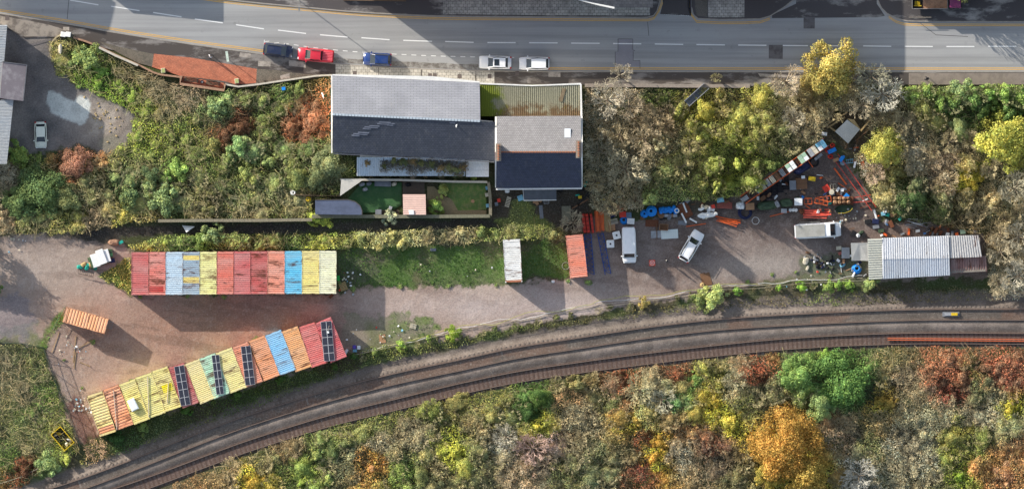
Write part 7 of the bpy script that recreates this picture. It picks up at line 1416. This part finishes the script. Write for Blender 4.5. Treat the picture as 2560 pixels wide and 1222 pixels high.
# ---- single plants one can tell apart
placed = []
def P1(px, py, r, kind, label, h=None, col=None, **k): placed.append((px, py, r)); return plant(px, py, r, kind, label, h, col, **k)
P1(2078,166,68,'tree','tall bright yellow tree leaning over the near lane of the street',7.2,(224,206,100)); P1(2038,205,36,'tree','olive skirted lower tree under the bright yellow one',5.2,(176,158,84))
P1(2208,368,50,'tree','round olive yellow tree right of the collapsed shed',6.0,(184,182,78)); P1(2185,432,36,'bare','pinkish beige bare tree below the round olive yellow tree',4.2,(190,166,146)); P1(2235,430,30,'bush','low olive bush joined to the round olive yellow tree',3,(150,146,84))
P1(1968,1110,88,'big','big orange and yellow autumn tree below the tracks',8,(240,186,58)); P1(2018,1190,56,'tree','golden yellow lower crown of autumn tree at the bottom edge',6.5,(232,196,72)); P1(1915,1190,34,'tree','yellow-green autumn tree left of the golden one at the bottom edge',5,(190,172,62))
P1(2000,935,50,'tree','bright green ivy covered tree, left of the pair below the tracks',5,(118,150,76)); P1(2110,950,74,'tree','largest dark green ivy covered tree below the tracks',6,(102,142,68)); P1(2050,1010,40,'tree','pale green ivy clad tree in front of the orange tree',4.5,(140,164,102)); P1(2070,890,26,'bush','bright lime bush at the trackside above the ivy trees',2,(132,168,66))
P1(2512,350,74,'tree','broad yellow-olive tree near the right edge',6.5,(166,166,60)); P1(2432,448,28,'bush','bright mustard yellow bush in the right hand scrub',3,(190,176,42))
for x, y, r, c, lab in ((1832,1058,36,(198,190,60),'round lime yellow shrub left of the orange autumn tree'),(1782,1003,24,(216,196,48),'small golden shrub above the lime yellow one'),(1648,1108,22,(212,176,50),'upper golden yellow shrub in the middle of the south bank'),(1636,1142,20,(210,172,48),'lower golden yellow shrub in the middle of the south bank'),(1590,1052,20,(194,170,70),'mustard tinted bush above the golden shrubs'),(1345,1068,15,(184,178,58),'small lime tipped bush below the dark green shrub'),(2525,1020,18,(204,196,52),'bright yellow bush near the right edge of the south bank'),(2202,1006,20,(196,170,66),'small amber bush right of the ivy trees'),(1140,1128,24,(184,186,60),'sprawling yellow-green bush in the south bank scrub'),(930,1168,15,(206,152,68),'small orange bush in the south bank scrub'),(640,1205,34,(222,192,50),'vivid yellow bush at the bottom edge'),(755,1205,16,(152,174,76),'small light green bush right of the vivid yellow one'),(2442,1165,34,(186,140,76),'orange-brown crown at the lower right corner region'),(2512,1185,32,(196,144,84),'peach coloured crown near the lower right corner'),(2395,1195,20,(132,156,44),'grass green bush near the bottom edge at lower right')):
    P1(x, y, r, 'bush', lab, 2.4, c)
P1(1345,990,28,'tree','dark green shrub at the left of the south bank scrub',3.6,(98,130,62)); P1(1322,1030,24,'tree','deep green ivy shrub below the dark green shrub',3,(80,112,60)); P1(1600,975,42,'bare','pale straw coloured bare tree below the tracks',3.6,(200,190,150)); P1(1655,1000,36,'bare','grey bare tree right of the straw coloured one',3.4,(176,172,152)); P1(1840,950,30,'bare','pale grey bare tree by the russet bracken',3.2,(176,170,142)); P1(1690,1005,22,'bush','mint green bush between the pale bare trees',2,(130,166,104)); P1(1740,945,24,'bush','green bush beside the trackside russet patch',2,(110,140,70)); P1(1265,1090,34,'bare','almost white bare tree on the south bank',4,(204,196,180)); P1(1330,1120,44,'bare','pinkish bare birch on the south bank',4.4,(176,148,140))
for x, y, r, lab in ((775,312,44,'largest russet bracken clump beside the warehouse gable'),(728,318,26,'russet bracken clump left of the largest one'),(600,318,30,'rusty bracken patch below the brick recess'),(565,345,24,'narrow rusty bracken patch on the left bank'),(1548,948,22,'red-brown bracken by the tracks'),(1700,938,20,'small russet bracken near the tracks'),(2370,905,36,'tallest russet bracken on the right of the south bank'),(2330,930,28,'russet bracken left of the tallest one'),(2405,945,30,'russet bracken just right of the tallest one'),(2460,920,26,'russet bracken in the middle of the right group'),(2500,915,28,'russet bracken second from the right edge'),(2540,905,28,'russet bracken at the right edge'),(2540,960,26,'lower russet bracken at the right edge'),(2385,985,16,'dark russet bracken hanging below the group'),(1905,935,18,'russet bracken by the tracks left of the ivy trees'),(62,1172,24,'dark red-brown bracken clump in the lower left corner')):
    P1(x, y, r, 'bracken', lab, 1.6)
P1(540,268,29,'bush','neat round grey-green bush below the brick recess',2.6,(132,154,102)); P1(596,368,32,'bush','rounded blue-green bush right of the rusty bracken',2.6,(126,156,98)); P1(410,502,40,'bush','domed grey-green bush above the lane',3,(128,150,98)); P1(322,488,36,'bush','domed grey-green bush left of the similar dome above the lane',2.8,(122,144,92)); P1(442,428,32,'bush','bright mid green bush on the bank',2.4,(128,156,74)); P1(375,440,26,'bush','small blue-green bush left of the bright mid green one',2.2,(118,140,94))
P1(105,478,66,'tree','broadest dark green tree at the far left',3.6,(98,122,72)); P1(45,505,40,'tree','dark green tree at the left edge beside the broadest one',3.0,(94,116,70)); P1(165,500,38,'tree','grey-green tree right of the broadest dark green tree',3,(132,142,92)); P1(190,405,40,'tree','reddish orange crowned tree below the apron',3.2,(182,116,80)); P1(45,385,36,'bush','yellow-green bush beside the ivory saloon',2.2,(124,146,64)); P1(215,145,40,'bush','pale green bush in the weedy corner behind the pillars',2.2,(140,158,88)); P1(310,545,22,'bush','yellowish bush at the lane edge',1.6,(172,168,76)); P1(225,545,24,'scrub','straw coloured dry shrub hanging over the lane',1.6,(186,164,132)); P1(12,432,28,'bare','pale bare shrub cut by the left edge',2.5,(196,186,164)); P1(820,410,40,'tree','tall grey-green tree against the warehouse corner',4,(130,140,100)); P1(790,440,36,'tree','grey-green tree above the round ended outbuilding',3.6,(126,138,94)); P1(740,440,34,'tree','olive tree left of the outbuilding',3.2,(134,146,86))
P1(530,583,32,'bush','taller grey-green bush in the hedge below the lane',2.8,(142,160,104)); P1(500,600,24,'bush','rounded green bush at the left of the taller hedge bush',2.2,(124,148,76)); P1(812,546,26,'bush','lime green spreading bush against the garden wall, left half',1.5,(180,198,74)); P1(785,545,20,'bush','lime green spreading bush at the left end of the garden wall',1.4,(170,188,72)); P1(975,545,22,'bush','silvery bush hanging over the garden wall',2.2,(176,184,156)); P1(1108,478,19,'bush','pale lime bush beside the sunny lawn',1.7,(190,204,108)); P1(1092,515,23,'bush','light green bush right of the pink roofed garden shed',1.7,(150,176,76)); P1(1185,443,11,'bush','small bright bush below the white lean-to',1.4,(150,172,70))
for x, y, r, c, lab in ((1783,746,38,(176,188,108),'largest pale lime bush on the railway verge'),(1750,742,20,(150,164,88),'olive bush at the left side of the largest verge bush'),(1845,726,13,(128,170,64),'small green bush right of the largest verge bush'),(1948,720,9,(158,200,64),'tiny lime bush on the railway fence'),(2003,718,15,(164,208,60),'round vivid lime bush on the railway fence'),(2072,716,18,(152,178,80),'left of three joined bushes near the workshop'),(2095,712,13,(146,180,72),'middle of three joined bushes near the workshop'),(2120,715,17,(158,192,74),'right of three joined bushes near the workshop'),(2178,713,22,(164,182,108),'grey-lime bush at the corner of the corrugated workshop'),(1133,832,21,(188,216,52),'brightest lime yellow bush on the railway fence'),(1004,862,16,(164,192,76),'lime bush left of the brightest one on the fence'),(1072,846,10,(140,172,62),'small green bush between the two lime ones'),(938,880,11,(132,150,78),'small olive bush near the end of the slanting row'),(885,893,12,(70,104,50),'dark green bush at the end of the slanting row'),(1610,757,16,(196,180,96),'yellowish tuft on the railway verge'),(290,1096,22,(66,100,52),'dark green shrub below the slanting row'),(352,1070,20,(122,146,74),'grey-green shrub below the slanting row'),(468,1023,17,(96,134,52),'green shrub below the red container with solar array'),(590,985,15,(84,116,48),'dark shrub below the mint container'),(118,1160,32,(136,158,98),'pale green round bush in the lower left corner'),(166,1150,16,(166,178,80),'small yellow-green bush beside the pale green one'),(700,945,14,(84,120,48),'green shrub below the light blue container'),(835,915,12,(90,120,52),'green shrub below the red containers')):
    P1(x, y, r, 'bush', lab, 1.2 if r < 24 else 2.0, c)
P1(238,1122,28,'scrub','dry brushwood heap at the left end of the slanting row',1.3,(182,150,120)); P1(550,905,1.5,'bush','tiny weed at the edge of the gravel by the slanting row',.3)
P1(1548,190,34,'bare','tall leaning pale bare tree whose top reaches over the footway',7.5,(196,186,170)); P1(1520,250,50,'bare','broad pale bare tree right of the mossy annexe',6.5,(204,194,178)); P1(1575,265,40,'bare','beige bare tree right of the broad pale one',6,(186,170,148)); P1(1500,380,48,'bare','grey bare tree right of the house chimney',7.5,(160,154,136)); P1(1560,420,54,'bare','largest grey-beige bare tree above the yard',8,(172,164,142)); P1(1590,500,26,'scrub','beige bare shrub drooping over the blue hose coils',4,(200,184,156)); P1(1432,555,32,'bare','bare thicket beside the red barriers',3.2,(176,164,142)); P1(1610,350,44,'bare','brownish bare tree in the middle wood',7.5,(168,154,130)); P1(1790,195,14,'scrub','single bare sapling behind the footway parapet',4,(178,170,130))
P1(2180,195,50,'bare','dark grey bare tree right of the bright yellow tree',6.5,(150,148,132)); P1(2208,238,54,'bare','whitest branching bare tree at the right of the street',6.5,(208,204,194)); P1(1965,205,44,'bare','pinkish bare tree left of the bright yellow tree',6,(184,168,148)); P1(2155,262,36,'bare','beige bare tree above the collapsed shed',5.5,(176,164,142)); P1(1985,300,36,'bare','silvery bare tree left of the collapsed shed',5,(190,180,160)); P1(2545,690,44,'bare','palest bare tree at the right end of the workshop',5,(210,202,186)); P1(2500,630,38,'bare','beige bare tree against the right end of the workshop',4.6,(186,174,150)); P1(2548,590,40,'bare','grey bare tree at the right edge above the palest one',5,(180,172,154)); P1(2535,470,44,'bare','fine twigged grey tree at the right edge of the wood',5.5,(164,158,140)); P1(2150,1190,46,'bare','white limbed bare tree at the bottom edge',4.5,(206,202,196))
for x, y, r, c in ((2285,240,26,(116,136,66)),(2320,232,26,(122,140,70)),(2352,252,28,(104,126,60)),(2402,228,34,(144,164,108)),(2382,262,28,(96,118,58)),(2440,246,30,(84,108,54)),(2472,232,28,(106,132,60)),(2512,238,30,(122,146,68)),(2550,244,30,(116,140,66)),(2460,275,28,(76,98,50)),(2530,282,28,(72,94,48))): P1(x, y, r, 'bush', 'dense green bush in the hedge along the right end of the footway', 3.2, c, group='hedge along the right end of the footway')
# ivy on the lean-to and eaves
for k in range(46):
    x = 955+k*4.6+vr.uniform(-4, 4); P1(x, 390+vr.uniform(2, 36)+k*.25, vr.uniform(10, 15), 'scrub', 'leafless dark ivy stems matted over the pale blue lean-to', .5, (92,88,84), z=3.15, group='ivy stems on the lean-to', name='ivy', cat='ivy')
for k, (x, y, r) in enumerate(((918,408,9),(985,400,14),(1008,404,16),(1032,402,15),(1055,408,15),(1078,412,15),(1100,418,14),(1122,422,15),(1142,426,15),(1158,418,11),(1045,392,9),(1080,393,8),(990,388,7),(960,414,9),(905,434,12),(925,438,10),(965,436,13),(1005,440,10),(1060,438,10),(1105,438,11),(1140,440,11))):
    P1(x, y, r, 'bush', 'leafless dark ivy clump creeping over the pale blue lean-to' if y < 432 else 'ivy and bramble clump at the foot of the pale blue lean-to', .9 if y < 432 else 1.2, (100,106,68) if k % 3 else (130,112,78), z=(3.0 if y < 432 else .2), group='ivy on the lean-to' if y < 432 else 'brambles below the lean-to', name='ivy', cat='ivy')
P1(-70,640,60,'tree','tree beyond the left edge shading the gravel',5.5,(90,110,60)); P1(-20,722,26,'bush','green bush cut by the left edge beside the gravel',2.2,(84,116,56)); P1(2300,-70,60,'bare','bare street tree beyond the upper right edge',8.5,(140,130,110)); P1(2410,-60,60,'loose','street tree beyond the top right corner',7.5,(120,120,70))
# ---- the rest, filled by region
def fill(poly, sp, rmin, rmax, where, hs, seed, xr, skip=None, tall=.25):
    r = random.Random(seed); y = min(p[1] for p in poly)
    n = 0
    while y < min(1270, max(p[1] for p in poly)):
        x = xr[0]
        while x < xr[1]:
            px = x+r.uniform(-.42, .42)*sp; py = y+r.uniform(-.42, .42)*sp; x += sp
            rad = r.uniform(rmin, rmax)
            ins = bool(inpoly(np.array([px]), np.array([py]), poly)[0]) and all(bool(inpoly(np.array([px+math.cos(a)*rad*.55]), np.array([py+math.sin(a)*rad*.55]), poly)[0]) for a in (0, 1.57, 3.14, 4.71))
            if not ins or (skip and inpoly(np.array([px]), np.array([py]), skip)[0]): continue
            if any(inpoly(np.array([px]), np.array([py]), K)[0] for K in KEEP): continue
            if any((px-a)**2+(py-b)**2 < (c*.72+rad*.25)**2 for a, b, c in placed): continue
            b, c = pal1(px, py, 8); u = r.random(); w = colour_word(c)
            if c[0] > 1.55*c[1] and b < .3: k = 'bracken'
            elif u < b*.9: k = 'bare' if rad > (rmin+rmax)/2-2 else 'scrub'
            elif u < b*.9+.38: k = 'loose'
            else: k = 'bush' if rad < 26 else 'tree'
            h = hs*r.uniform(.65, 1.15)*(1 if k != 'bracken' else .5)*(1.5 if poly is MID and py > 300 and px < 1900 else 1)
            form = {'bush':'bush','tree':'small leafy tree','loose':'thin tree with sparse leaves','bare':'leafless tree','scrub':'leafless shrub','bracken':'bracken clump'}[k]
            plant(px, py, rad, k, w+' '+form+' '+where, h, tuple((v**(1/2.2))*255 for v in c) if k in ('bracken',) else None, group=w+' '+form+'s '+where); placed.append((px, py, rad)); n += 1
        y += sp
    return n
NF = [fill(SOUTH, 44, 19, 34, 'in the scrub below the railway', 2.3, 1, (430, 2620)), fill(MID, 42, 18, 34, 'in the wood above the yard', 4.0, 2, (1460, 2640)),
 fill(BANK, 40, 17, 30, 'on the bank above the lane', 1.9, 3, (-60, 850), skip=LOWB), fill(HEDGE, 25, 13, 19, 'in the hedge below the lane', 1.9, 4, (320, 1420)), fill(CORN, 60, 12, 20, 'in the fenced lower left corner', .9, 5, (-60, 210)), fill(LOWB, 40, 12, 19, 'on the sunny slope beside the apron', 1.0, 6, (120, 560))]
print('plants', NF, len(placed))
# weeds creeping over the edges of the apron and of the yard
EDG = [(150,182),(200,222),(300,258),(334,300),(331,342),(300,380),(255,382),(200,370),(150,384),(95,386)]
for k, (x, y) in enumerate(EDG):
    for j in range(2):
        plant(x+vr.uniform(-9, 9), y+vr.uniform(-8, 8), vr.uniform(6, 11), 'bush', 'small green weed tuft on the crumbling edge of the apron', .35, group='weeds along the edge of the apron', name='weed_tuft', cat='weed')
for k in range(26):
    x = 900+k*49+vr.uniform(-14, 14); y = float(interp_smooth([890,1000,1100,1280,1420,1560,1700,1800,1900,2000,2170],[884,858,834,801,772,754,735,716,712,702,694], x))+vr.uniform(6, 20)
    plant(x, y, vr.uniform(6, 12), 'bush' if k % 3 else 'scrub', 'low weed tuft under the railway fence', .5, group='weeds along the railway fence', name='weed_tuft', cat='weed')
for (x, y) in ((350,742),(470,741),(560,744),(850,712),(884,722),(1000,718),(1120,714),(1240,712),(1420,698),(1470,705),(1870,700),(1930,690),(1990,684),(2075,690),(2040,706),(160,905),(205,965),(232,860),(246,1000),(330,958),(400,930),(640,850)):
    plant(x, y+vr.uniform(-6, 6), vr.uniform(4, 9), 'bush', 'small weed tuft on the gravel', .25, (110,134,66), group='weed tufts dotted over the gravel', name='weed_tuft', cat='weed')
# rubble stones on the apron
sv = [MB().add([(math.cos(a)*.2*random.uniform(.7,1.2), math.sin(a)*.15*random.uniform(.7,1.2), 0) for a in (0,1.1,2.2,3.3,4.4,5.4)]+[(math.cos(a)*.11, math.sin(a)*.09, .10) for a in (0,1.1,2.2,3.3,4.4,5.4)], [(5,4,3,2,1,0),(6,7,8,9,10,11)]+[(i,(i+1)%6,6+(i+1)%6,6+i) for i in range(6)]).mesh('stone', plain('buff_rubble', (186,164,120), .9, var=.4)) for _ in range(3)]
for k in range(46):
    o_ = bpy.data.objects.new('stone', vr.choice(sv)); link(o_); x, y = at(vr.gauss(266, 26), vr.gauss(300, 24)); o_.location = (x, y, .02); s_ = vr.uniform(.3, 1.1); o_.scale = (s_, s_, s_); o_.rotation_euler = (0, 0, vr.uniform(0, 6)); tag(o_, 'buff rubble stone scattered on the sunny part of the apron', 'stone', 'rubble stones on the apron')
# ================================================================ light and camera
w = bpy.data.worlds.new('World'); sc.world = w; w.use_nodes = True; wn = w.node_tree; bg = wn.nodes['Background']
EL, AZ = 18.5, 0
sd = np.array((-.80, .60, 0)); sdir = np.array((-.80*math.cos(math.radians(EL)), .60*math.cos(math.radians(EL)), math.sin(math.radians(EL))))
sky = wn.nodes.new('ShaderNodeTexSky'); sky.sky_type = 'NISHITA'; sky.sun_disc = False; sky.sun_elevation = math.radians(EL)
sky.sun_rotation = math.atan2(sdir[0], sdir[1]); sky.air_density = 1.0; sky.dust_density = 1.5; sky.ozone_density = 1.0
hs = wn.nodes.new('ShaderNodeHueSaturation'); hs.inputs['Saturation'].default_value = .75; wn.links.new(sky.outputs[0], hs.inputs['Color']); wn.links.new(hs.outputs[0], bg.inputs[0]); bg.inputs[1].default_value = SKY
su = bpy.data.lights.new('sun', 'SUN'); su.energy = SUN; su.angle = math.radians(.5); su.color = (1, .93, .83)
so = bpy.data.objects.new('sun', su); C.objects.link(so)
from mathutils import Vector
so.rotation_euler = Vector(tuple(sdir)).to_track_quat('Z', 'Y').to_euler()
cam = bpy.data.cameras.new('camera'); cam.type = 'ORTHO'; cam.ortho_scale = 2560*S; cam.clip_start = 1; cam.clip_end = 2000
co = bpy.data.objects.new('camera', cam); C.objects.link(co); co.location = (0, 0, 120); sc.camera = co
sc.view_settings.view_transform = 'Standard'; sc.view_settings.look = 'None'; sc.view_settings.exposure = 0; sc.view_settings.gamma = 1
sc.render.engine = 'CYCLES'; sc.cycles.max_bounces = 5; sc.cycles.diffuse_bounces = 3; sc.cycles.transparent_max_bounces = 4
